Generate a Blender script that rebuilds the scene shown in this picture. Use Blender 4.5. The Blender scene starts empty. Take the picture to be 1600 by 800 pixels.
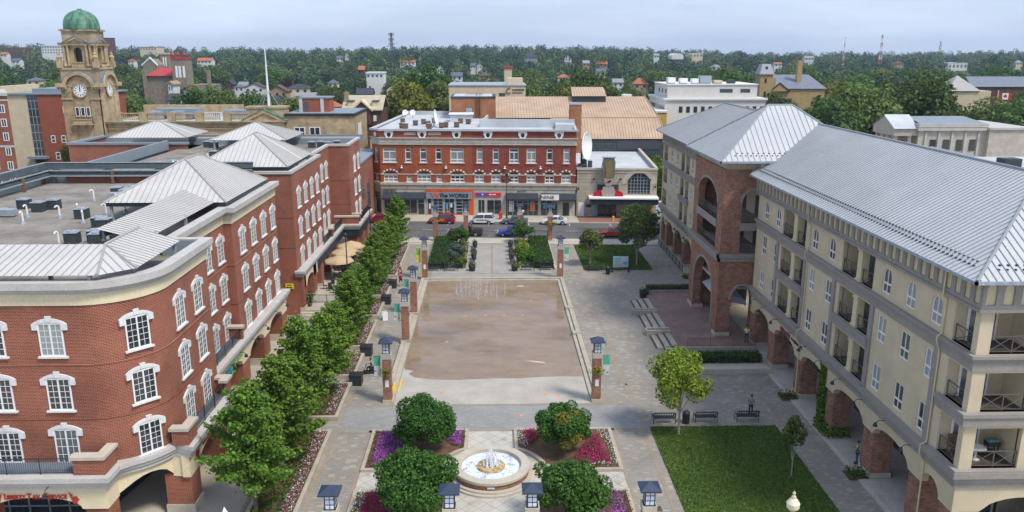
import bpy, math, random
import numpy as np
from mathutils import Vector, Matrix
from mathutils.geometry import tessellate_polygon
R=math.radians; PI=math.pi; sin=math.sin; cos=math.cos
S=bpy.context.scene; C=S.collection
rnd=random.Random(7)
# ---------------------------------------------------------------- camera
CAMH=29.0; TH=math.atan(320/1244.); YAW=math.atan(29/1244.)
cd=bpy.data.cameras.new('camera'); cam=bpy.data.objects.new('camera',cd); C.objects.link(cam)
cam.location=(0,0,CAMH); cam.rotation_euler=(PI/2-TH,0,-YAW)
cd.lens=36*1244/1600; cd.sensor_width=36; cd.clip_end=9000; cd.clip_start=.5
S.camera=cam
def ray(x,y):
    a=(x-800)/1244.; b=-(y-400)/1244.; ct,st,cy,sy=cos(TH),sin(TH),cos(YAW),sin(YAW)
    return (cy*a+sy*ct+sy*st*b, -sy*a+cy*ct+cy*st*b, -st+ct*b)
def FY(x,y,Y):      # point of the sight line (x,y) at the real distance Y
    d=ray(x,y); t=Y/d[1]; return Vector((d[0]*t,Y,CAMH+d[2]*t))
# ---------------------------------------------------------------- materials
def nt(name):
    m=bpy.data.materials.new(name); m.use_nodes=True; n=m.node_tree; 
    return m,n,n.nodes['Principled BSDF']
def lk(n,a,b): n.links.new(a,b)
def c4(c,k=1): return (min(1,c[0]*k),min(1,c[1]*k),min(1,c[2]*k),1)
def noise(n,scale,detail=4,vec=None,rough=.6):
    t=n.nodes.new('ShaderNodeTexNoise'); t.inputs['Scale'].default_value=scale; t.inputs['Detail'].default_value=detail; t.inputs['Roughness'].default_value=rough
    if vec is not None: lk(n,vec,t.inputs['Vector'])
    return t
def tc(n,which='Object'): return n.nodes.new('ShaderNodeTexCoord').outputs[which]
def pos(n): return n.nodes.new('ShaderNodeNewGeometry').outputs['Position']
def ramp(n,fac,stops):
    r=n.nodes.new('ShaderNodeValToRGB'); e=r.color_ramp.elements
    while len(e)<len(stops): e.new(.5)
    for i,(p,c) in enumerate(stops): e[i].position=p; e[i].color=c if len(c)==4 else c4(c)
    lk(n,fac,r.inputs['Fac']); return r.outputs['Color']
def mix(n,a,b,fac,mode='MIX'):
    m=n.nodes.new('ShaderNodeMix'); m.data_type='RGBA'; m.blend_type=mode
    for k,v in ((0,fac),(6,a),(7,b)):
        if hasattr(v,'is_linked') or hasattr(v,'links'): lk(n,v,m.inputs[k])
        else: m.inputs[k].default_value=v if k==0 else (v if len(v)==4 else c4(v))
    return m.outputs[2]
def bumpn(n,b,h,strength=.3,dist=.02):
    u=n.nodes.new('ShaderNodeBump'); u.inputs['Strength'].default_value=strength; u.inputs['Distance'].default_value=dist
    lk(n,h,u.inputs['Height']); lk(n,u.outputs[0],b.inputs['Normal'])
def mat(name,col,rough=.8,var=.2,scale=1.5,bump=.15,metal=0,spec=.3,fine=12,coord='pos'):
    m,n,b=nt(name); v=pos(n) if coord=='pos' else tc(n)
    t1=noise(n,scale,5,v); t2=noise(n,fine,3,v)
    a=ramp(n,t1.outputs[0],[(.3,c4(col,1-var)),(.7,c4(col,1+var))])
    c=mix(n,a,c4(col,1-var*.7),0,'MIX'); 
    mm=mix(n,a,ramp(n,t2.outputs[0],[(.35,(.78,.78,.78,1)),(.65,(1.12,1.12,1.12,1))]),.55 if var>0 else 0,'MULTIPLY')
    lk(n,mm,b.inputs['Base Color']); b.inputs['Roughness'].default_value=rough; b.inputs['Metallic'].default_value=metal
    b.inputs['Specular IOR Level'].default_value=spec
    if bump: bumpn(n,b,t2.outputs[0],bump,.02)
    return m
def brick(name,c1,c2,mo,w=.24,h=.085,ms=.012,rough=.85,var=.25,scale=.5,offs=.5,bump=.4,rot=0,bias=0,stain=None):
    m,n,b=nt(name); uv=n.nodes.new('ShaderNodeUVMap').outputs[0]
    mp=n.nodes.new('ShaderNodeMapping'); lk(n,uv,mp.inputs[0]); mp.inputs['Rotation'].default_value[2]=rot
    t=n.nodes.new('ShaderNodeTexBrick'); lk(n,mp.outputs[0],t.inputs['Vector']); t.offset=offs; t.inputs['Scale'].default_value=1
    t.inputs['Color1'].default_value=c4(c1); t.inputs['Color2'].default_value=c4(c2); t.inputs['Mortar'].default_value=c4(mo)
    t.inputs['Brick Width'].default_value=w; t.inputs['Row Height'].default_value=h; t.inputs['Mortar Size'].default_value=ms; t.inputs['Bias'].default_value=bias
    t.inputs['Mortar Smooth'].default_value=.2
    p=pos(n); t1=noise(n,scale,6,p); 
    f=ramp(n,t1.outputs[0],[(.3,(1-var,)*3+(1,)),(.7,(1+var*.6,)*3+(1,))])
    c=mix(n,t.outputs[0],f,1,'MULTIPLY')
    if stain:
        t3=noise(n,stain[1],4,p); s=ramp(n,t3.outputs[0],[(.52,(1,1,1,1)),(.68,c4(stain[0]))]); c=mix(n,c,s,1,'MULTIPLY')
    lk(n,c,b.inputs['Base Color']); b.inputs['Roughness'].default_value=rough; b.inputs['Specular IOR Level'].default_value=.25
    inv=n.nodes.new('ShaderNodeMath'); inv.operation='SUBTRACT'; inv.inputs[0].default_value=1; lk(n,t.outputs['Fac'],inv.inputs[1])
    bumpn(n,b,inv.outputs[0],bump,.01); return m
def plain(name,col,rough=.5,metal=0,spec=.5,alpha=1,emit=0):
    m,n,b=nt(name); b.inputs['Base Color'].default_value=c4(col); b.inputs['Roughness'].default_value=rough; b.inputs['Metallic'].default_value=metal
    b.inputs['Specular IOR Level'].default_value=spec
    if emit: b.inputs['Emission Color'].default_value=c4(col); b.inputs['Emission Strength'].default_value=emit
    if alpha<1: b.inputs['Alpha'].default_value=alpha
    t=noise(n,9,3,tc(n)); lk(n,ramp(n,t.outputs[0],[(.3,c4(col,.88)),(.7,c4(col,1.1))]),b.inputs['Base Color'])
    return m
def leafmat(name,dark,light,trans=.3,hue=.03,val=.25):
    m,n,b=nt(name); a=n.nodes.new('ShaderNodeAttribute'); a.attribute_name='rnd'
    oi=n.nodes.new('ShaderNodeObjectInfo')
    c=ramp(n,a.outputs['Fac'],[(0,c4(dark)),(1,c4(light))])
    h=n.nodes.new('ShaderNodeHueSaturation'); lk(n,c,h.inputs['Color'])
    mr=n.nodes.new('ShaderNodeMapRange'); mr.inputs[3].default_value=.5-hue; mr.inputs[4].default_value=.5+hue; lk(n,oi.outputs['Random'],mr.inputs[0]); lk(n,mr.outputs[0],h.inputs['Hue'])
    w=n.nodes.new('ShaderNodeTexWhiteNoise'); w.noise_dimensions='1D'; lk(n,oi.outputs['Random'],w.inputs['W'])
    mv=n.nodes.new('ShaderNodeMapRange'); mv.inputs[3].default_value=1-val; mv.inputs[4].default_value=1+val; lk(n,w.outputs['Value'],mv.inputs[0]); lk(n,mv.outputs[0],h.inputs['Value'])
    lk(n,h.outputs[0],b.inputs['Base Color']); b.inputs['Roughness'].default_value=.65; b.inputs['Specular IOR Level'].default_value=.25
    tr=n.nodes.new('ShaderNodeBsdfTranslucent'); lk(n,h.outputs[0],tr.inputs[0]); ms=n.nodes.new('ShaderNodeMixShader'); ms.inputs[0].default_value=trans
    lk(n,b.outputs[0],ms.inputs[1]); lk(n,tr.outputs[0],ms.inputs[2]); lk(n,ms.outputs[0],n.nodes['Material Output'].inputs[0]); return m
M={}
M['brickL']=brick('red_brick',(.27,.066,.034),(.19,.046,.026),(.40,.24,.17),.26,.09,.012,var=.24,scale=.35,stain=((.78,.76,.76),.22))
M['brickF']=brick('orange_brick',(.38,.10,.035),(.30,.072,.028),(.30,.13,.08),.26,.09,.008,var=.22)
M['brickF2']=brick('deep_red_brick',(.27,.055,.035),(.2,.043,.03),(.27,.13,.09),.26,.09,.008,var=.18)
M['brickR']=brick('mottled_brick',(.40,.165,.09),(.19,.075,.048),(.33,.25,.19),.24,.085,.012,var=.35,scale=1.5)
M['brickRd']=brick('dark_mottled_brick',(.20,.07,.045),(.09,.035,.03),(.2,.15,.12),.24,.085,.012,var=.3,scale=1.5)
M['brickO']=brick('annex_brick',(.33,.09,.045),(.27,.07,.038),(.3,.14,.1),.26,.09,.008,var=.15)
M['brickD']=brick('brown_brick',(.12,.055,.04),(.09,.04,.03),(.15,.1,.08),.26,.09,.008)
M['brickT']=brick('fly_tower_brick',(.40,.17,.075),(.31,.12,.06),(.3,.18,.12),.26,.09,.008,var=.3,scale=.4)
M['sand']=brick('sandstone',(.45,.355,.22),(.385,.295,.18),(.30,.22,.13),.9,.42,.012,var=.3,scale=.35,bump=.25,stain=((.62,.58,.52),.5))
M['sandp']=mat('carved_sandstone',(.42,.32,.19),.9,.3,.8)
M['limes']=brick('limestone_blocks',(.44,.39,.30),(.40,.35,.27),(.2,.17,.13),2.2,.62,.02,var=.15,scale=.4)
M['lime']=mat('pale_limestone',(.47,.43,.36),.85,.15,1.2)
M['stuc']=mat('beige_stucco',(.58,.485,.33),.9,.10,.6,.25,fine=25)
M['stuc2']=mat('cream_stucco',(.62,.53,.34),.9,.08,.6,.2,fine=25)
M['trimR']=mat('grey_trim',(.29,.265,.235),.85,.1,.8,.1)
M['cream']=mat('cream_band',(.68,.59,.40),.9,.06,.7,.1)
M['trimL']=mat('pale_cornice',(.47,.45,.42),.8,.1,.8,.1)
M['white']=mat('white_paint',(.78,.78,.76),.5,.04,2,0)
M['hood']=mat('white_surround',(.66,.66,.64),.75,.06,2,.05)
M['roofL']=mat('pale_metal_roof',(.52,.50,.47),.45,.10,.3,.03,spec=.45)
M['seamL']=mat('roof_seam',(.34,.33,.31),.5,.05,.5,0)
M['roofR']=mat('grey_metal_roof',(.48,.485,.49),.42,.08,.25,.03,spec=.45)
M['seamR']=mat('shaded_roof_seam',(.29,.30,.31),.5,.05,.5,0)  # darker than the roof: the ribs' shadow lines are put into the seam colour
M['roofT']=mat('tan_metal_roof',(.47,.34,.23),.55,.15,.3,.03,spec=.3)
M['seamT']=mat('tan_roof_seam',(.36,.25,.17),.6,.1,.5,0)
M['gravel']=mat('roof_gravel',(.23,.205,.175),.95,.30,.5,.8,fine=9)
M['parp']=mat('parapet_cladding',(.22,.26,.29),.7,.06,.8,.05)
M['dark']=plain('black_steel',(.02,.021,.024),.45)
M['rust']=mat('rusted_steel',(.16,.10,.06),.8,.4,4,.2)
M['dkmet']=mat('dark_screen_panel',(.045,.06,.065),.6,.25,1.5,.1)
M['galv']=mat('galvanised_metal',(.34,.38,.42),.5,.2,3,.05,metal=.2)
M['glass']=plain('window_glass',(.03,.036,.042),.06,0,.9)
M['glass2']=plain('curtained_glass',(.26,.29,.29),.1,0,.8)
M['glass3']=plain('mid_grey_glass',(.09,.11,.12),.08,0,.9)  # mid-tone pane, between the dark and the curtained glass
M['shop']=plain('shop_glass',(.025,.032,.038),.05,0,.9)
M['bronze']=plain('bronze_rail',(.12,.10,.085),.5)
M['conc']=mat('pale_concrete',(.40,.37,.32),.85,.12,.5,.15)
M['conc2']=mat('walk_concrete',(.42,.38,.31),.85,.12,.35,.15)
M['asph']=mat('asphalt',(.115,.112,.108),.9,.16,.35,.4,fine=20)
M['membr']=mat('white_roof_membrane',(.47,.49,.50),.7,.16,.25,.05)
M['stone']=mat('stone_cap',(.48,.43,.35),.85,.1,1,.1)
M['kerbst']=mat('beige_kerb_stone',(.40,.355,.28),.85,.15,1,.1)
M['soil']=mat('bark_mulch',(.13,.075,.045),1,.3,2,.6,fine=15)
M['bark']=mat('bark',(.14,.11,.085),.95,.3,3,.5)
M['barkp']=mat('pale_bark',(.34,.29,.24),.95,.2,3,.4)
M['bench']=plain('dark_bench_metal',(.025,.03,.04),.5)
M['copper']=None
m,n,b=nt('copper_patina'); v=tc(n); mp=n.nodes.new('ShaderNodeMapping'); lk(n,v,mp.inputs[0]); mp.inputs['Scale'].default_value=(1,1,.25)
t=noise(n,1.1,6,mp.outputs[0],.7); lk(n,ramp(n,t.outputs[0],[(.3,(.035,.045,.035)),(.45,(.05,.14,.085)),(.6,(.10,.26,.17)),(.75,(.16,.33,.25))]),b.inputs['Base Color']); b.inputs['Roughness'].default_value=.55; M['copper']=m
M['paver']=brick('grey_pavers',(.235,.22,.195),(.185,.175,.16),(.13,.12,.105),.42,.21,.012,var=.14,scale=.25,bump=.2,stain=((.8,.8,.8),.3))
# scattered pale pavers
def paverx(name,c1,c2,cp,thr,w=.42,h=.21):
    m=brick(name,c1,c2,tuple(x*.62 for x in c1),w,h,.012,var=.14,scale=.25,bump=.2); n=m.node_tree; b=n.nodes['Principled BSDF']
    old=b.inputs['Base Color'].links[0].from_socket; uv=n.nodes.new('ShaderNodeUVMap').outputs[0]
    mp=n.nodes.new('ShaderNodeMapping'); lk(n,uv,mp.inputs[0]); mp.inputs['Scale'].default_value=(1/w,1/h,1)
    fl=n.nodes.new('ShaderNodeVectorMath'); fl.operation='FLOOR'; lk(n,mp.outputs[0],fl.inputs[0])
    wn=n.nodes.new('ShaderNodeTexWhiteNoise'); wn.noise_dimensions='2D'; lk(n,fl.outputs[0],wn.inputs['Vector'])
    gt=n.nodes.new('ShaderNodeMath'); gt.operation='GREATER_THAN'; gt.inputs[1].default_value=thr; lk(n,wn.outputs['Value'],gt.inputs[0])
    sc=n.nodes.new('ShaderNodeMath'); sc.operation='MULTIPLY'; sc.inputs[1].default_value=.5; lk(n,gt.outputs[0],sc.inputs[0])
    lk(n,mix(n,old,c4(cp),sc.outputs[0]),b.inputs['Base Color']); return m
M['pave']=paverx('speckled_pavers',(.30,.275,.235),(.25,.23,.20),(.44,.38,.28),.9)
M['paveb']=paverx('bluish_pavers',(.30,.295,.28),(.255,.255,.245),(.33,.31,.27),.93)
M['paveN']=paverx('north_pavers',(.36,.335,.295),(.30,.28,.25),(.34,.31,.26),.9)
M['paver_red']=brick('red_terrace_pavers',(.28,.185,.155),(.225,.145,.125),(.16,.12,.10),.42,.21,.012,var=.2,scale=.5,bump=.2)
M['redwalk']=brick('red_sidewalk',(.30,.15,.11),(.25,.12,.09),(.2,.12,.1),.42,.21,.012,var=.15)
M['band']=brick('tan_paver_band',(.33,.27,.20),(.28,.235,.18),(.2,.16,.12),.42,.21,.012,var=.15)
M['diag']=brick('diagonal_slabs',(.50,.47,.41),(.44,.42,.37),(.28,.25,.2),.8,.8,.02,var=.12,scale=.4,rot=R(45),offs=0,bump=.15,stain=((.7,.7,.68),.8))
def grassmat(name,a,bb,scale=.5):
    m,n,b=nt(name); p=pos(n); t1=noise(n,scale,5,p); t2=noise(n,14,3,p)
    c=ramp(n,t1.outputs[0],[(.3,c4(a)),(.55,c4(bb)),(.66,c4((bb[0]*1.5,bb[1]*1.1,bb[2]*1.2))),(.76,c4((bb[0]*3.2,bb[1]*1.25,bb[2]*2.4)))])
    c=mix(n,c,ramp(n,t2.outputs[0],[(.3,(.6,.6,.6,1)),(.7,(1.25,1.25,1.25,1))]),.8,'MULTIPLY')
    lk(n,c,b.inputs['Base Color']); b.inputs['Roughness'].default_value=1; b.inputs['Specular IOR Level'].default_value=.1; bumpn(n,b,t2.outputs[0],.8,.05); return m
M['grass']=grassmat('lawn_grass',(.06,.115,.02),(.095,.155,.032))
M['land']=grassmat('far_land',(.03,.05,.02),(.05,.075,.03),.02)
M['lf_gink']=leafmat('ginkgo_leaves',(.055,.12,.012),(.21,.35,.045),.3,.01,.1)
M['lf_maple']=leafmat('dark_crown_leaves',(.022,.065,.010),(.085,.19,.028),.25,.01,.1)
M['lf_lime']=leafmat('yellow_green_leaves',(.10,.17,.015),(.32,.40,.045),.35,.01,.05)
M['lf_oak']=leafmat('olive_leaves',(.05,.08,.018),(.17,.22,.055),.3,.02,.1)
M['lf_far']=leafmat('woodland_leaves',(.04,.08,.016),(.14,.21,.045),.25,.035,.4)
M['lf_wood']=leafmat('far_wood_leaves',(.014,.048,.028),(.13,.19,.055),.2,.0,.0)
M['lf_purp']=leafmat('purple_leaves',(.02,.012,.014),(.05,.03,.03),.15,.01,.1)
M['lf_yel']=leafmat('turning_leaves',(.10,.13,.015),(.30,.27,.04),.3,.02,.1)
M['lf_hedge']=leafmat('hedge_leaves',(.025,.06,.014),(.065,.135,.025),.2,.01,.1)
M['lf_ivy']=leafmat('ivy_leaves',(.04,.09,.01),(.13,.24,.02),.3,.02,.1)
M['lf_gray']=leafmat('silver_leaves',(.05,.08,.05),(.16,.21,.15),.3,.01,.1)
M['fl_mag']=leafmat('magenta_petals',(.34,.04,.42),(.66,.18,.78),.2,0,.05)
M['fl_red']=leafmat('crimson_petals',(.34,.01,.10),(.62,.03,.20),.2,0,.05)
M['fl_wht']=leafmat('white_petals',(.55,.55,.55),(.85,.85,.82),.2,0,.05)
M['fl_pnk']=leafmat('pink_petals',(.35,.10,.22),(.65,.35,.45),.2,0,.05)
M['fl_yel']=leafmat('yellow_petals',(.5,.33,.02),(.75,.5,.05),.2,0,.05)
M['fl_brn']=leafmat('bronze_foliage',(.06,.02,.01),(.16,.06,.02),.2,0,.05)
M['fl_grn']=leafmat('green_foliage',(.03,.07,.01),(.09,.17,.02),.25,.01,.05)
# ---------------------------------------------------------------- mesh builder
class MB:
    def __init__(s): s.v=[]; s.f=[]; s.mi=[]; s.uvf=None
    def face(s,pts,mi=0):
        i=len(s.v); s.v+= [tuple(p) for p in pts]; s.f.append(tuple(range(i,i+len(pts)))); s.mi.append(mi)
    def add(s,vs,fs,mi=0):
        i=len(s.v); s.v+=[tuple(p) for p in vs]; s.f+=[tuple(i+k for k in f) for f in fs]; s.mi+=[mi]*len(fs)
    def box(s,x0,y0,z0,x1,y1,z1,mi=0):
        if x0>x1:x0,x1=x1,x0
        if y0>y1:y0,y1=y1,y0
        if z0>z1:z0,z1=z1,z0
        s.add([(x0,y0,z0),(x1,y0,z0),(x1,y1,z0),(x0,y1,z0),(x0,y0,z1),(x1,y0,z1),(x1,y1,z1),(x0,y1,z1)],
              [(0,3,2,1),(4,5,6,7),(0,1,5,4),(1,2,6,5),(2,3,7,6),(3,0,4,7)],mi); return s
    def prism(s,poly,z0,z1,mi=0,cap=True):
        a=sum(poly[i][0]*poly[(i+1)%len(poly)][1]-poly[(i+1)%len(poly)][0]*poly[i][1] for i in range(len(poly)))
        if a<0: poly=poly[::-1]
        n=len(poly); vs=[(p[0],p[1],z0) for p in poly]+[(p[0],p[1],z1) for p in poly]
        fs=[(i,(i+1)%n,(i+1)%n+n,i+n) for i in range(n)]
        if cap:
            tr=tessellate_polygon([[Vector((p[0],p[1],0)) for p in poly]])
            for t in tr:
                p=[poly[k] for k in t]; ar=(p[1][0]-p[0][0])*(p[2][1]-p[0][1])-(p[2][0]-p[0][0])*(p[1][1]-p[0][1])
                t=t if ar>0 else t[::-1]
                fs.append(tuple(k+n for k in t)); fs.append(tuple(t[::-1]))
        s.add(vs,fs,mi); return s
    def tube(s,p0,p1,r0,r1=None,n=8,mi=0,cap=True):
        r1=r0 if r1 is None else r1; p0=Vector(p0);p1=Vector(p1); d=(p1-p0); 
        if d.length<1e-6: return s
        d.normalize(); a=d.orthogonal().normalized(); b=d.cross(a)
        vs=[]; 
        for p,r in((p0,r0),(p1,r1)):
            for k in range(n):
                t=2*PI*(k+.5)/n; vs.append(p+a*(r*cos(t))+b*(r*sin(t)))
        fs=[(k,(k+1)%n,(k+1)%n+n,k+n) for k in range(n)]
        if cap: fs+=[tuple(range(n))[::-1],tuple(range(n,2*n))]
        s.add(vs,fs,mi); return s
    def path(s,pts,r,n=6,mi=0):
        for a,b in zip(pts[:-1],pts[1:]): s.tube(a,b,r,r,n,mi)
        return s
    def lathe(s,prof,c=(0,0,0),n=16,mi=0,a0=0,a1=2*PI,sx=1,sy=1):
        full=abs(a1-a0-2*PI)<1e-6; m=n if full else n+1; vs=[]
        for r,z in prof:
            for k in range(m):
                t=a0+(a1-a0)*k/n; vs.append((c[0]+r*cos(t)*sx,c[1]+r*sin(t)*sy,c[2]+z))
        fs=[]
        for i in range(len(prof)-1):
            for k in range(n):
                k2=(k+1)%m; fs.append((i*m+k,i*m+k2,(i+1)*m+k2,(i+1)*m+k))
        s.add(vs,fs,mi); return s
    def slab(s,outer,holes,o,u,nrm,th,mi=0,mir=None):
        """wall: outline and openings in (u,z) metres; o origin, u horizontal dir, nrm outward normal; front face on the plane, th behind"""
        o=Vector(o);u=Vector(u).normalized();nrm=Vector(nrm).normalized(); mir=mi if mir is None else mir
        loops=[outer]+holes; P=[Vector((p[0],p[1],0)) for l in loops for p in l]
        tr=tessellate_polygon([[Vector((p[0],p[1],0)) for p in l] for l in loops])
        f3=lambda p,d: o+u*p[0]+Vector((0,0,p[1]))-nrm*d
        base=len(s.v); s.v+=[tuple(f3(p,0)) for p in P]; N=len(P)
        flip=(u.cross(Vector((0,0,1)))).dot(nrm)<0
        for t in tr:
            p=[P[k] for k in t]; ar=(p[1][0]-p[0][0])*(p[2][1]-p[0][1])-(p[2][0]-p[0][0])*(p[1][1]-p[0][1])
            t=t if (ar>0)!=flip else t[::-1]
            s.f.append(tuple(base+k for k in t)); s.mi.append(mi)
        s.v+=[tuple(f3(p,th)) for p in P]
        for t in tr:
            p=[P[k] for k in t]; ar=(p[1][0]-p[0][0])*(p[2][1]-p[0][1])-(p[2][0]-p[0][0])*(p[1][1]-p[0][1])
            t=t if (ar>0)==flip else t[::-1]
            s.f.append(tuple(base+N+k for k in t)); s.mi.append(mir)
        i=0
        for l in loops:
            L=len(l)
            for k in range(L): 
                a=base+i+k; b=base+i+(k+1)%L; s.f.append((a,b,b+N,a+N)); s.mi.append(mir)
            i+=L
        return s
    def mesh(s,name,mats,smooth=False,off=(0,0,0)):
        me=bpy.data.meshes.new(name); V=np.array(s.v,dtype=np.float64).reshape(-1,3)-np.array(off); me.from_pydata(V.tolist(),[],s.f); 
        for m in mats: me.materials.append(m)
        if len(mats)>1: me.polygons.foreach_set('material_index',s.mi)
        uv=me.uv_layers.new(name='UVMap'); co=[0.0]*(2*len(me.loops)); k=0
        for p in me.polygons:
            nx,ny,nz=p.normal
            for li in p.loop_indices:
                x,y,z=s.v[me.loops[li].vertex_index]
                if s.uvf: a,b=s.uvf(x,y,z,p.normal)
                elif abs(nz)>.7: a,b=x,y
                elif abs(nx)>abs(ny)*1.5: a,b=y,z
                elif abs(ny)>abs(nx)*1.5: a,b=x,z
                else:
                    t=Vector((-ny,nx,0)).normalized(); a,b=x*t.x+y*t.y,z
                co[2*li]=a; co[2*li+1]=b
        uv.data.foreach_set('uv',co)
        if smooth: me.polygons.foreach_set('use_smooth',[True]*len(me.polygons))
        me.validate(); me.update(); return me
    def build(s,name,mats,parent=None,smooth=False,loc=None,local=False):
        if not isinstance(mats,(list,tuple)): mats=[mats]
        mats=[M[m] if isinstance(m,str) else m for m in mats]
        off=Vector((0,0,0)); p=None if local else parent
        while p is not None: off=off+p.location; p=p.parent
        me=s.mesh(name,mats,smooth,off+(Vector(loc) if loc else Vector((0,0,0))))
        o=bpy.data.objects.new(name,me); C.objects.link(o); 
        if loc: o.location=loc
        if parent: o.parent=parent
        return o
def split(mb,name,mats,parent=None,smooth=False):
    """one object for each separate piece of the builder (pieces that touch stay together)"""
    n=len(mb.v); par=list(range(n))
    def fd(a):
        while par[a]!=a: par[a]=par[par[a]]; a=par[a]
        return a
    for f in mb.f:
        for k in f[1:]: par[fd(k)]=fd(f[0])
    gr={}
    for i in range(n): gr.setdefault(fd(i),[]).append(i)
    ks=list(gr); bb=[]
    for k in ks:
        P=np.array([mb.v[i] for i in gr[k]]); bb.append((P.min(0)-.004,P.max(0)+.004))
    p2=list(range(len(ks)))
    def f2(a):
        while p2[a]!=a: a=p2[a]
        return a
    for i in range(len(ks)):
        for j in range(i):
            if (bb[i][0]<=bb[j][1]).all() and (bb[j][0]<=bb[i][1]).all(): p2[f2(i)]=f2(j)
    lab={}
    for i,k in enumerate(ks): lab[k]=f2(i)
    outs={}
    for f,mi in zip(mb.f,mb.mi): outs.setdefault(lab[fd(f[0])],[]).append((f,mi))
    res=[]
    for g in sorted(outs):
        m2=MB(); m2.uvf=mb.uvf; mp={}
        for f,mi in outs[g]:
            nf=[]
            for i in f:
                if i not in mp: mp[i]=len(m2.v); m2.v.append(mb.v[i])
                nf.append(mp[i])
            m2.f.append(tuple(nf)); m2.mi.append(mi)
        res.append(m2.build(name,mats,parent,smooth))
    return res
def tag(o,label=None,cat=None,group=None,kind=None):
    if label: o['label']=label
    if cat: o['category']=cat
    if group: o['group']=group
    if kind: o['kind']=kind
    return o
def thing(name,label,cat,loc=(0,0,0),rz=0,group=None):
    o=bpy.data.objects.new(name,None); o.empty_display_size=.2; C.objects.link(o); o.location=loc; o.rotation_euler[2]=rz
    return tag(o,label,cat,group)
def struct(o): o['kind']='structure'; return o
def copy_tree(o,parent=None):
    c=o.copy(); C.objects.link(c)
    if parent is not None: c.parent=parent
    for ch in list(o.children): copy_tree(ch,c)
    return c
def place(proto,loc,rz=0,label=None,first=False,scale=None):
    o=proto if first else copy_tree(proto)
    o.location=loc; o.rotation_euler[2]=rz
    if label: o['label']=label
    if scale: o.scale=(scale,)*3 if not isinstance(scale,tuple) else scale
    return o
def rect(x0,z0,x1,z1): return [(x0,z0),(x1,z0),(x1,z1),(x0,z1)]
def arch(x0,z0,x1,zs,rise,n=10):
    """opening with an elliptical head: springs at zs and rises by rise"""
    c=(x0+x1)/2; r=(x1-x0)/2
    return [(x0,z0),(x1,z0)]+[(c+r*cos(PI*k/n),zs+rise*sin(PI*k/n)) for k in range(n+1)]
def text(txt,name,size,matl,parent,loc,rot,ext=.03,sx=1,bold=0.0,align='CENTER'):
    cu=bpy.data.curves.new(name,'FONT'); cu.body=txt; cu.size=size; cu.extrude=ext; cu.align_x=align; cu.align_y='CENTER'; cu.offset=bold; cu.resolution_u=3
    t=bpy.data.objects.new(name,cu); C.objects.link(t); dg=bpy.context.evaluated_depsgraph_get()
    me=bpy.data.meshes.new_from_object(t.evaluated_get(dg)); bpy.data.objects.remove(t); me.materials.clear(); me.materials.append(matl if not isinstance(matl,str) else M[matl])
    o=bpy.data.objects.new(name,me); C.objects.link(o); off=Vector((0,0,0)); p=parent
    while p is not None: off=off+p.location; p=p.parent
    o.parent=parent; o.location=Vector(loc)-off; o.rotation_euler=rot; o.scale=(sx,1,1); return o
def marks(n,w,h,m_,parent,o,u,nr,seed=1,fillr=.7):
    """a row of small raised strokes: lettering too small to read in the photograph"""
    r=random.Random(seed); b=MB(); p=w/n
    for k in range(n):
        x=-w/2+p*k; a=r.uniform(.55,1)*h/2; b.slab([(x,-a),(x+p*fillr,-a),(x+p*fillr,a*r.uniform(.4,1)),(x+p*fillr*.5,a),(x,a)],[],o,u,nr,.03)
    return b.build('lettering',m_,parent)
# standing seam roof plane: polygon in 3d, seams run straight down the slope
def roofplane(mb,sm,poly,spacing=.45,rib=.04,h=.045,guards=None):
    P=[Vector(p) for p in poly]; nrm=(P[1]-P[0]).cross(P[2]-P[0]).normalized()
    if nrm.z<0: P=P[::-1]; nrm=-nrm
    mb.face(P)
    e=Vector((0,0,1)).cross(nrm).normalized()          # along the eave
    d=nrm.cross(e).normalized()                          # up the slope
    us=[p.dot(e) for p in P]; u=math.floor(min(us)/spacing)*spacing+spacing
    while u<max(us)-.02:
        hits=[]
        for i in range(len(P)):
            a,b=P[i],P[(i+1)%len(P)]; ua,ub=a.dot(e),b.dot(e)
            if (ua-u)*(ub-u)<0: hits.append(a+(b-a)*((u-ua)/(ub-ua)))
        if len(hits)>=2:
            hits.sort(key=lambda q:q.dot(d)); a,b=hits[0],hits[-1]
            if (b-a).length>.1:
                w=e*rib/2; t=nrm*h; o=nrm*.002
                vs=[a-w+o,a+w+o,b+w+o,b-w+o,a-w+t,a+w+t,b+w+t,b-w+t]
                sm.add(vs,[(4,5,6,7),(0,1,5,4),(1,2,6,5),(2,3,7,6),(3,0,4,7)])
        u+=spacing
def ridge(sm,a,b,w=.12):
    a=Vector(a);b=Vector(b); sm.tube(a+Vector((0,0,.02)),b+Vector((0,0,.02)),w,w,6)
# ================================================================ sky and light
W=bpy.data.worlds.new('World'); S.world=W; W.use_nodes=True; wn=W.node_tree; bg=wn.nodes['Background']
SUN_EL=R(55); SUN_AZ=R(128)      # azimuth from +Y clockwise: the sun stands to the right, behind the camera
sk=wn.nodes.new('ShaderNodeTexSky'); sk.sky_type='NISHITA'; sk.sun_disc=False; sk.sun_elevation=SUN_EL; sk.sun_rotation=SUN_AZ; sk.air_density=1.2; sk.dust_density=1.5; sk.ozone_density=2.0
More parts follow.
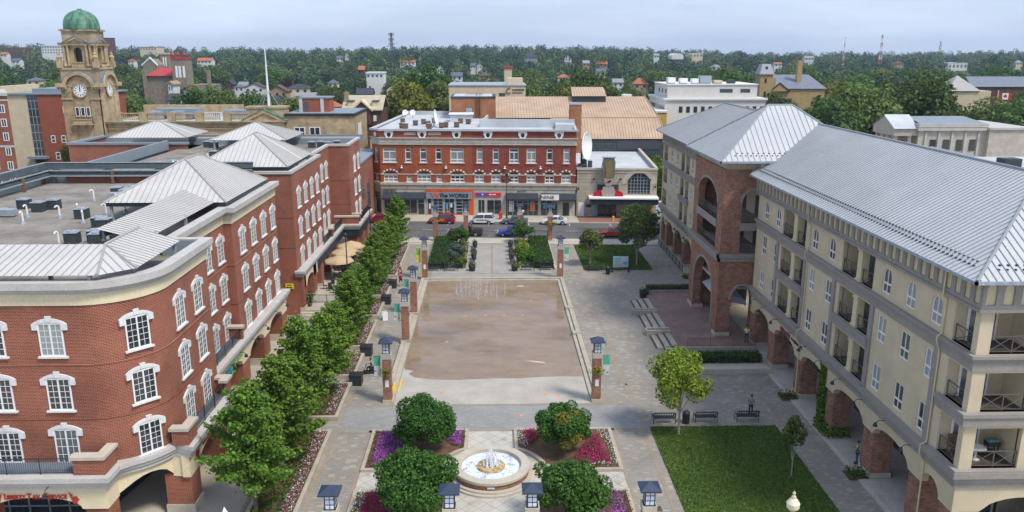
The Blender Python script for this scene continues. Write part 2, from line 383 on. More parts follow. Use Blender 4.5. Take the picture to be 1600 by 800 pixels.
# thin broken cloud over the clear sky, laid out by direction
g=wn.nodes.new('ShaderNodeTexCoord'); mp=wn.nodes.new('ShaderNodeMapping'); lk(wn,g.outputs['Generated'],mp.inputs[0]); mp.inputs['Scale'].default_value=(1.2,1.2,7)
t=noise(wn,2.2,8,mp.outputs[0],.62); cl=ramp(wn,t.outputs[0],[(.30,(0,0,0,1)),(.72,(1,1,1,1))])
sc=wn.nodes.new('ShaderNodeMath'); sc.operation='MULTIPLY_ADD'; sc.inputs[1].default_value=.22; sc.inputs[2].default_value=.66; lk(wn,cl,sc.inputs[0])
lk(wn,mix(wn,sk.outputs[0],(5.9,6.9,8.8,1),sc.outputs[0]),bg.inputs[0]); bg.inputs[1].default_value=.09
cm=wn.nodes.new('ShaderNodeMix'); cm.data_type='VECTOR'; lk(wn,cl,cm.inputs[0]); cm.inputs[4].default_value=(3.7,4.7,6.9); cm.inputs[5].default_value=(5.3,6.1,7.8)
# the tone of the cloud veil
for nd in wn.nodes:
    if nd.type=='MIX' and nd!=cm: lk(wn,cm.outputs[1],nd.inputs[7])
ld=bpy.data.lights.new('sun','SUN'); ld.energy=2.1; ld.angle=R(13); ld.color=(1,.94,.85)
lo=bpy.data.objects.new('sun',ld); C.objects.link(lo); lo.rotation_euler=(PI/2-SUN_EL,0,PI-SUN_AZ)
S.view_settings.view_transform='Standard'; S.view_settings.look='None'; S.view_settings.gamma=1; S.view_settings.exposure=0.82; S.view_settings.use_curve_mapping=False
# ================================================================ terrain
def sst(a,b,x): t=max(0,min(1,(x-a)/(b-a))); return t*t*(3-2*t)
def land_h(x,y):
    ang=x/max(y,1)
    ridge=10-9*sst(-.1,.42,ang)+3*sin(ang*9+1)
    return -.03+sst(480,1150,y)*ridge*.8 + sst(1150,2200,y)*ridge*.35*(1.2+.5*sin(x*.004)) - sst(180,400,y)*3*(1-sst(600,900,y))
b=MB(); ys=[-60,0,60,128,150,180,240,300,380,460,540,640,740,860,1000,1150,1350,1600,1900,2300,2800,3600,5000]
ncol=50; rows=[]
for y in ys:
    w=max(400,abs(y)*1.1+300); rows.append([(-w+2*w*k/ncol,y) for k in range(ncol+1)])
vs=[(x,y,land_h(x,y) if y>170 else -.03) for r in rows for x,y in r]; n=ncol+1
b.add(vs,[(i*n+k,i*n+k+1,(i+1)*n+k+1,(i+1)*n+k) for i in range(len(ys)-1) for k in range(ncol)])
struct(b.build('ground','land',smooth=True))
def sheet(name,polys,m,z=.004,kind='structure'):
    b=MB()
    for p in polys:
        p=[(q[0],q[1]) for q in p]
        a=sum(p[i][0]*p[(i+1)%len(p)][1]-p[(i+1)%len(p)][0]*p[i][1] for i in range(len(p)))
        if a<0: p=p[::-1]
        tr=tessellate_polygon([[Vector((x,y,0)) for x,y in p]])
        for t in tr:
            q=[p[k] for k in t]; ar=(q[1][0]-q[0][0])*(q[2][1]-q[0][1])-(q[2][0]-q[0][0])*(q[1][1]-q[0][1])
            if ar<0: q=q[::-1]
            b.face([(x,y,z) for x,y in q])
    o=b.build(name,m); o['kind']=kind; return o
RX=lambda x0,y0,x1,y1:[(x0,y0),(x1,y0),(x1,y1),(x0,y1)]
# downtown ground: asphalt and concrete round the blocks
sheet('town_ground',[RX(-190,-40,190,176)],'conc2',.0)
sheet('plaza_paving',[RX(-21.9,20,26.6,120.5)],'pave',.006)
sheet('north_paving',[RX(-8.4,99.9,8.0,124.0)],'paveN',.012)
sheet('paver_band',[RX(-12.3,57.6,11.6,62.2)],'paveb',.012)
sheet('left_walk',[RX(-21.9,20,-16.6,81.5),RX(-21.9,86.4,-17.4,120)],'conc2',.012)
sheet('stone_court',[RX(-9.7,20,9.2,57.4)],'diag',.016)
bb=[]
for x in (-12.45,-9.75,9.25,11.7): bb.append(RX(x-.16,20,x+.16,57.6))
for x in (-12.45,11.7): bb.append(RX(x-.16,62.2,x+.16,119))
for y in (57.45,62.15,119.6,103.2): bb.append(RX(-12.3,y-.15,11.55,y+.15))
bb+= [RX(23.0,20,23.3,66),RX(11.7,66.0,25.6,66.3),RX(11.9,93.8,25,94.1),RX(11.86,100.2,25,100.5),RX(-.45,103.4,-.15,119.4)]
sheet('paving_bands',bb,'band',.020)
# street (slightly askew to the square)
A=-.07
def st(x,y): return (x, y+A*(x+4))
def SR(x0,y0,x1,y1): return [st(x0,y0),st(x1,y0),st(x1,y1),st(x0,y1)]
sheet('road',[SR(-150,124.2,190,136.6),RX(27.6,100,60,176)[:0] or RX(31,124,39,176),RX(-31.5,124,-24.5,176),RX(-190,150,-31,160)],'asph',.008)
o=MB(); o.prism(SR(-24,136.6,31,142.6),0,.13); struct(o.build('far_pavement','conc2'))
o=MB(); o.prism(SR(14.9,137.0,30,142.2),.13,.145); struct(o.build('brick_pavement','redwalk'))
o=MB(); o.prism(SR(-23,120.6,31,124.2),0,.12); struct(o.build('near_pavement','conc2'))
M['line']=mat('road_paint',(.62,.62,.6),.7,.15,4,0)
ln=[]
for x in (-15,-8,-1,6,13,20): ln.append(SR(x,134.2,x+.1,136.4))
for k in range(14): ln.append(SR(-20+k*4,130.2,-18.2+k*4,130.32))
sheet('road_markings',ln,'line',.013)
M['patch']=mat('dark_road_patch',(.085,.083,.08),.9,.15,.5,.3)
sheet('road_patches',[SR(-20,129,30,129.7),SR(-6,126,-1,127.2),SR(14,131.5,19,133)],'patch',.0105)
# ---------------------------------------------------------------- splash pool
m,n,bs=nt('wet_pool_floor'); p=pos(n); mp=n.nodes.new('ShaderNodeMapping'); lk(n,p,mp.inputs[0]); mp.inputs['Scale'].default_value=(.55,1.0,1)
t1=noise(n,.22,8,mp.outputs[0],.62); t2=noise(n,1.3,6,mp.outputs[0],.7); t3=noise(n,.35,5,mp.outputs[0],.55)
c=ramp(n,t1.outputs[0],[(.28,(.15,.108,.07)),(.42,(.215,.152,.096)),(.55,(.265,.188,.118)),(.68,(.235,.168,.108)),(.8,(.31,.225,.14))])
c=mix(n,c,ramp(n,t2.outputs[0],[(.3,(.84,.82,.8,1)),(.6,(1.05,1.05,1.05,1))]),.8,'MULTIPLY')
lk(n,c,bs.inputs['Base Color']); lk(n,ramp(n,t3.outputs[0],[(.42,(.05,.05,.05)),(.62,(.38,.38,.38))]),bs.inputs['Roughness'])
bs.inputs['Specular IOR Level'].default_value=.35; bumpn(n,bs,noise(n,3.5,2,p).outputs[0],.03,.02); M['pool']=m
edge=[(8.1,68.0),(6.5,68.1),(4,68.0),(2,67.7),(0,67.75),(-2,67.6),(-4,67.5),(-6,67.7),(-7.4,68.2),(-8.0,69.0),(-7.6,69.7),(-8.4,70.1),(-8.55,70.4)]
pl=[(-8.55,99.3),(8.15,99.3)]+edge
o=sheet('splash_pool_water',[pl],M['pool'],.020); 
sheet('pool_apron',[RX(-8.6,62.3,8.2,70.6)],'conc',.016)
M['dryc']=mat('dry_concrete_patch',(.50,.42,.31),.9,.15,2,.1)
sheet('dry_patches',[[(2.9,71.9),(4.9,71.2),(4.8,71.6),(3.6,72.0)],[(2.8,97.0),(3.9,97.0),(3.6,97.5),(3.0,97.4)]],M['dryc'],.024)
b=MB()
def strip(x0,x1,z,y0=62.6,y1=99.9): b.box(x0,y0,0,x1,y1,z)
strip(-9.5,-9.1,.34); strip(-9.1,-8.62,.16); strip(8.22,8.62,.16); strip(8.62,9.05,.34)
b.box(-9.5,99.9,0,9.05,100.3,.34); b.box(-8.62,99.5,0,8.22,99.9,.16)
for y in (77.3,86.1): b.box(-9.6,y-.5,0,-8.6,y+.5,.42)
for y in (79.0,87.5): b.box(8.2,y-.35,0,9.1,y+.35,.42)
struct(b.build('pool_kerb','kerbst'))
b=MB(); 
for x0,x1 in((-9.02,-8.8),(-8.55,-8.4),(8.7,8.9),(8.28,8.42)): b.box(x0,63.6 if abs(x0)>8.65 else 65.2,.0,x1,66.2 if abs(x0)>8.65 else 67.8,.345 if abs(x0)>8.65 else .03)
M['yel']=mat('yellow_safety_paint',(.72,.45,.03),.7,.1,3,0); struct(b.build('yellow_edge_markings',M['yel']))
M['orng']=mat('orange_marker_paint',(.8,.25,.08),.7,.1,3,0)
mk=[]
for i,(x,y) in enumerate([(-4.6,64.9),(4.4,64.2),(5.5,63.8),(2.2,60.0),(-4.9,77.3),(4.4,91.0),(-3.2,85.6),(-1.0,85.8),(1.1,85.7),(3.2,85.6)]):
    a=.13; mk.append([(x-a,y-a*1.6),(x+a,y-a),(x+a*.8,y+a*1.7),(x-a*1.1,y+a)])
sheet('paint_marks',mk,M['orng'],.028)
# drains in the paving
gp=thing('drain_grate','dark drain grate in the grey pavers left of the front left lamp column','drain grate',(-10.75,59.5,.02))
bb=MB(); bb.box(-.42,-.3,0,.42,.3,.006); bb.build('frame','dark',gp); bb=MB(); [bb.box(-.38,-.25+k*.085,.006,.38,-.21+k*.085,.014) for k in range(6)]; bb.build('grate','rust',gp)
for i,(x,y,l) in enumerate([(11.6,59.3,'dark drain grate in the pavers right of the fountain, near the lime-green tree'),(-10.9,72.2,'dark drain grate in the walkway left of the pool, beside the person on the scooter'),(-11.4,81.6,'drain grate in the left walkway level with the second lamp column of the pool'),(-11.4,90.5,'drain grate in the left walkway farther back, level with the third lamp column'),(-.3,105.6,'small dark drain grate at the foot of the central path behind the pool'),(14.6,85.9,'dark drain grate beside the upper terrace steps'),(14.8,91.8,'farthest drain grate near the round planter at the terrace'),(15.4,77.3,'drain grate beside the lower terrace steps')]):
    place(gp,(x,y,.02),0,l)
# planting: lawns
o=MB(); o.prism([(12.3,20),(22.2,20),(22.4,57.7),(12.3,57.7)],0,.06); struct(o.build('south_lawn','grass'))
o=MB(); o.prism([(12.3,104.6),(21.7,104.6),(21.7,119.0),(12.3,119.0)],0,.06); struct(o.build('north_lawn','grass'))
def leafset(name,m,pts,size,parent=None,kind='stuff',flat=.6,seed=1,label=None,cat=None):
    """many small leaf faces scattered at pts [(x,y,z)]"""
    r=np.random.RandomState(seed); P=np.array(pts,dtype=np.float32); N=len(P)
    o=cards_mesh(name,P,np.full(N,size)*r.uniform(.7,1.3,N),r,m,flat)
    if parent is not None:
        o.parent=parent; o.matrix_parent_inverse=Matrix.Translation(-parent.location)
    if kind: o['kind']=kind
    return o
def cards_mesh(name,P,sz,r,m,up=.3,nrm=None,link=True):
    N=len(P); a=r.normal(size=(N,3)); 
    if nrm is not None: a=a*.55+nrm*1.0
    a[:,2]+=up; a/=np.linalg.norm(a,axis=1)[:,None]+1e-9
    t=r.normal(size=(N,3)); u=np.cross(a,t); u/=np.linalg.norm(u,axis=1)[:,None]+1e-9; v=np.cross(a,u)
    s=sz[:,None]; q=r.uniform(.55,.9,(N,1))
    V=np.stack([P-u*s*.5,P-v*s*.5*q+a*s*.08,P+u*s*.5,P+v*s*.5*q+a*s*.08],1).reshape(-1,3)
    me=bpy.data.meshes.new(name); me.vertices.add(4*N); me.vertices.foreach_set('co',V.astype(np.float32).ravel())
    me.loops.add(4*N); me.loops.foreach_set('vertex_index',np.arange(4*N,dtype=np.int32)); me.polygons.add(N)
    me.polygons.foreach_set('loop_start',np.arange(0,4*N,4,dtype=np.int32)); me.polygons.foreach_set('loop_total',np.full(N,4,dtype=np.int32))
    at=me.attributes.new('rnd','FLOAT','FACE'); at.data.foreach_set('value',r.uniform(0,1,N).astype(np.float32))
    me.update(calc_edges=True); me.materials.append(M[m] if isinstance(m,str) else m)
    if not link: return me
    o=bpy.data.objects.new(name,me); C.objects.link(o); return o
def inpoly(x,y,p):
    c=False; j=len(p)-1
    for i in range(len(p)):
        if (p[i][1]>y)!=(p[j][1]>y) and x<(p[j][0]-p[i][0])*(y-p[i][1])/(p[j][1]-p[i][1])+p[i][0]: c=not c
        j=i
    return c
def fill(poly,dens,z0,z1,seed=0):
    r=random.Random(seed); xs=[p[0] for p in poly]; ys=[p[1] for p in poly]; out=[]
    n=int(dens*(max(xs)-min(xs))*(max(ys)-min(ys)))
    for _ in range(n):
        x=r.uniform(min(xs),max(xs)); y=r.uniform(min(ys),max(ys))
        if inpoly(x,y,poly): out.append((x,y,r.uniform(z0,z1)))
    return out
# ================================================================ windows of the left block
def win_left(door=False):
    root=thing('window',None,None)
    bpy.data.objects.remove(root)
    b=MB(); w=.70; h0=0; hs=1.93; rise=.16
    if door: h0=-.75
    o=arch(-w,h0,w,hs,rise,8); i1=rect(-w+.085,h0+.085,-.045,hs-.0); i2=rect(.045,h0+.085,w-.085,hs-.0)
    b.slab(o,[i1,i2],(0,-.055,0),(1,0,0),(0,-1,0),.08)
    for s in (-1,1):
        x0,x1=(.06,w-.1) if s>0 else (-w+.1,-.06)
        b.box((x0+x1)/2-.011,-.045,h0+.1,(x0+x1)/2+.011,-.01,hs-.02)
        for k in range(1,5):
            z=h0+.1+(hs-.12-h0)*k/5; b.box(x0,-.043,z-.011,x1,-.012,z+.011)
    f=b.build('window','white')
    g=MB(); g.box(-w+.05,-.022,h0+.05,w-.05,.065,hs+.03); g.build('pane','glass',f)
    g=MB(); # hood with ears and keystone
    N=10; out=[(-1.0,hs-.32),(-1.0,hs+.06)]+[(-1.0+2.0*k/N,hs+.06+.32*sin(PI*k/N)**.8) for k in range(1,N)]+[(1.0,hs+.06),(1.0,hs-.32)]
    inn=[(w,hs-.32),(w,hs)]+[(w*cos(PI*k/8),hs+rise*sin(PI*k/8)) for k in range(1,8)]+[(-w,hs),(-w,hs-.32)]
    g.slab(out+inn,[],(0,-.10,0),(1,0,0),(0,-1,0),.16)
    g.slab([(-.13,hs+.18),(.13,hs+.18),(.17,hs+.52),(-.17,hs+.52)],[],(0,-.13,0),(1,0,0),(0,-1,0),.12)
    g.build('surround','hood',f)
    if not door:
        g=MB(); g.box(-.86,-.14,-.11,.86,.04,-.0); g.build('sill','hood',f)
    return f
WL=win_left(); WD=win_left(True); WL_used=[]
glassv=['glass','glass','glass2','glass','glass3']
def putwin(proto,parent,p,rz,pane=None):
    """copy a window (frame > pane, surround, sill) onto a wall"""
    c=copy_tree(proto,None); c.parent=parent; off=Vector((0,0,0)); q=parent
    while q is not None: off=off+q.location; q=q.parent
    c.location=Vector(p)-off; c.rotation_euler[2]=rz
    for ch in c.children:
        if ch.name.startswith('pane'):
            g=pane or rnd.choice(glassv)
            if g!='glass': ch.data=panedata(ch.data,g)
    return c
_pd={}
def panedata(me,g):
    k=(me.name,g)
    if k not in _pd:
        m2=me.copy(); m2.materials.clear(); m2.materials.append(M[g]); _pd[k]=m2
    return _pd[k]
# ================================================================ left block, south half
LB=thing('brick_block','nearest red brick block on the left, with a curved corner and cream band','building',(-24,60,0))
cx,cy,cr=-24.0,47.7,3.8
def footprint(d):
    """wall line of the south half pushed out by d, front then curve then east side"""
    r=cr+d; arc=[(cx+r*sin(a),cy-r*cos(a)) for a in [PI/2*k/12 for k in range(13)]]
    return [(-46,43.9-d)]+arc+[(-20.2+d,54.5+min(d,.3)),(-22.8+d,54.5+min(d,.3)),(-22.8+d,66.1-d),(-22.1+d,66.1-d),(-22.1+d,79.8+min(d,.1))]
def uvcurve(x,y,z,n):
    if x<=cx+.01 or y<cy-.001 and x<cx+.01: return x,z
    if y>=cy-.01: 
        return (cx+cr*PI/2+(y-cy),z) if abs(n[0])>.5 else (x,z)
    return cx+cr*math.atan2(x-cx,cy-y),z
def wallrun(b,pts,z0,z1,th=.0,mi=0):
    for (x0,y0),(x1,y1) in zip(pts[:-1],pts[1:]): b.face([(x0,y0,z0),(x1,y1,z0),(x1,y1,z1),(x0,y1*0+y0,z1)],mi)
def ring(b,d0,d1,z0,z1,mi=0,fp=footprint):
    """band round the footprint: from offset d0 (inner) to d1 (outer)"""
    a=fp(d0); c=fp(d1)
    for i in range(len(a)-1):
        A0,A1,C0,C1=a[i],a[i+1],c[i],c[i+1]
        b.face([(*C0,z0),(*C1,z0),(*C1,z1),(*C0,z1)],mi); b.face([(*A1,z0),(*A0,z0),(*A0,z1),(*A1,z1)],mi)
        b.face([(*C0,z1),(*C1,z1),(*A1,z1),(*A0,z1)],mi); b.face([(*A0,z0),(*A1,z0),(*C1,z0),(*C0,z0)],mi)
    for i in (0,-1):
        b.face([(*a[i],z0),(*c[i],z0),(*c[i],z1),(*a[i],z1)],mi)
b=MB(); b.uvf=uvcurve; wallrun(b,footprint(0),4.6,14.95)
b.face([(-22.1,79.8,0),(-46,79.8,0),(-46,79.8,15),(-22.1,79.8,15)])
b.build('wall','brickL',LB)
b=MB(); b.uvf=uvcurve
for z in (7.85,11.25): ring(b,-.05,.035,z,z+.1)
for x0,x1,y0,y1 in ((-22.8,-22.1,66.06,66.1),): pass
b.build('string_course','brickRd' if False else 'brickL',LB)
b=MB(); ring(b,-.2,.08,14.95,15.65); b.build('cream_band','cream',LB)
b=MB(); ring(b,-.1,.2,15.65,15.8); ring(b,-.1,.34,15.8,15.98); ring(b,-.25,.52,15.98,16.4); b.build('cornice','trimL',LB)
# flat roof, inner parapet
b=MB(); b.face([(-46,44.2,15.2),(-24,44.2,15.2),(-21,46,15.2),(-20.6,54,15.2),(-23.3,55,15.2),(-23.3,66,15.2),(-22.4,67,15.2),(-22.4,79.6,15.2),(-46,79.6,15.2)])
b.face([(-48.5,44.2,15.2),(-46,44.2,15.2),(-46,79.6,15.2),(-48.5,79.6,15.2)]); b.face([(-48.5,79.6,15.2),(-29,79.6,15.2),(-29,86.9,15.2),(-48.5,86.9,15.2)])
b.build('flat_roof','gravel',LB)
b=MB(); 
for i,(p,q) in enumerate(zip(footprint(-.26)[:-1],footprint(-.26)[1:])): b.face([(*q,15.2),(*p,15.2),(*p,16.3),(*q,16.3)])
b.box(-28.9,79.3,15.2,-22.4,79.6,16.1); b.box(-28.9,79.3,0,-28.6,86.3,16.1); b.box(-48.8,44,15.2,-48.5,87,15.9); b.box(-48.5,86.7,15.2,-28.9,86.95,15.9); b.build('parapet','parp',LB)
# ground floor and first-floor ledge
def fpl(d):
    r=cr+d
    P=[(-46,42.45-d),(-22.9,42.45-d),(-22.9,43.9-d)]
    P+=[(cx+r*sin(a),cy-r*cos(a)) for a in [PI/2*k/12 for k in range(4,10)]]
    P=[(x,y) for x,y in P]
    P[1]=(-22.9+d,42.45-d); P[2]=(-22.9+d,43.95-d)
    return P+[(-19.35+d,46.1-d),(-19.35+d,54.2+d),(-21.75+d,54.2+d),(-21.75+d,80.0)]
b=MB(); ring(b,-.4,.22,4.2,4.5,fp=fpl); ring(b,-.4,.36,4.5,4.75,fp=fpl); ring(b,-.4,.5,4.75,5.05,fp=fpl); b.build('ledge','trimL',LB)
b=MB(); 
F=fpl(0)
def archwall(b,p0,p1,z0,z1,holes,mi=0,th=.5):
    d=Vector((p1[0]-p0[0],p1[1]-p0[1],0)); L=d.length; u=d.normalized(); nr=Vector((u.y,-u.x,0))
    b.slab([(0,z0),(L,z0),(L,z1),(0,z1)] if not holes else outline_holes(L,z0,z1,holes),[],(p0[0],p0[1],0),u,nr,th,mi)
def outline_holes(L,z0,z1,holes):
    """spandrel whose lower edge is cut by arches: holes=[(a,b,rise)]"""
    P=[(0,z0)]
    for a,bb,r in holes:
        c=(a+bb)/2; w=(bb-a)/2; P+=[(c-w*cos(PI*k/10),z0+r*sin(PI*k/10)) for k in range(11)]
    P+=[(L,z0),(L,z1),(0,z1)]; return P
archwall(b,(-46,42.5),(-22.92,42.5),2.75,4.2,[(1.5,8.3,.95),(9.5,15.0,.95),(16.3,21.6,.8)])
archwall(b,(-22.9,42.52),(-22.9,43.95),2.75,4.2,[])
cv=[p for p in fpl(0)[2:9]]
for i in range(len(cv)-1):
    t0=i/(len(cv)-1); t1=(i+1)/(len(cv)-1); z=lambda t:3.0+.75*sin(PI*min(1,max(0,t)))**.7 if 0<t<1 else 2.9
    p,q=cv[i],cv[i+1]; b.face([(*p,z(t0)),(*q,z(t1)),(*q,4.2),(*p,4.2)]); 
    b.face([(p[0]-.35,p[1]+.35,z(t0)),(q[0]-.35,q[1]+.35,z(t1)),(*q,z(t1)),(*p,z(t0))][::-1])
archwall(b,(-20.5,46.2),(-19.37,46.12),2.75,4.2,[])
archwall(b,(-19.35,46.02),(-19.35,54.2),2.75,4.2,[(1.5,6.7,1.0)])
archwall(b,(-21.75,54.3),(-21.75,80.0),2.75,4.2,[(.9,4.6,.9),(5.6,10.6,.9),(12.8,17.2,.9),(19.2,23.9,.9)])
b.build('arcade_fascia','cream',LB)
b=MB(); c2=MB()
def pier(x0,y0,x1,y1,zt=2.85):
    b.box(x0,y0,.7,x1,y1,zt); c2.box(x0-.08,y0-.08,0,x1+.08,y1+.08,.7)
pier(-46,42.6,-44.4,43.9); pier(-37.4,42.6,-36.6,43.9); pier(-31,42.6,-29.9,43.9); pier(-24.3,42.6,-22.95,43.9)
pier(-21.1,46.25,-19.42,47.7); pier(-21.1,52.6,-19.4,54.1)
for y in (54.5,59.1,65.0,71.5,78.2): pier(-23.4,y,-21.8,y+1.9)
split(b,'pier','brickL',LB); split(c2,'plinth','stone',LB)
b=MB(); b.face([(-46,46.6,0),(-25.2,46.6,0),(-25.2,46.6,4.2),(-46,46.6,4.2)]); b.face([(-25.2,46.6,0),(-23.8,54.5,0),(-23.8,54.5,4.2),(-25.2,46.6,4.2)]); b.face([(-24.6,54.5,0),(-24.6,79.8,0),(-24.6,79.8,4.2),(-24.6,54.5,4.2)])
b.build('shop_window','shop',LB)
b=MB()
for k in range(16): 
    b.box(-45.5+k*1.28,46.5,0,-45.42+k*1.28,46.58,4.2)
for z in (.5,2.4): b.box(-46,46.5,z,-25.3,46.58,z+.08)
for k in range(14): b.box(-24.58,55+k*1.8,0,-24.5,55.08+k*1.8,4.2)
b.build('shop_frame','galv',LB)
# upper windows
E=PI/2
for z in (11.87,8.47,5.07):
    for k,x in enumerate((-25.55,-28.95,-32.4,-35.8)):
        dr=(z<6 and k==0); putwin(WD if dr else WL,LB,(x,43.9,z+(.15 if dr else 0)),0)
    putwin(WL,LB,(cx+cr*sin(R(48)),cy-cr*cos(R(48)),z),R(48))
    for y in (49.15,52.3):
        dr=(z<6 and y<50); putwin(WD if dr else WL,LB,(-20.2,y,z+(.15 if dr else 0)),E)
    for y in (58.2,61.9,64.9)[(0 if z>6 else 0):]: putwin(WL,LB,(-22.8,y,z),E)
    for y in (68.6,71.9,75.15,78.45): putwin(WL,LB,(-22.1,y,z),E)
# balconies: brick end walls with stone caps and railings
b=MB(); c2=MB(); rl=MB()
for (x0,y0,x1,y1) in ((-24.55,42.35,-22.75,42.75),(-23.15,42.75,-22.75,43.9),(-20.2,45.85,-19.2,46.25),(-19.6,46.25,-19.2,47.4),(-19.6,53.3,-19.2,54.3),(-21.0,53.9,-19.6,54.3),(-22.8,64.9,-21.6,65.3),(-22.0,54.4,-21.6,55.2)):
    kq=len(b.v)*.0002; b.box(x0+kq*.3,y0+kq*.3,5.05,x1-kq*.3,y1-kq*.3,6.05-kq*.2); c2.box(x0-.12+kq,y0-.12+kq,6.05-kq*.1,x1+.12-kq,y1+.12-kq,6.25-kq)
split(b,'balcony_wall','brickL',LB); split(c2,'balcony_cap','stone',LB)
def rail(mb,p,q,z,h=1.0,step=.13,mid=False,post=1.9):
    p=Vector((*p,z)); q=Vector((*q,z)); L=(q-p).length; U=Vector((0,0,h))
    mb.tube(p+U,q+U,.035,n=4); mb.tube(p+U*.1,q+U*.1,.025,n=4)
    k=int(L/step)
    for i in range(k+1): a=p+(q-p)*(i/k); mb.tube(a+U*.1,a+U,.012,n=4,cap=False)
    k=max(1,int(L/post))
    for i in range(k+1): a=p+(q-p)*(i/k); mb.tube(a,a+U*1.02,.035,n=4)
rail(rl,(-46,42.5),(-24.6,42.5),5.05); rail(rl,(-19.4,47.4),(-19.4,53.3),5.05); rail(rl,(-21.8,55.2),(-21.8,64.9),5.05)
split(rl,'railing','dark',LB)
M['deck']=mat('balcony_deck',(.14,.17,.21),.8,.1,1,0)
b=MB(); b.box(-46,42.6,5.05,-23.2,43.88,5.09); b.box(-20.18,46.3,5.05,-19.6,53.8,5.09); b.box(-22.78,54.6,5.05,-22.0,66,5.09); split(b,'balcony_floor',M['deck'],LB)
# signs
M['sred']=plain('sign_red',(.38,.02,.015),.5); M['sblue']=plain('sign_blue',(.02,.18,.45),.5); M['sgrn']=plain('sign_green',(.12,.45,.05),.5); M['sblk']=plain('sign_black',(.02,.02,.02),.5)
def maple(mb,cx_,cz,s,o,u,nr,tilt=0):
    P=[(0,-1),(.05,-.45),(.55,-.55),(.42,-.35),(.95,.0),(.8,.1),(.9,.42),(.6,.35),(.52,.5),(.25,.2),(.38,.75),(.18,.68),(0,1.05)]
    P=P+[(-x,z) for x,z in P[::-1][1:-1]]
    c,s_=cos(tilt),sin(tilt)
    mb.slab([(cx_+(x*c-z*s_)*s,cz+(x*s_+z*c)*s) for x,z in P],[],o,u,nr,.04)
sg=thing('shop_sign','red lettering and maple leaf on the cream front fascia above the nearest shopfront','shop sign',(-27.0,42.3,3.7))
z_=FY(60,777,42.44).z
for t_,px_,sz_ in (('L',9.0,.50),('IBERTY',25.5,.38),('T',45.5,.50),('AX',56.5,.38),('S',72.5,.50),('ERVICE',90,.38)):
    text(t_,'lettering',sz_,M['sred'],sg,(FY(px_,777,42.44).x,42.44,z_+(sz_-.38)*.35),(PI/2,0,0),.03,.92,.004)
HL=[(0,-.75),(.6,-.9),(.5,-.6),(1.05,-.15),(.85,0),(.95,.35),(.6,.22),(.5,.38),(.2,.05),(.38,.75),(.15,.6),(0,1.05)]
b=MB(); xl=FY(110,777,42.44).x; b.slab([(xl+x*.42+.12*(.3-z),z_-.12+z*.42) for x,z in HL],[],(0,42.43,0),(1,0,0),(0,-1,0),.04); b.build('maple_leaf',M['sred'],sg)
b=MB(); xl=FY(1,777,42.44).x; b.slab([(xl-x*.42-.12*(.3-z),z_-.12+z*.42) for x,z in HL],[],(0,42.43,0),(1,0,0),(0,-1,0),.04); b.build('maple_leaf',M['sred'],sg)
sg=thing('shop_sign','red raised lettering between two maple leaves above the arch on the curved block\'s side','shop sign',(-19.2,50,3.7))
text('LIBERTY TAX SERVICE','lettering',.42,M['sred'],sg,(-19.29,50.1,3.95),(PI/2,0,PI/2),.03,.85,.003)
for y in (47.35,52.9):
    b=MB(); maple(b,y,3.6,.42,(-19.3,0,0),(0,1,0),(1,0,0),R(20 if y<50 else -20)); b.build('maple_leaf',M['sred'],sg)
sg=thing('shop_sign','blue script sign with a green and black emblem on the cream arcade fascia','shop sign',(-21.6,62,3.7))
marks(9,3.0,.6,M['sblue'],sg,(-21.70,60.3,3.6),(0,1,0),(1,0,0),3,.95)
b=MB(); b.box(-21.74,61.9,3.05,-21.70,62.9,4.1); b.build('emblem',M['sgrn'],sg)
b=MB(); b.lathe([(0,0),(.3,0)],(0,0,0),12); b=MB(); b.box(-21.70,62.1,3.3,-21.68,62.6,3.85); b.build('emblem_figure',M['sblk'],sg)
marks(8,2.0,.2,M['sgrn'],sg,(-21.70,64.2,4.0),(0,1,0),(1,0,0),4); marks(7,1.8,.2,M['sgrn'],sg,(-21.70,64.2,3.7),(0,1,0),(1,0,0),5)
# gooseneck lamps over the fascia
gl=thing('gooseneck_lamp','black gooseneck sign lamp arching over the cream front fascia of the corner block','sign lamp',(0,0,0),0,'sign lamps on the cream fascias')
b=MB(); b.path([(0,.35,0),(0,-.1,.25),(0,-.5,.25),(0,-.65,.05)],.025,5); b.build('arm','dark',gl)
b=MB(); b.lathe([(.03,.18),(.1,.12),(.17,-.1),(.0,-.1)],(0,-.68,-.05),8); b.build('shade','dark',gl)
gl.location=(-29.2,42.3,4.2)
place(gl,(-26.0,42.3,4.2),0)
for y in (58.0,60.6,63.4,66.6,70.2,74.2,77.2): place(gl,(-21.6,y,4.2),E,'black gooseneck sign lamp over the arcade fascia along the walkway on the left')
# sloping metal roofs on posts around the flat roof
def sloped(name,planes,hips,posts,parent,label=None,mr='roofL',ms='seamL',sp=.46,under=True):
    b=MB(); s_=MB()
    for p in planes: roofplane(b,s_,p,sp)
    for a,c in hips: ridge(s_,a,c,.09)
    r=b.build('roof',mr,parent); s_.build('standing_seams',ms,r)
    b=MB()
    for (x,y,z0,z1) in posts: b.box(x-.1,y-.1,z0,x+.1,y+.1,z1)
    if posts: split(b,'post','galv',r)
    return r

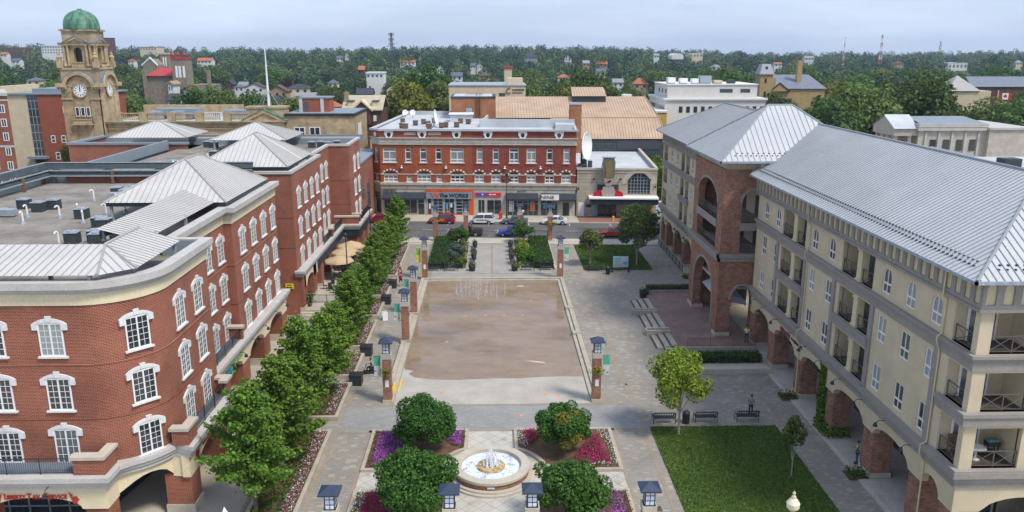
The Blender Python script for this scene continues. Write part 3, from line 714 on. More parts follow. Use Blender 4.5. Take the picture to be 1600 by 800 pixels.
sloped('r',[[(-48,43.75,16.75),(-22.4,43.75,16.75),(-23.6,47.6,17.65),(-48,47.6,17.65)],
 [(-22.4,43.75,16.75),(-20.85,45.3,16.75),(-23.6,47.6,17.65)],
 [(-20.85,45.3,16.75),(-20.95,52.2,16.75),(-23.6,52.2,17.65),(-23.6,47.6,17.65)]],
 [((-22.4,43.75,16.75),(-23.6,47.6,17.65)),((-20.85,45.3,16.75),(-23.6,47.6,17.65)),((-23.6,47.6,17.65),(-23.6,52.2,17.65))],
 [(-23,44.1,15.2,16.8),(-30,44.1,15.2,16.8),(-36,44.1,15.2,16.8),(-21.3,45.8,15.2,16.8),(-21.2,51.8,15.2,16.8),(-27,47.3,15.2,17.5),(-33,47.3,15.2,17.5),(-23.4,52,15.2,17.5)],LB)
sloped('r',[[(-23.3,52.1,16.8),(-23.3,66.2,16.8),(-26.3,68,17.62),(-26.3,52.1,17.62)]],[],[(-23.5,54.6,15.2,16.9),(-23.5,60,15.2,16.9),(-26.1,52.5,15.2,17.5),(-26.1,60,15.2,17.5)],LB)
b=MB(); b.box(-26.2,52.2,16.2,-23.5,52.3,16.75); b.box(-26.25,52.3,16.9,-26.15,66,17.4); split(b,'roof_fascia','dkmet',LB)
def hiproof(x0,y0,x1,y1,ze,za,rx0,ry0,rx1,ry1,parent,**k):
    """hipped roof over a rectangle with ridge (rx0,ry0)-(rx1,ry1)"""
    a,b_,c,d=(x0,y0,ze),(x1,y0,ze),(x1,y1,ze),(x0,y1,ze); r0=(rx0,ry0,za); r1=(rx1,ry1,za)
    if abs(rx1-rx0)>abs(ry1-ry0): pl=[[a,b_,r1,r0],[b_,c,r1],[c,d,r0,r1],[d,a,r0]]; h=[(a,r0),(b_,r1),(c,r1),(d,r0),(r0,r1)]
    else: pl=[[a,b_,r0],[b_,c,r1,r0],[c,d,r1],[d,a,r0,r1]]; h=[(a,r0),(b_,r0),(c,r1),(d,r1),(r0,r1)]
    return sloped('r',pl,h,k.get('posts',[]),parent,mr=k.get('mr','roofL'),ms=k.get('ms','seamL'),sp=k.get('sp',.5))
pp=lambda x0,y0,x1,y1:[(x,y,15.2,16.9) for x in (x0+.4,x1-.4) for y in (y0+.4,(y0+y1)/2,y1-.4)]+[((x0+x1)/2,y0+.4,15.2,16.9)]
hiproof(-32.4,65.9,-22.3,78.4,16.8,19.75,-27.3,71.1,-27.3,74.2,LB,posts=pp(-32.4,65.9,-22.3,78.4))
b=MB(); b.box(-32.3,66.05,16.45,-22.5,66.15,16.78); b.box(-22.5,66.1,16.45,-22.4,78.2,16.78); split(b,'roof_fascia','dkmet',LB)
sloped('r',[[(-48,50.5,17.5),(-38.2,50.5,17.0),(-34.5,53.6,17.0),(-48,53.6,17.6)]],[((-38.2,50.5,17.0),(-34.5,53.6,17.0))],[],LB,mr='roofL')
b=MB(); b.box(-38.5,54.0,15.2,-36.8,57.0,16.4); b.box(-40,54.0,15.2,-38.6,56,16.1); b.build('roof_hatch','parp',LB)
# dark inward-leaning screen wall on rusty posts
b=MB(); c2=MB()
for (p,q,inn) in (((-48.6,44),(-48.3,86.8),(1,0)),((-48.3,86.8),(-26,86.8),(0,-1))):
    P=Vector((*p,0)); Q=Vector((*q,0)); I=Vector((*inn,0))
    for z0,z1,d0,d1 in ((16.0,16.55,.9,.55),(16.75,17.35,.5,.1)):
        b.face([P+I*d0+Vector((0,0,z0)),Q+I*d0+Vector((0,0,z0)),Q+I*d1+Vector((0,0,z1)),P+I*d1+Vector((0,0,z1))])
    L=(Q-P).length; k=int(L/6)
    for i in range(k+1):
        a=P+(Q-P)*(i/k)+I*.95; c2.box(a.x-.13,a.y-.13,15.2,a.x+.13,a.y+.13,16.6)
r_=b.build('screen_wall','dkmet',LB); split(c2,'post','rust',r_)
b=MB(); 
for z,d in ((16.62,.75),(17.38,.08),(16.05,.95)):
    b.box(-48.45+d,44,z-.05,-48.3+d,86.6,z+.05); b.box(-48.3,86.65-d,z-.05,-26,86.8-d,z+.05)
b.build('screen_rails','galv',r_)
# ================================================================ left block, north half
LC=thing('brick_block','red brick block with plain parapet, second in the left row','building',(-26,100,0))
fpc=[(-46,86.35),(-22.0,86.35),(-22.0,101.2),(-23.2,101.2),(-23.2,112.6),(-20.4,112.6),(-20.4,122.3),(-46,122.3)]
b=MB(); wallrun(b,fpc,4.4,16.1)
b.face([(-30,86.3,0),(-21.98,86.3,0),(-21.98,86.3,5),(-30,86.3,5)]); b.box(-23.3,86.32,0,-21.95,88.0,5)
b.build('wall','brickL',LC)
def fpcd(d): return [(-46,86.35-d),(-22.0+d,86.35-d),(-22.0+d,101.2+d),(-23.2+d,101.2+d),(-23.2+d,112.6-d),(-20.4+d,112.6-d),(-20.4+d,122.3+d),(-46,122.3+d)]
b=MB(); ring(b,-.35,.12,16.1,16.4,fp=fpcd); b.build('coping','trimL',LC)
b=MB(); 
for z in (7.85,11.25): ring(b,-.05,.035,z,z+.1,fp=fpcd)
b.build('string_course','brickL',LC)
b=MB(); b.face([(-45.6,86.9,15.3),(-22.4,86.9,15.3),(-22.4,101,15.3),(-23.6,101,15.3),(-23.6,112.9,15.3),(-20.8,112.9,15.3),(-20.8,122,15.3),(-45.6,122,15.3)]); b.build('flat_roof','gravel',LC)
b=MB(); q=fpcd(-.36)
for i in range(len(q)-1): b.face([(*q[i+1],15.3),(*q[i],15.3),(*q[i],16.2),(*q[i+1],16.2)])
b.box(-47,87,15.3,-46.7,116,16.5); b.box(-46.7,87,16.5,-47.1,116,16.6)
b.build('parapet','parp',LC)
hiproof(-32.6,86.9,-22.4,98.8,16.8,19.9,-27.4,92.2,-27.4,93.5,LC,posts=pp(-32.6,86.9,-22.4,98.8))
hiproof(-39.5,112.3,-28.8,122.5,17.0,19.0,-34.5,117.2,-34.0,117.2,LC,posts=[(-29.2,112.7,15.3,17.1),(-39,112.7,15.3,17.1)])
b=MB(); b.box(-32.4,87.1,16.45,-22.6,87.2,16.78); b.box(-22.65,87.2,16.45,-22.55,98.6,16.78); split(b,'roof_fascia','dkmet',LC)
# far wing over the light well
b=MB(); b.box(-61,116.2,0,-44.2,116.6,16.0); b.box(-61,116.3,0,-60.7,127,16.0); b.build('wing_wall','brickL',LC)
b=MB(); b.box(-61.2,116.0,16.0,-44.0,116.7,16.3); b.box(-61.2,116.5,16.0,-60.5,127,16.3); b.box(-61,126.7,15.3,-20.5,127,16.3); split(b,'wing_coping','parp',LC)
b=MB(); b.face([(-60.7,116.6,15.3),(-44,116.6,15.3),(-44,126.8,15.3),(-60.7,126.8,15.3)]); b.build('wing_roof','gravel',LC)
hiproof(-55.5,116.9,-44.4,126,16.9,18.9,-50.3,121,-49.6,121,LC)
b=MB(); b.face([(-46,86.35,0),(-47,86.35,0),(-47,116,0),(-47,116,15.3),(-47,86.35,15.3)][1:]); b.build('well_wall','parp',LC)
for z in (11.95,8.5,5.15):
    for y in (89.2,92.5,95.75,98.85): putwin(WL,LC,(-22,y,z),E)
    for y in (103.6,107.3,110.3)[1:]: putwin(WL,LC,(-23.2,y,z),E)
    for y in (117.0,120.3): putwin(WL,LC,(-20.4,y,z),E)
# little square windows between
b=MB(); 
for z in (13.3,9.9,6.5): b.box(-23.25,104.2,z,-23.12,104.8,z+1.1)
split(b,'window','hood',LC)
# ledge and arcade
def fpcl(d): return [(-22.2,86.3-d),(-21.5+d,86.3-d),(-21.5+d,111.0-d),(-19.3+d,111.0-d),(-19.3+d,122.5),(-22,122.5)]
b=MB(); ring(b,-.5,.16,4.5,4.75,fp=fpcl); ring(b,-.5,.3,4.75,5.0,fp=fpcl); ring(b,-.5,.42,5.0,5.25,fp=fpcl); b.box(-23.2,101.2,4.95,-21.9,112,5.15); b.box(-21.5,111.2,4.95,-19.6,122,5.15); b.build('ledge','trimL',LC)
b=MB(); archwall(b,(-21.5,87.3),(-21.5,94.2),2.9,4.5,[(1.1,5.0,.9),(5.6,6.6,.3)]); b.build('arcade_fascia','cream',LC)
M['awn']=mat('navy_fascia',(.018,.028,.04),.6,.15,2,0)
b=MB(); b.box(-21.6,94.2,3.5,-21.4,111,4.5); b.box(-21.5,110.9,3.5,-19.25,111.1,4.5); b.box(-19.4,111,3.5,-19.2,122,4.5); split(b,'navy_fascia',M['awn'],LC)
b=MB(); c2=MB()
for x,y in ((-23.0,86.4),(-23.0,91.9),(-23.0,96.0),(-23.0,101.2),(-23.0,106.3),(-21,111.2),(-21,116.4),(-21,120.6)): 
    b.box(x,y,.9,x+1.5,y+1.6,4.5); c2.box(x-.07,y-.07,.0,x+1.57,y+1.67,.9)
split(b,'pier','brickL',LC); split(c2,'plinth','stone',LC)
b=MB(); b.box(-22.9,110.9,3.3,-19.3,111,0.3)
b=MB(); b.face([(-25.2,86.4,0),(-25.2,122,0),(-25.2,122,4.5),(-25.2,86.4,4.5)]); b.build('shop_window','shop',LC)
b=MB(); c2=MB(); rl=MB()
for (x0,y0,x1,y1) in ((-22.5,111.2,-19.2,111.6),(-20.9,113,-19.2,113.4),(-21.9,103.2,-21.3,103.8)):
    kq=len(b.v)*.0002; b.box(x0+kq*.3,y0,5.25,x1-kq*.3,y1,6.2-kq*.2); c2.box(x0-.12+kq,y0-.12+kq,6.2-kq*.1,x1+.12-kq,y1+.12-kq,6.4-kq)
split(b,'balcony_wall','brickL',LC); split(c2,'balcony_cap','stone',LC)
rail(rl,(-19.3,111.6),(-19.3,121.5),5.25); rail(rl,(-21.5,103.8),(-21.5,110.9),5.25); rail(rl,(-21.5,98.5),(-21.5,103.2),5.25); split(rl,'railing','dark',LC)
o=MB(); o.box(-23.2,86.45,0,-17.4,111,.55) ; o.box(-19.7,86.15,0,-17.4,86.45,.0)
struct(o.build('raised_walk','conc2'))
o=MB(); [o.box(-21.9,85.9-k*.35,0,-18.1,86.45-k*.35,.38-k*.18) for k in range(2)]; struct(o.build('entrance_steps','stone'))
ns=thing('notice_sign','small yellow notice with black writing on the end wall of the second brick block','notice',(-22.6,86.2,4))
b=MB(); b.box(-23.4,86.18,3.15,-22.5,86.26,3.75); b.build('board',plain('notice_yellow',(.75,.62,.03),.5),ns)
marks(6,.5,.13,'sblk',ns,(-22.95,86.16,3.6),(1,0,0),(0,-1,0),2); marks(2,.72,.17,'sblk',ns,(-22.95,86.16,3.33),(1,0,0),(0,-1,0),6,.8)
# windows prototypes used for real above: take the originals off the stage
for p_ in (WL,WD):
    for ch in list(p_.children): bpy.data.objects.remove(ch)
    bpy.data.objects.remove(p_)
# ---------------------------------------------------------------- roof plant
def unit(name='condenser_unit'):
    t=thing(name,'dark condenser unit on the gravel roof','roof unit',group='condenser units on the left flat roofs')
    b=MB(); b.box(-.45,-.45,.08,.45,.45,.92); b.build('casing','dkmet',t)
    b=MB(); b.box(-.5,-.5,.92,.5,.5,.98); b.lathe([(.36,.98),(.36,1.05),(.05,1.07)],(0,0,0),12); b.build('fan_grille','galv',t)
    b=MB(); b.box(-.55,-.55,0,.55,.55,.08); b.build('pad','conc',t)
    return t
U=unit(); first=True
for (x,y,z,h) in [(-44.0,69.5,15.2,0),(-42.2,71.5,15.2,0),(-40.1,70.0,15.2,0),(-39.4,71.2,15.2,0),(-34.8,66.9,15.2,0),(-36.8,77.8,15.2,0),(-35.6,78.4,15.2,0),(-34.5,77.6,15.2,0),(-31.0,57.8,15.2,0),(-29.6,58.4,15.2,0),(-29.0,57.4,15.2,0),(-28.2,58.9,15.2,0),(-31.6,63.2,15.2,0),(-30.9,62.6,15.2,0),
     (-39.6,95.2,15.3,1),(-38.5,96.4,15.3,1),(-37.4,97.0,15.3,1),(-36.9,106,15.3,1),(-35.6,106.8,15.3,1),(-33.9,104.2,15.3,1),(-34.5,101.5,15.3,1),(-40.5,117,15.3,1),(-41.8,117.8,15.3,1),(-32.6,100.6,15.3,1),(-24.0,116.5,15.3,2),(-25.2,117.2,15.3,2),(-26.4,116.8,15.3,2),(-23.0,118.0,15.3,2)]:
    lab=['dark condenser unit on the gravel roof of the nearest brick block','dark condenser unit on the gravel roof of the second brick block','dark condenser unit at the far north end of the second brick block\'s roof'][h]
    o=place(U,(x,y,z),rnd.choice([0,.1,-.05]),lab,first); o['group']=['condenser units on the near flat roof','condenser units on the second flat roof','condenser units at the roof end'][h]; first=False
def vent():
    t=thing('roof_vent','white goose-necked vent pipe standing on the gravel roof','vent pipe',group='vent pipes on the left flat roofs')
    b=MB(); b.tube((0,0,0),(0,0,.95),.07); b.path([(0,0,.95),(0,-.08,1.07),(0,-.22,1.08),(0,-.3,.95)],.07); b.build('pipe','white',t)
    b=MB(); b.lathe([(.2,0),(.12,.25),(.07,.28)],(0,0,0),8); b.build('flashing','galv',t); return t
V=vent()
for i,(x,y,z) in enumerate([(-40.0,68.0,15.2),(-41.6,66.5,15.2),(-38.8,65.2,15.2),(-36.0,68.5,15.2),(-37.0,67.5,15.2),(-38,75.6,15.2),(-32.6,70,15.2),(-34,65.4,15.2),(-33.5,68.4,15.2),(-34.8,73.2,15.2),(-31.8,57.4,15.2),(-38.2,95.8,15.3),(-37.6,95.6,15.3),(-36.2,101.9,15.3),(-35.9,108.5,15.3),(-27.8,108.5,15.3)]): place(V,(x,y,z),rnd.uniform(-1,1),None,i==0)
ah=thing('air_handler','long grey-blue duct unit lying on the near gravel roof beside the condensers','roof unit',(-42.6,68.3,15.2))
b=MB(); b.box(-43.6,67.9,15.3,-41.2,68.7,15.85); b.box(-43.2,68.7,15.3,-42.6,69.8,15.7); b.build('duct','galv',ah); b=MB(); b.lathe([(.35,0),(.35,.5),(.1,.6)],(-44.3,66.9,15.2),10); b.build('fan_cowl','galv',ah)
ah=thing('air_handler','pale blue box unit stacked over dark condensers near the pyramid roof','roof unit',(-35,75,15.2))
b=MB(); b.box(-35.6,73.4,15.7,-33.4,74.2,16.3); b.box(-35.0,74.2,15.3,-34.2,75.6,16.5); b.build('duct','galv',ah); b=MB(); [b.box(x,y,15.2,x+.1,y+.1,15.8) for x in(-35.5,-33.6) for y in (73.5,74)]; b.build('legs','dark',ah)
ah=thing('roof_shed','long flat grey-green rooftop box behind the second brick block\'s condensers','roof housing',(-31,106,15.3))
b=MB(); b.box(-35.2,107.5,15.3,-30.2,109.5,16.35); b.build('housing','parp',ah); b=MB(); b.box(-35.4,107.3,16.35,-30,109.7,16.45); b.build('lid','galv',ah)
# ================================================================ right block (apartments over an arcade)
RB=thing('apartment_block','beige stucco apartment block with brick arcade, brick corner tower and grey metal roof, right side','building',(33,80,0))
XW=26.0
def bays(y0,y1): return (y0,y1)
W_=-1
def wall_west(b,ya,yb,zb,zt,holes,x=XW,th=.35,mi=0,mir=None):
    """wall facing the square (-X); holes given in (y,z)"""
    b.slab([(ya,zb),(yb,zb),(yb,zt),(ya,zt)],holes,(x,0,0),(0,1,0),(-1,0,0),th,mi,mir)
SB=[(64.1,69.4,66.1,66.85),(51.9,56.9,53.8,54.45)]           # balcony bays: y0,y1,column y0,y1
NBY=[(104.6,109.4,106.6,107.3)]
wys=[73.9,70.75,62.15,58.85,50.05,46.95,43.95]; wyn=[115.1,111.55,102.9,99.85,96.2,92.6]
b=MB()
def row_holes(z0,z1,ys,bb,arched,bz0,bz1,extra=[]):
    h=[]
    for y in ys:
        h.append(arch(y-.58,z0,y+.58,z1-.58,.58,8) if arched else rect(y-.58,z0,y+.58,z1))
    for q in bb+extra: h.append(rect(q[0],bz0,q[1],bz1))
    return h
cb=[(40.25,42.1)]
holes=row_holes(13.42,15.15,wys,SB,True,13.1,15.5,cb)+row_holes(9.98,11.8,wys,SB,False,9.7,12.0,cb)+row_holes(6.52,8.35,wys,SB,False,6.25,8.7,cb)
wall_west(b,39.82,76.3,5.1,15.65,holes)
nb=[(118.0,120.7)]
holes=row_holes(13.42,15.15,wyn,NBY,True,13.1,15.5,nb)+row_holes(9.98,11.8,wyn,NBY,False,9.7,12.0,nb)+row_holes(6.52,8.35,wyn,NBY,False,6.25,8.7,nb)
wall_west(b,89.04,121.27,5.1,15.65,holes)
# south gable side with balcony openings, north side
hs=[]
for z0,z1 in ((13.1,15.5),(9.7,12.0),(6.25,8.7)): hs+= [rect(26.75,z0,29.35,z1),rect(30.0,z0,32.6,z1),rect(36,z0,39,z1)]
b.slab(rect(26.02,5.1,42,15.65),hs,(0,39.8,0),(1,0,0),(0,-1,0),.4)
b.slab(rect(26.02,0,41.98,15.63),[],(0,121.3,0),(1,0,0),(0,1,0),.3)
b.slab(rect(39.8,0,121.3,15.65) if False else [(39.8,0),(121.3,0),(121.3,15.65),(39.8,15.65)],[],(42,0,0),(0,1,0),(1,0,0),.3)
b.build('wall','stuc',RB)
# recess liners of the balconies (back wall, sides, floor, ceiling) and their glass doors
fl=MB(); ln=MB(); dr=MB(); drf=MB(); rl=MB(); col=MB(); slabs=MB()
def xrail(mb,y0,y1,z,x,h=1.0):
    mb.box(x-.03,y0,z+h-.05,x+.03,y1,z+h); mb.box(x-.02,y0,z+.08,x+.02,y1,z+.12)
    n=max(1,round((y1-y0)/1.3)); w=(y1-y0)/n
    for k in range(n+1): mb.box(x-.025,y0+k*w-.025,z,x+.025,y0+k*w+.025,z+h)
    for k in range(n):
        mb.tube((x,y0+k*w,z+.1),(x,y0+(k+1)*w,z+h-.03),.016,n=4); mb.tube((x,y0+(k+1)*w,z+.1),(x,y0+k*w,z+h-.03),.016,n=4)
        mb.box(x-.012,y0+k*w+w*.5-.012,z+.1,x+.012,y0+k*w+w*.5+.012,z+h)
def yrail(mb,x0,x1,z,y,h=1.0):
    mb.box(x0,y-.03,z+h-.05,x1,y+.03,z+h); mb.box(x0,y-.02,z+.08,x1,y+.02,z+.12)
    n=max(1,round((x1-x0)/1.3)); w=(x1-x0)/n
    for k in range(n+1): mb.box(x0+k*w-.025,y-.025,z,x0+k*w+.025,y+.025,z+h)
    for k in range(n): mb.tube((x0+k*w,y,z+.1),(x0+(k+1)*w,y,z+h-.03),.02,n=4); mb.tube((x0+(k+1)*w,y,z+.1),(x0+k*w,y,z+h-.03),.02,n=4)
for bay in SB+NBY:
    y0,y1,c0,c1=bay
    for fz,tz in ((13.1,15.5),(9.7,12.0),(6.25,8.7)):
        ln.box(27.9,y0-.1,fz,28.0,y1+.1,tz+.2); ln.box(26.3,y0-.1,fz,27.95,y0,tz+.1); ln.box(26.3,y1,fz,27.95,y1+.1,tz+.1); ln.box(26.3,y0,tz,27.95,y1,tz+.1)
        fl.box(26.02,y0-.02,fz-.12,27.95,y1+.02,fz)
        dr.box(27.84,y0+.3,fz+.02,27.88,c0-.4,fz+2.05); dr.box(27.84,c1+.3,fz+.02,27.88,y1-.3,fz+2.05)
        drf.box(27.8,c1+.9,fz,27.84,c1+1.0,fz+2.1); drf.box(27.8,y0+1.0,fz,27.84,y0+1.1,fz+2.1)
        col.box(26.0,c0,fz,26.55,c1,tz); col.box(25.93,c0-.08,tz-.2,26.6,c1+.08,tz-.06); col.box(25.93,c0-.08,fz,26.6,c1+.08,fz+.14)
        xrail(rl,y0+.02,c0-.05,fz,26.15); xrail(rl,c1+.05,y1-.02,fz,26.15)
        if fz<13: slabs.box(25.78,y0-.35,fz-.75,26.0,y1+.35,fz-.02); slabs.box(25.7,y0-.4,fz-.2,26.0,y1+.4,fz-.0)
# corner balconies
for fz,tz in ((13.1,15.5),(9.7,12.0),(6.25,8.7)):
    ln.box(26.35,42.1,fz,29.6,42.2,tz+.2); ln.box(29.35,40.1,fz,29.45,42.2,tz+.2); ln.box(26.35,40.2,tz,29.5,42.1,tz+.1)
    ln.box(29.9,42.1,fz,32.8,42.2,tz+.1); ln.box(32.6,40.2,fz,32.7,42.2,tz+.1); ln.box(36,42.1,fz,39,42.2,tz)
    fl.box(26.02,39.82,fz-.12,32.7,42.15,fz); fl.box(36,39.9,fz-.12,39,42.1,fz)
    dr.box(26.8,42.0,fz+.02,28.3,42.04,fz+2.1); drf.box(26.7,41.96,fz,26.8,42.08,fz+2.2); drf.box(27.5,41.96,fz,27.6,42.08,fz+2.2); drf.box(28.3,41.96,fz,28.4,42.08,fz+2.2); drf.box(26.7,41.96,fz+2.1,28.4,42.08,fz+2.2)
    dr.box(30.3,42.0,fz+.02,31.8,42.04,fz+2.1)
    yrail(rl,26.75,29.35,fz,39.95); yrail(rl,30.0,32.6,fz,39.95)
    xrail(rl,40.25,42.05,fz,26.15)
    ln.box(26.2,118,fz,27.5,118.05,tz)
    for yy in ((118.0,118.1),(120.6,120.7)): ln.box(26.3,yy[0],fz,27.9,yy[1],tz)
    ln.box(27.8,118,fz,27.9,120.7,tz); fl.box(26.1,118,fz-.12,27.9,120.7,fz); xrail(rl,118.0,120.7,fz,26.15)
    if fz<13:
        slabs.box(25.75,39.55,fz-.75,26.0,42.5,fz-.05); slabs.box(25.65,39.45,fz-.22,26.0,42.55,fz); slabs.box(26.0,39.55,fz-.75,42,39.8,fz-.05); slabs.box(26.0,39.45,fz-.22,42,39.8,fz)
M['crpt']=mat('balcony_carpet',(.10,.08,.065),.95,.15,2,.1)
split(ln,'balcony_recess','stuc',RB); split(fl,'balcony_floor',M['crpt'],RB); split(dr,'balcony_door_glass','glass3',RB); split(drf,'balcony_door_frame','white',RB)
split(rl,'balcony_railing','bronze',RB); split(col,'balcony_column','stuc2',RB); split(slabs,'balcony_edge','trimR',RB)
# belts, frieze, eaves
def belt(b,z0,z1,d,segs=((39.8,76.4),(89.0,121.3)),sx=True):
    for a,c in segs: b.box(26.0,a,z0,26.0-d,c,z1)
    if sx: b.box(26.0-d,39.8-d,z0,42,39.8,z1)
b=MB(); belt(b,12.15,12.75,.10); belt(b,12.75,12.9,.2); belt(b,12.9,13.08,.3); split(b,'belt_course','trimR',RB)
b=MB(); belt(b,5.1,5.6,.12); belt(b,5.6,5.8,.22); belt(b,5.8,6.15,.4); split(b,'ledge','trimR',RB)
# frieze: grey band with a row of cream arched panels
b=MB(); pn=MB()
for a,c in ((39.6,76.4),(89.05,121.4)):
    n=int((c-a)/.92); w=(c-a)/n; hl=[arch(a+k*w+.2,15.95,a+(k+1)*w-.2,16.85,.25,6) for k in range(n)]
    b.slab([(a,15.6),(c,15.6),(c,17.4),(a,17.4)],hl,(25.78,0,0),(0,1,0),(-1,0,0),.12); pn.box(25.87,a,15.7,26.1,c,17.3)
    b.box(25.7,a,15.55,25.78,c,15.72)
n=17; w=(42-25.8)/n
b.slab(rect(25.80,15.6,42,17.4),[arch(25.8+k*w+.2,15.95,25.8+(k+1)*w-.2,16.85,.25,6) for k in range(n)],(0,39.58,0),(1,0,0),(0,-1,0),.12); b.box(25.7,39.5,15.55,42,39.58,15.72)
pn.box(25.9,39.68,15.7,42,39.9,17.3)
b.build('frieze','trimR',RB); pn.build('frieze_panels','stuc2',RB)
b=MB(); b.box(25.0,39.0,17.25,26.3,76.3,17.42); b.box(25.0,39.0,17.25,43,40.2,17.42); b.box(25.0,89.5,17.25,26.3,122.2,17.42)
b.box(24.86,38.86,17.28,25.0,76.3,17.46); b.box(24.86,38.86,17.28,43,39.0,17.46); b.box(24.86,89.5,17.28,25.0,122.3,17.46); b.build('gutter','galv',RB)
# roof
sloped('r',[[(25,39,17.45),(41,39,17.45),(33,47,21.85)],[(41,39,17.45),(41,77,17.45),(33,81,21.85),(33,47,21.85)],[(25,76.3,17.45),(25,39,17.45),(33,47,21.85),(33,81,21.85),(27,81,18.5)],
  [(25,90,17.45),(33,84,21.85),(33,114,21.85),(25,122.2,17.45)][::-1],[(25,122.2,17.45),(33,114,21.85),(41,122.2,17.45)],[(41,85,17.45),(41,122.2,17.45),(33,114,21.85),(33,84,21.85)]],
 [((25,39,17.45),(33,47,21.85)),((41,39,17.45),(33,47,21.85)),((33,47,21.85),(33,83,21.85)),((33,83,21.85),(33,114,21.85)),((25,122.2,17.45),(33,114,21.85))],[],RB,mr='roofR',ms='seamR',sp=.42)
hiproof(22.0,76.2,37.5,90.2,18.65,23.6,28.5,83.2,31.0,83.2,RB,mr='roofR',ms='seamR',sp=.55)
b=MB(); b.box(21.95,76.15,18.45,37.6,90.3,18.64); b.box(21.88,76.08,18.5,22.0,90.3,18.7); b.box(21.88,76.08,18.5,37.5,76.2,18.7); b.build('tower_gutter','galv',RB)
b=MB(); b.box(26.0,76.5,15.6,37,90,18.45); b.box(23.0,77.6,17.6,26,88.8,18.45); b.build('tower_attic','stuc',RB)
# snow guards: two staggered rows of small studs above the eaves
b=MB()
def guards(p,q,up,n,rows=2):
    p=Vector(p);q=Vector(q);up=Vector(up).normalized()
    for r in range(rows):
        for k in range(n):
            c=p+(q-p)*((k+.5*(r%2))/n)+up*(.8+.35*r); b.box(c.x-.05,c.y-.05,c.z,c.x+.05,c.y+.05,c.z+.09)
guards((25,40.6,17.45),(25,76.3,17.45),(8,0,4.4),84); guards((26.5,39,17.45),(40,39,17.45),(0,8,4.4),30); guards((23.5,76.2,18.65),(36,76.2,18.65),(0,7,4.95),24)
tag(b.build('snow_guards','dkmet',RB),kind='stuff')
# arcade: stucco fascia cut by wide low arches, brick piers behind
b=MB()
def arcw(b,ya,yb,holes): 
    P=[(ya,3.5)]
    for a,c,r in holes:
        m_=(a+c)/2; w=(c-a)/2; P+=[(m_-w*cos(PI*k/12),3.5+r*sin(PI*k/12)) for k in range(13)]
    P+=[(yb,3.5),(yb,5.12),(ya,5.12)]; b.slab(P,[],(XW,0,0),(0,1,0),(-1,0,0),.5)
PS=[39.85,43.2,49.5,56.1,62.7,69.4,75.2]
pcs=[(39.85,41.2)]+[(y,y+1.5) for y in PS[1:]]
arcw(b,39.83,76.4,[(pcs[i][1]+.0,pcs[i+1][0],.95) for i in range(len(pcs)-1)])
PN=[89.2,94.6,100.2,105.8,111.4,116.9,120.2]
arcw(b,89.05,121.25,[(PN[i]+1.3,PN[i+1],.95) for i in range(len(PN)-1)])
P=[(26.03,3.5),(27.6,3.5)]+[(30.2-2.4*cos(PI*k/12),3.5+.9*sin(PI*k/12)) for k in range(13)][1:]+[(34,3.5),(36,4.3),(41,4.3),(42,3.5),(42,5.12),(26.03,5.12)]
b.slab(P,[],(0,39.8,0),(1,0,0),(0,-1,0),.5); b.build('arcade_fascia','stuc',RB)
b=MB(); c2=MB()
for a,c in pcs: b.box(26.12,a,.45,27.55,c,3.7); c2.box(26.04,a-.07,.12,27.63,c+.07,.45)
for a in PN: b.box(26.12,a,.45,27.4,a+1.3,3.7); c2.box(26.04,a-.07,.12,27.5,a+1.37,.45)
for x in (31.9,35): b.box(x,40,.45,x+1.4,41.2,3.7); c2.box(x-.07,39.9,.12,x+1.47,41.3,.45)
split(b,'pier','brickR',RB); split(c2,'plinth','stone',RB)
b=MB(); b.box(29.6,41.2,0.12,29.7,76,5); b.box(29.6,89,0.12,29.7,121,5); b.build('shop_window','shop',RB)
b=MB()
for k in range(40):
    y=41.5+k*2.0
    if y<76 or y>89.5: b.box(29.52,y,.12,29.6,y+.1,3.4)
b.box(29.5,41.2,.12,29.6,76,.6); b.box(29.5,89,.12,29.6,121,.6); b.box(29.52,41.2,3.3,29.6,76,3.42); b.box(29.52,89,3.3,29.6,121,3.42); b.box(28.4,41.2,4.7,29.6,76,4.9)
b.build('shop_frame','trimR',RB)
b=MB(); b.box(26.4,41,4.75,29.7,76,4.95); b.box(26.4,89,4.75,29.7,121,4.95); b.build('arcade_ceiling','stuc',RB)
o=MB(); o.box(25.6,20,0,30,76,.12) ; o.box(26.0,89,0,30,122,.14); struct(o.build('arcade_walk','conc'))
o=MB(); o.box(25.3,20,0,25.6,72,.1); o.box(25.55,89,0,26.0,121,.16); struct(o.build('arcade_kerb','stone'))
# pilaster strips and downpipes
b=MB()
for y in (63.35,69.9,51.2,57.5,43.0): 
    b.box(25.88,y,6.15,26.0,y+.5,12.15)
split(b,'pilaster','trimR',RB)
b=MB()
for y in (59.9+3.2,42.95): b.path([(25.2,y,17.25),(25.66,y,17.0),(25.66,y,15.5),(25.9,y,15.3),(25.9,y,13.2),(25.66,y,13.0),(25.66,y,12.7),(25.9,y,12.1),(25.9,y,6.3),(25.56,y,6.1),(25.56,y,5.5),(25.9,y,5.0),(25.94,y,.2)],.05,6)
split(b,'downpipe','stuc2',RB)
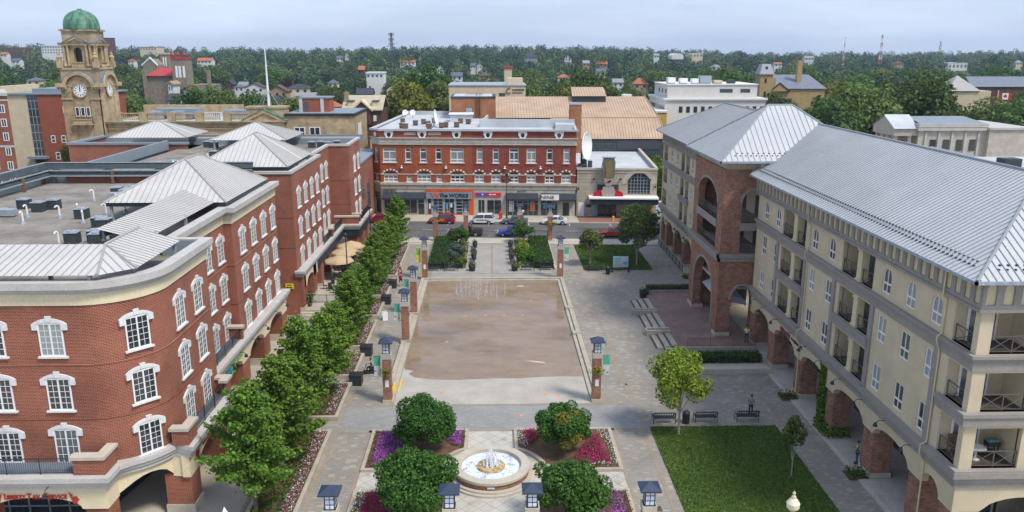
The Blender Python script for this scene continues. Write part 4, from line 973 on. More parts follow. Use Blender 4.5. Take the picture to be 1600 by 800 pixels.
# windows
def win_right(arched):
    b=MB(); w=.58; h=1.75
    if arched: o=arch(-w,0,w,h-w,w,8); i1=[(-w+.09,.72),(-.03,.72),(-.03,h-.1)]+[(-(w-.09)*cos(PI/2*(1-k/4)),h-w+(w-.09)*sin(PI/2*(1-k/4))) for k in range(1,5)]; i2=[(-x,z) for x,z in i1][::-1]
    else: o=rect(-w,0,w,h+.07); i1=rect(-w+.09,.72,-.03,h-.02); i2=rect(.03,.72,w-.09,h-.02)
    b.slab(o,[rect(-w+.09,.09,-.03,.6),rect(.03,.09,w-.09,.6),i1,i2],(0,.06,0),(1,0,0),(0,-1,0),.08)
    f=b.build('window','white'); g=MB(); g.slab([(x*.96,z*.98+.02) for x,z in o],[],(0,.11,0),(1,0,0),(0,-1,0),.02); g.build('pane','glass',f); return f
W1=win_right(True); W2=win_right(False); gv=['glass','glass','glass3','glass2','glass']
for ys in (wys,wyn):
    for y in ys:
        for pr,z in ((W1,13.42),(W2,9.98),(W2,6.52)):
            c=putwin(pr,RB,(XW,y,z),-PI/2,rnd.choice(gv))
for p_ in (W1,W2):
    for ch in list(p_.children): bpy.data.objects.remove(ch)
    bpy.data.objects.remove(p_)
# ---------------------------------------------------------------- brick tower of the block
b=MB(); tx=22.8; yc=83.2
b.slab([(77.43,.5),(79.4,.5),(79.4,3.9)]+[(yc-3.8*cos(PI*k/14),3.9+3.4*sin(PI*k/14)) for k in range(1,14)]+[(87.0,3.9),(87.0,.5),(88.97,.5),(88.97,8.4),(77.43,8.4)],[],(tx,0,0),(0,1,0),(-1,0,0),.9)
b.slab([(77.43,9.2),(88.97,9.2),(88.97,17.7),(77.43,17.7)],[rect(79.4,9.25,87,11.55),arch(79.4,12.35,87,14.1,1.9,14)],(tx,0,0),(0,1,0),(-1,0,0),.7)
b.slab([(22.83,.5),(24.2,.5),(24.2,4.3)]+[(25.3-1.1*cos(PI*k/12),4.3+1.5*sin(PI*k/12)) for k in range(1,12)]+[(26.4,4.3),(26.4,.5),(28.2,.5),(28.2,8.4),(22.83,8.4)],[],(0,77.4,0),(1,0,0),(0,-1,0),.9)
b.slab(rect(22.83,9.2,28.2,17.7),[rect(24.7,9.25,27.3,11.55),arch(24.7,12.35,27.3,14.4,1.3,12)],(0,77.4,0),(1,0,0),(0,-1,0),.7)
b.slab(rect(22.83,.5,28.2,17.7),[],(0,89.0,0),(1,0,0),(0,1,0),.7)
b.build('tower_wall','brickR',RB)
b=MB(); b.box(27.4,77.9,5.2,27.9,88.4,17.5); b.box(23.6,78.2,5.2,27.5,88.2,5.4) ; b.build('tower_back_wall','stuc',RB)
b=MB(); 
for z in (9.0,12.1): b.box(23.0,77.9,z,27.5,88.5,z+.25)
b.build('tower_floor','trimR',RB)
b=MB(); b.box(22.55,77.15,8.4,28.2,77.4,9.2); b.box(22.55,77.15,8.4,22.8,89.25,9.2); b.box(22.4,77.0,8.85,28.2,77.2,9.2); b.box(22.4,77.0,8.85,22.6,89.3,9.2)
b.box(22.72,79.3,11.55,23.0,87.1,12.35); b.box(24.6,77.32,11.55,27.4,77.6,12.35); b.build('tower_belt','trimR',RB)
b=MB()
def hood_w(c,w,zs,r,x,t=.25,n=14,legs=0):   # stone band following an arch in the west face
    P=[(c+(w+t)*cos(PI*k/n),zs+(r+t)*sin(PI*k/n)) for k in range(n+1)]; Q=[(c+w*cos(PI*k/n),zs+r*sin(PI*k/n)) for k in range(n+1)]
    if legs: P=[(P[0][0],legs)]+P+[(P[-1][0],legs)]; Q=[(Q[0][0],legs)]+Q+[(Q[-1][0],legs)]
    return P+Q[::-1]
b.slab(hood_w(yc,3.8,3.9,3.4,0,.3,14,.5),[],(tx-.07,0,0),(0,1,0),(-1,0,0),.12); b.slab(hood_w(yc,3.8,14.1,1.9,0,.28),[],(tx-.07,0,0),(0,1,0),(-1,0,0),.12)
b.slab(hood_w(25.3,1.1,4.3,1.5,0,.25),[],(0,77.33,0),(1,0,0),(0,-1,0),.12); b.slab(hood_w(26.0,1.3,14.4,1.3,0,.25),[],(0,77.33,0),(1,0,0),(0,-1,0),.12)
split(b,'arch_surround','trimR',RB)
b=MB(); xrail(b,79.45,86.95,9.2,22.95); xrail(b,79.45,86.95,12.35,22.95); yrail(b,24.75,27.25,9.2,77.5,.95); yrail(b,24.75,27.25,12.35,77.5,.95); split(b,'balcony_railing','bronze',RB)
b=MB(); 
for z in (9.3,12.4): b.box(27.3,80,z,27.38,81.3,z+2.1); b.box(27.3,84.5,z,27.38,86,z+2.1)
split(b,'balcony_door_glass','glass3',RB)
b=MB()
for (x,y,x1,y1) in ((22.7,77.3,24.3,78.4),(22.7,86.9,24.0,89.1),(26.3,77.3,28.2,78.4)): b.box(x,y,.44,x1,y1,.8)
split(b,'plinth','stone',RB)
aw=thing('fabric_canopy','pale grey curved fabric canopy hung inside the tall brick arch of the tower','canopy',(24.6,82,3.3))
b=MB()
for k in range(8):
    a0=k/8; a1=(k+1)/8; f=lambda a:(23.6+2.9*a,3.6+.75*sin(PI*a*.8)-.55*a)
    (x0,z0),(x1,z1)=f(a0),f(a1); b.face([(x0,79.4,z0),(x1,79.4,z1),(x1,86.5,z1),(x0,86.5,z0)]); b.face([(x0,79.4,z0-.6+.1*sin(a0*9)),(x1,79.4,z1-.6+.1*sin(a1*9)),(x1,79.4,z1),(x0,79.4,z0)])
b.build('fabric',plain('awning_fabric',(.45,.48,.52),.8),aw); b=MB(); b.path([(23.6,79.4,3.6),(26.5,79.4,3.2)],.04); b.build('frame','galv',aw)
# things on the balconies
tb=thing('balcony_table','round white pedestal table on the lowest corner balcony','table',(27.6,40.85,6.25))
b=MB(); b.lathe([(0,.72),(.5,.72),(.52,.75),(.5,.78),(0,.78)],(27.6,40.85,6.25),20); b.build('top','white',tb); b=MB(); b.lathe([(.25,0),(.25,.04),(.06,.1),(.06,.7),(.2,.72)],(27.6,40.85,6.25),10); b.build('leg','white',tb)
gr=thing('balcony_grill','teal and black lidded box on legs on the lowest corner balcony','grill',(28.7,41.2,6.25))
b=MB(); b.box(28.35,41.0,6.95,29.1,41.45,7.2); b.build('body','dark',gr); b=MB(); b.box(28.38,41.03,7.2,29.07,41.42,7.32); b.build('lid',plain('teal_plastic',(.07,.25,.2),.5),gr)
for x in (28.4,29.0):
    for y in (41.05,41.38): b=MB(); b.box(x,y,6.25,x+.05,y+.05,6.95); b.build('leg','dark',gr)
ch=thing('wicker_chair','brown wicker armchair facing out behind the side railing of the lowest corner balcony','chair',(26.8,41.6,6.25))
b=MB(); b.box(26.5,41.3,6.6,27.1,41.85,6.72); b.build('seat','rust',ch); b=MB(); b.box(26.5,41.8,6.72,27.1,41.9,7.35); b.box(26.45,41.3,6.72,26.53,41.85,6.95); b.box(27.07,41.3,6.72,27.15,41.85,6.95); b.build('backrest','rust',ch)
for x in (26.5,27.03):
    for y in (41.32,41.8): b=MB(); b.box(x,y,6.25,x+.06,y+.06,6.6); b.build('leg','rust',ch)
# sign on the arcade
sg=thing('shop_sign','dark red script over black small lettering above the beige arcade arch near the hedge','shop sign',(25.9,66,4.4))
marks(7,2.4,.6,plain('sign_dark_red',(.22,.05,.03),.5),sg,(25.97,66.7,4.66),(0,-1,0),(-1,0,0),7,1.05)
marks(10,2.6,.3,'dark',sg,(25.97,63.9,4.62),(0,-1,0),(-1,0,0),8)
first=True
for y in (44.5,47.9,51.2,54.8,58.4,61.6,65.0,68.5,71.9,74.5): 
    place(gl,(25.95,y,5.0),-PI/2,'black gooseneck sign lamp on the beige fascia of the right-hand arcade')['group']='sign lamps on the beige fascia'
for y in (92,97,103,108.5,114,119): place(gl,(25.95,y,4.9),-PI/2,'black gooseneck sign lamp on the far beige arcade beyond the brick tower')['group']='sign lamps beyond the tower'
bn=thing('hanging_banner','tall gold and blue picture banner filling the last arch of the far arcade','banner',(26.4,119,2.5))
b=MB(); b.box(27.45,118.2,.6,27.5,120.1,4.2); b.build('panel',plain('banner_gold',(.20,.12,.02),.6),bn); b=MB(); b.box(27.42,118.5,1.3,27.45,119.8,2.4); b.build('picture',plain('banner_blue',(.2,.35,.45),.6),bn)
# ---------------------------------------------------------------- raised terrace
o=MB(); o.prism([(18.4,74.2),(26.1,74.2),(26.1,93.0),(18.4,93.0)],0,.44); struct(o.build('terrace','paver_red'))
o=MB()
for k in range(3): o.box(16.3+k*.7,74.8,0,18.45,78.5,.13*(k+1)); o.box(16.3+k*.7,79.6,0,18.45,85.2,.13*(k+1)); o.box(16.3+k*.7,86.2,0,18.45,90.6,.13*(k+1))
for k in range(3): o.box(17.0,72.6+k*.55,0,19.0,74.25,.13*(k+1))
struct(o.build('terrace_steps','kerbst'))
o=MB(); o.box(16.0,78.5,0,18.5,78.8,.62); o.box(16.0,79.3,0,18.5,79.6,.62); o.box(15.7,85.2,0,18.5,85.5,.62); o.box(15.7,85.9,0,18.5,86.2,.62); o.box(18.4,73.9,0,26,74.2,.5)
o.box(15.9,78.8,0,16.1,79.3,.62); o.box(15.6,85.5,0,15.8,85.9,.62); o.box(18.3,93.0,0,26.1,93.25,.6); struct(o.build('terrace_kerb','kerbst'))
o=MB()
for k in range(3):
    for a,c in ((74.8,78.5),(79.6,85.2),(86.2,90.6)): o.box(16.28+k*.7,a+.05,.0,16.42+k*.7,c-.05,.13*(k+1)+.012)
    o.box(17.05,72.57+k*.55,0,18.95,72.7+k*.55,.13*(k+1)+.012)
struct(o.build('step_nosings',mat('dark_step_nosing',(.10,.085,.07),.9,.1,1,0)))
# ================================================================ orange brick building across the street (built square, then turned with the street)
RZ=math.atan(-.07)
BB=thing('shop_building','three-storey orange and red brick shop building with round attic windows, across the street','building',(-4,142.3,0)); BB.rotation_euler[2]=RZ
YF=142.3
def fx(px): return FY(px,300,YF).x
def fz(py): return FY(770,py,YF).z
LXc,RXc,XS=-20.4,14.7,-3.8
ups=[]  # openings third floor: (centre, half width)
u3=[(609.4,10.5),(638.5,4.7),(662.2,5.2),(686,4.7),(715,10.7),(750,4.6),(775,4.6),(803.1,7.3),(829.7,7.3),(857.9,4.6),(883.7,4.6)]
u2=[(610,11,1),(639.4,4.3,0),(662.8,11,2),(686.4,4.3,0),(715,11,1),(749,7.2,1),(775,7.2,1),(803,7.2,1),(829.7,7.2,1),(857.8,7.2,1),(883.3,7.2,1)]
PXM=8.83
o3=[(fx(c),w/PXM) for c,w in u3]; o2=[(fx(c),w/PXM,k) for c,w,k in u2]
z3a,z3b=fz(254),fz(231.8); z2a,z2s=fz(284.5),fz(274.2)
def front(b,xa,xb,mi=0):
    h=[]
    for x,w in o3:
        if xa<x<xb: h.append(rect(x-w,z3a,x+w,z3b))
    for x,w,k in o2:
        if xa<x<xb: h.append(arch(x-w,z2a,x+w,z2s,fz(268.5)-z2s,8) if k else rect(x-w,z2a,x+w,z2s-.1))
    b.slab(rect(xa,5.95,xb,15.3),h,(0,YF,0),(1,0,0),(0,-1,0),.35,mi)
b=MB(); front(b,LXc,XS); 
b.slab(rect(0,5.95,2.55,15.3),[rect(.85,z3a,1.75,z3b),arch(.85,z2a,1.75,z2s,.6,8)],(-22.2,144.1,0),(1.8,-1.8,0),(-1,-1,0),.3)
b.face([(-22.2,182,0),(-22.2,144.1,0),(-22.2,144.1,15.3),(-22.2,182,15.3)])
b.build('orange_wall','brickF',BB)
b=MB(); front(b,XS+.001,RXc); b.face([(14.69,142.3,0),(14.69,152,0),(14.69,152,15.3),(14.69,142.3,15.3)]); b.build('red_wall','brickF2',BB)
b=MB(); 
def bandF(b,z0,z1,d): b.prism([(-22.2-d,144.1-d*.5),(LXc-d*.4,YF-d),(RXc+d,YF-d),(RXc+d,YF+.02),(LXc,YF+.02),(-22.18,144.12)],z0,z1)
bandF(b,12.95,13.95,.12); bandF(b,13.95,14.1,.3); bandF(b,12.85,12.95,.2)
for k in range(84): x=-20.2+k*.415; b.box(x,YF-.2,13.2,x+.2,YF-.12,13.45)
b.build('frieze_band','lime',BB)
b=MB(); bandF(b,15.3,15.65,.35); b.box(-22.4,144,15.3,-21.9,182,15.6); b.box(14.4,142.4,15.3,14.8,152,15.6); b.build('parapet_cap','membr',BB)
b=MB(); bandF(b,7.42,7.62,.06)
h=[]
b.build('string_course','lime',BB)
b=MB(); bandF(b,5.62,6.05,.3); bandF(b,4.9,5.62,.1); b.build('shopfront_cornice','lime',BB)
# oval attic windows in white surrounds
def oval(x):
    b=MB(); z=fz(211); n=18
    out=[(x-.8,z+.85),(x-.8,z+.1),(x-.55,z-.3)]+[(x+.55*-cos(PI*k/8),z-.35-.5*sin(PI*k/8)) for k in range(1,8)]+[(x+.55,z-.3),(x+.8,z+.1),(x+.8,z+.85)]
    b.slab(out,[[(x+.36*cos(2*PI*k/n),z+.42*sin(2*PI*k/n)) for k in range(n)]],(0,YF-.12,0),(1,0,0),(0,-1,0),.14)
    f=b.build('round_window','white',BB); g=MB(); g.box(x-.42,YF-.03,z-.46,x+.42,YF-.01,z+.46); g.build('pane','glass',f)
for px in (609.4,661.2,714.8,763.2,816.4,871.9): oval(fx(px))
b=MB(); b.slab([(1.28+.3*cos(2*PI*k/14),14.6+.42*sin(2*PI*k/14)) for k in range(14)],[],(-22.28,144.02,0),(1.8,-1.8,0),(-1,-1,0),.1); b.build('oval_panel','white',BB)
for p0,p1 in ((633,651.5),(671,690.5)):
    b=MB(); b.box(fx(p0),YF-.08,fz(211.2),fx(p1),YF,fz(207)); b.build('name_panel','lime',BB)
def winF(x,w,z0,z1,two,arched,parent,o=None,u=None,nr=None):
    o=o or (0,YF+.12,0); u=u or (1,0,0); nr=nr or (0,-1,0); b=MB(); out=arch(x-w,z0,x+w,z1,fz(268.5)-z1,8) if arched else rect(x-w,z0,x+w,z1); t=.13
    n=two; xs=[x-w+2*w*k/n for k in range(n+1)]; hl=[]
    ztop=z1-.05 if arched else z1-.62
    for k in range(n):
        a=xs[k]+(t if k==0 else t/2); c=xs[k+1]-(t if k==n-1 else t/2)
        hl.append(rect(a,z0+.12,c,z0+.42)); hl.append(rect(a,z0+.62,c,ztop-.1))
    if not arched: hl.append(rect(x-w+t,ztop+.05,x+w-t,z1-.12))
    b.slab(out if not arched else rect(x-w,z0,x+w,z1),hl,o,u,nr,.1); f=b.build('window','white',parent)
    g=MB(); g.slab(rect(x-w+.05,z0+.05,x+w-.05,z1-.03),[],Vector(o)-Vector(nr).normalized()*.06,u,nr,.02); g.build('pane',rnd.choice(['glass','glass2','glass3','glass2']),f)
    if arched: g=MB(); g.slab([(x-w,z1+.002),(x+w,z1+.002)]+[(x+w*cos(PI*k/8),z1+(fz(268.5)-z1)*sin(PI*k/8)) for k in range(1,8)],[],Vector(o)-Vector(nr).normalized()*.06,u,nr,.02); g.build('fanlight','dkmet',f)
    g=MB(); g.slab(rect(x-w-.15,z0-.14,x+w+.15,z0-.002),[],Vector(o)+Vector(nr).normalized()*.28,u,nr,.2); g.build('sill','white',f)
for x,w in o3: winF(x,w,z3a,z3b,2 if w>.7 else 1,False,BB)
for x,w,k in o2: winF(x,w,z2a,z2s if k else z2s-.1,(3 if w>1 else 2) if k else 1,bool(k),BB)
winF(1.3,.45,z3a,z3b,1,False,BB,Vector((-22.2,144.1,0))+Vector((.1,.1,0)),(1.8,-1.8,0),(-1,-1,0)); winF(1.3,.45,z2a,z2s,1,True,BB,Vector((-22.2,144.1,0))+Vector((.1,.1,0)),(1.8,-1.8,0),(-1,-1,0))
b=MB()   # pale blocks round the arches
for x,w,k in o2:
    if k:
        n=7 if w>1 else 5
        for i in range(n):
            a=PI*(i+.5)/n*1.0; r=fz(268.5)-z2s+.3; cx_,cz_=x+(w+.22)*cos(a),z2s+.05+(r)*sin(a); b.box(cx_-.15,YF-.06,cz_-.12,cx_+.15,YF+.02,cz_+.14)
b.build('arch_blocks','white',BB)
# ground floor
M['panelgrey']=mat('grey_shopfront',(.33,.35,.37),.6,.08,1,0); M['orangep']=mat('orange_shopfront',(.62,.10,.02),.6,.08,1,0); M['bluegrey']=mat('bluegrey_sign',(.21,.27,.33),.6,.08,1,0); M['navyaw']=mat('dark_awning',(.035,.042,.055),.8,.15,1,0)
b=MB(); h=[]
S_=lambda a,c,z0,z1: rect(fx(a),z0,fx(c),z1)
holes=[S_(598,650,.35,2.9),S_(652,662,0.02,2.9),S_(747,757,.3,2.95),S_(761,783,.35,2.95),S_(793,841,.15,3.0),S_(845,871,.15,3.0),S_(879,889,.02,2.6)]
b.slab(rect(LXc,0,RXc,4.92),holes+[S_(664.5,739.5,.02,4.8)],(0,YF,0),(1,0,0),(0,-1,0),.3)
b.slab(rect(0,0,2.55,4.92),[rect(.3,.3,2.2,3.0)],(-22.2,144.1,0),(1.8,-1.8,0),(-1,-1,0),.3); b.build('shopfront_wall','lime',BB)
b=MB(); b.box(-22,144.8,0,-20,146,.3); b.box(LXc,YF+1.2,0,RXc,YF+1.3,4.8); b.box(-22.0,144.5,0,-20.2,144.6,3.1); b.build('shop_interior','shop',BB)
b=MB(); b.slab(rect(fx(664.5),0,fx(739.5),4.8),[S_(667,673,.1,3.1),S_(676,691,.1,3.1),S_(694,709,.05,3.1),S_(712,732,.1,3.1)],(0,YF-.04,0),(1,0,0),(0,-1,0),.25); b.build('grey_shopfront','panelgrey',BB)
b=MB(); b.box(fx(664),YF-.1,4.35,fx(740),YF-.045,4.85); b.box(fx(664),YF-.1,3.0,fx(667),YF-.05,4.35); b.box(fx(732.5),YF-.1,.1,fx(740),YF-.045,4.35); b.box(fx(664),YF-.12,0,fx(734),YF-.05,.3); b.build('orange_trim','orangep',BB)
def glazing(a,c,z0,z1,n,rows=()):
    b=MB(); xa,xc=fx(a),fx(c); 
    for k in range(n+1): x=xa+(xc-xa)*k/n; b.box(x-.05,YF+.0,z0,x+.05,YF+.09,z1)
    for z in list(rows)+[z0,z1]: b.box(xa,YF+.01,z-.05,xc,YF+.08,z+.05)
    f=b.build('shop_frame','galv',BB); g=MB(); g.box(xa,YF+.1,z0,xc,YF+.12,z1); g.build('pane','shop',f); return f
for a in ((598,650,.35,2.9,5,()),(652,662,.02,2.9,1,(2.2,)),(747,757,.3,2.95,2,()),(761,783,.35,2.95,2,()),(793,841,.15,3.0,6,(2.3,)),(845,871,.15,3.0,3,(2.3,)),(676,691,.1,3.1,2,(.7,1.3,1.9,2.5)),(694,709,.05,3.1,2,(2.3,)),(712,732,.1,3.1,2,(.7,1.3,1.9,2.5)),(667,673,.1,3.1,1,())): glazing(*a)
b=MB(); b.box(fx(879),YF+.1,0,fx(889),YF+.16,2.6); b.build('door','dkmet',BB)
M['postr']=plain('poster_orange',(.70,.22,.03),.6); M['postb']=plain('poster_blue',(.10,.35,.50),.6); M['postw']=plain('poster_white',(.75,.75,.75),.6)
for nm,x0,x1,z0,z1,m_ in (('poster',828,836,.9,2.6,'postr'),('poster',795,803,.8,2.9,'postw'),('poster',607,613,1.9,2.6,'postb'),('poster',696,699,1.2,2.2,'postb'),('poster',703,706,1.5,2.4,'postw'),('poster',849,852,1.4,2.6,'postb'),('poster',864,867,1.4,2.5,'postb'),('poster',669,672,1.2,2.2,'postw')):
    b=MB(); b.box(fx(x0),YF+.06,z0,fx(x1),YF+.085,z1); b.build(nm,m_,BB)
def awning(p0,p1,z1,z0,out):
    b=MB(); xa,xb=fx(p0),fx(p1); P=[(YF-.02,z1),(YF-.02,z0),(YF-out,z0),(YF-out,z0+.35)]
    vs=[(xa,y,z) for y,z in P]+[(xb,y,z) for y,z in P]; b.add(vs,[(0,1,2,3),(7,6,5,4),(0,4,5,1),(1,5,6,2),(2,6,7,3),(3,7,4,0)]); return b.build('awning','navyaw',BB)
awning(597,663,4.25,3.0,1.2); awning(790.5,841,4.25,3.0,1.2); awning(845,900,4.25,3.0,1.2)
pl=MB(); xx=lambda p:fx(p)
b=MB(); b.box(fx(665.5),YF-.3,3.15,fx(737.5),YF-.1,4.3); sgn=b.build('sign_board','bluegrey',BB)
def tx(s,px,z,size,m_,y=YF-.33,sx=1,bold=.01,name='lettering'): return text(s,name,size,m_,BB,(fx(px),y,z),(PI/2,0,0),.02,sx,bold)
tx('The WORKS',709,3.72,.95,'sblk',sx=1.02,bold=.03); tx('W',680,3.75,1.15,'orangep',sx=1.5,bold=.05)
tx("CRAZY BILL'S",607,4.55,.42,'sblk',YF-.12,1,.015)
text('CRAZY','lettering',.62,M['sblk'],BB,(-21.3,143.1,3.95),(PI/2,0,-PI/4),.02,.85,.02); text("BILL'S",'lettering',.62,M['sblk'],BB,(-21.3,143.1,3.35),(PI/2,0,-PI/4),.02,.85,.02)
b=MB(); b.box(fx(743),YF-.18,3.62,fx(783),YF-.05,4.3); b.build('sign_board',plain('sign_bright_red',(.62,.02,.03),.5),BB)
b=MB(); b.box(fx(745.5),YF-.22,3.72,fx(762),YF-.18,4.2); b.build('sign_panel',plain('sign_royal_blue',(.03,.08,.45),.5),BB)
b=MB(); b.lathe([(.16,0),(.16,.05),(0,.05)],(0,0,0),10); marks(5,1.3,.3,'white',BB,(fx(770),YF-.2,3.97),(1,0,0),(0,-1,0),12); b=MB(); b.box(fx(753),YF-.25,3.85,fx(755.5),YF-.22,4.07); b.build('sign_dot','white',BB)
b=MB(); b.box(fx(845.8),YF-1.25,3.2,fx(873),YF-1.1,4.2); b.build('sign_board','white',BB); tx('NINE',855,3.7,.85,'sblk',YF-1.28,1.25,.0)
marks(9,1.6,.22,'sblk',BB,(fx(815),YF-.12,4.6),(1,0,0),(0,-1,0),11)
# wall lamps above the shop signs
for px in (609.5,637,664.5,692,719,747,775,802,830,857,884):
    b=MB(); b.path([(fx(px),YF-.1,5.5),(fx(px),YF-.45,5.5)],.03,4); b.lathe([(.03,.1),(.15,-.12),(0,-.12)],(fx(px),YF-.5,5.42),8); b.build('sign_lamp','dark',BB)
for px in (628,697.5,789,844):
    b=MB(); b.lathe([(.12,0),(.3,.12),(.1,.2),(.1,.4),(.18,.45),(0,.55)],(fx(px),YF-.25,8.6),8); b.build('finial_lamp','white',BB)
# roof
b=MB(); b.face([(-22.1,144.2,15.1),(-20.3,142.4,15.1),(14.6,142.4,15.1),(14.6,152,15.1),(-3.2,152,15.1),(-3.2,182,15.1),(-22.1,182,15.1)]); b.build('flat_roof','membr',BB)
b=MB(); b.box(-3.3,152,15.1,14.6,152.4,16.6); b.box(-3.4,152.3,15.1,-3.1,181.9,15.9); b.box(-22.3,181.7,15.1,-3.1,182,15.9); b.box(11.0,148,15.1,14.6,152,16.0); b.build('roof_parapet','membr',BB)
def roofthing(name,label,cat,x,y,parts,rz=0,grp=None,z=15.1):
    t=thing(name,label,cat,(x,y,z),rz,grp)
    for nm,m_,bx in parts:
        b=MB()
        for q in bx: b.box(x+q[0],y+q[1],z+q[2],x+q[3],y+q[4],z+q[5])
        b.build(nm,m_,t)
    return t
cu=roofthing('condenser_unit','small brown condenser unit on the white roof of the orange brick building','roof unit',-17,150,[('casing','rust',[(-.45,-.4,.2,.45,.4,1.0)]),('lid','galv',[(-.5,-.45,1.0,.5,.45,1.06)]),('feet','dark',[(-.4,-.35,0,.4,.35,.2)])],grp='condensers on the white roof')
for (x,y) in [(-16.2,148.6),(-12.4,153.5),(-11.8,148.5),(-9.7,150.3),(-8.9,151.5),(-13.7,158.5),(-11.8,161.0),(-4.9,158.5),(-6.9,151.6),(-15.0,155.5),(-18.0,160.4),(-6.5,160.2)]: place(cu,(x,y,15.1),rnd.uniform(-.2,.2))
dsh=thing('satellite_dish','tall white dish seen edge-on standing on the white roof behind the orange brick parapet','satellite dish',(-11.2,152,15.1))
b=MB(); b.lathe([(0,0),(.9,.08),(1.6,.3),(1.95,.55),(1.9,.6),(1.5,.36),(.8,.14),(0,.06)],(0,0,0),20); o_=b.build('dish','white',dsh,local=True); o_.location=(0,0,1.9); o_.scale=(.72,.72,.72); o_.rotation_euler=(R(82),0,R(84))
b=MB(); b.tube((-11.2,152,15.1),(-11.2,152,17.0),.14); b.box(-11.8,151.4,15.1,-10.6,152.6,15.3); b.build('mast','galv',dsh)
for i,(x,l) in enumerate(((-18.9,'left one of two small white dishes at the back of the white roof'),(-17.3,'right one of two small white dishes at the back of the white roof'))):
    d_=thing('satellite_dish',l,'satellite dish',(x,174,15.1)); b=MB(); b.lathe([(0,0),(.5,.05),(.95,.25),(.9,.3),(.4,.1),(0,.06)],(0,0,0),16); o_=b.build('dish','white',d_,local=True); o_.location=(0,0,1.1); o_.scale=(.65,.65,.65); o_.rotation_euler=(R(70),0,0); b=MB(); b.tube((x,174,15.1),(x,174,16.2),.08); b.build('mast','galv',d_)
sh=roofthing('roof_housing','large white metal housing with sloping lid on the white roof beside the brick fly tower','roof housing',-6.5,165,[('housing','membr',[(-2.2,-2,0,2.2,2,1.5)]),('lid','white',[(-2.5,-2.3,1.5,2.5,2.3,1.62)])])
ba=thing('satellite_dish','very large white dish in profile between the brick shop building and the theatre','satellite dish',(16.6,146,9))
b=MB(); b.lathe([(0,0),(1.2,.1),(2.0,.35),(2.5,.75),(2.45,.85),(1.9,.48),(1.1,.22),(0,.12)],(0,0,0),24); o_=b.build('dish','white',ba,local=True); o_.location=(-.2,0,3.2); o_.rotation_euler=(R(88),0,R(62)); b=MB(); b.tube((16.2,146,8.5),(16.2,146,12),.2); b.box(15.6,145.4,8.5,17.2,146.6,8.9); b.build('mount','dkmet',ba)
# ================================================================ theatre
TH_=thing('theatre','pale stone theatre with navy marquee and round-arched window, right of the brick shops','theatre',(-4,142.3,0)); TH_.rotation_euler[2]=RZ
tx0,tx1=14.95,29.2
b=MB(); b.slab(rect(tx0,0,tx1,8.7),[rect(fx(928),.05,fx(962),3.0),arch(fx(978.5),4.2,fx(1012.5),6.0,2.05,14)],(0,YF+.1,0),(1,0,0),(0,-1,0),.4)
b.box(tx1-.3,YF+.5,0,tx1,172,8.6); b.box(tx0,YF+.5,0,tx0+.3,172,8.4); b.build('stone_wall','limes',TH_)
b=MB(); b.box(tx0,YF-.05,8.5,tx1+.1,YF+.5,8.85); b.box(tx0,YF+.0,8.0,tx1+.05,YF+.1,8.1); b.box(tx1-.4,YF+.5,8.6,tx1+.1,172,8.95); b.build('coping','stone',TH_)
b=MB(); b.face([(tx0,YF+.4,8.2),(tx1-.3,YF+.4,8.2),(tx1-.3,172,8.2),(tx0,172,8.2)]); b.build('flat_roof','membr',TH_)
b=MB(); 
g_=MB()
for k in range(5): x=fx(928)+(fx(962)-fx(928))*k/4; b.box(x-.06,YF+.2,.05,x+.06,YF+.3,3)
b.box(fx(928),YF+.2,2.3,fx(962),YF+.3,2.42); b.build('door_frame','dark',TH_); g_.box(fx(928),YF+.32,.05,fx(962),YF+.36,3.0); g_.build('door_glass','shop',TH_)
b=MB(); xa,xc=fx(978.5),fx(1012.5); g_=MB(); g_.box(xa,YF+.35,4.2,xc,YF+.4,8.1); g_.build('arched_window','shop',TH_)
for k in range(1,7): x=xa+(xc-xa)*k/7; b.box(x-.04,YF+.28,4.2,x+.04,YF+.34,7.9 if 2<k<5 else 7)
for z in (4.8,5.4,6.0,6.6,7.2): b.box(xa+.1,YF+.28,z,xc-.1,YF+.34,z+.05)
b.build('window_bars','galv',TH_)
b=MB(); c_=(xa+xc)/2; w_=(xc-xa)/2; P=[(c_+(w_+1.1)*cos(PI*k/16),6.0+3.0*sin(PI*k/16)*.88) for k in range(17)]; Q=[(c_+(w_+.05)*cos(PI*k/16),6.0+2.1*sin(PI*k/16)) for k in range(17)]
b.slab([(p[0],min(p[1],8.45)) for p in P]+Q[::-1],[],(0,YF+.04,0),(1,0,0),(0,-1,0),.08); b.build('arch_stones',M['stone'],TH_)
mx0,mx1=fx(921),fx(1022.5)
b=MB(); b.box(mx0,YF-2.6,2.75,mx1,YF+.05,3.75); b.build('marquee','awn',TH_); b=MB(); b.box(mx0-.3,YF-2.8,3.75,mx1+.1,YF+.05,3.98); b.build('marquee_trim','white',TH_)
M['sgold']=mat('sign_bronze',(.22,.17,.07),.5,.1,1,0); M['sfrm']=mat('sign_frame',(.15,.14,.12),.6,.1,1,0); M['sdrd']=mat('sign_red_wing',(.40,.01,.02),.5,.05,1,0); M['staup']=mat('sign_taupe',(.33,.30,.26),.6,.05,1,0)
sx=fx(948)
def vs(pts,y,t,m_,nm): b=MB(); b.slab([(sx+x,z) for x,z in pts],[],(0,y,0),(1,0,0),(0,-1,0),t); return b.build(nm,m_,TH_)
vs([(-1.0,7.2),(1.0,7.2),(1.15,10.0),(.9,10.8),(-.9,10.8),(-1.15,10.0)],YF-1.0,.5,'sfrm','sign_pylon')
vs([(-.5,7.3),(.5,7.3)]+[(.62*cos(PI*k/8),9.6+.7*sin(PI*k/8)) for k in range(9)],YF-1.1,.08,'sgold','sign_panel')
vs([(-.5,5.8),(.5,5.8),(.9,7.15),(-.9,7.15)],YF-1.2,.4,'staup','sign_neck')
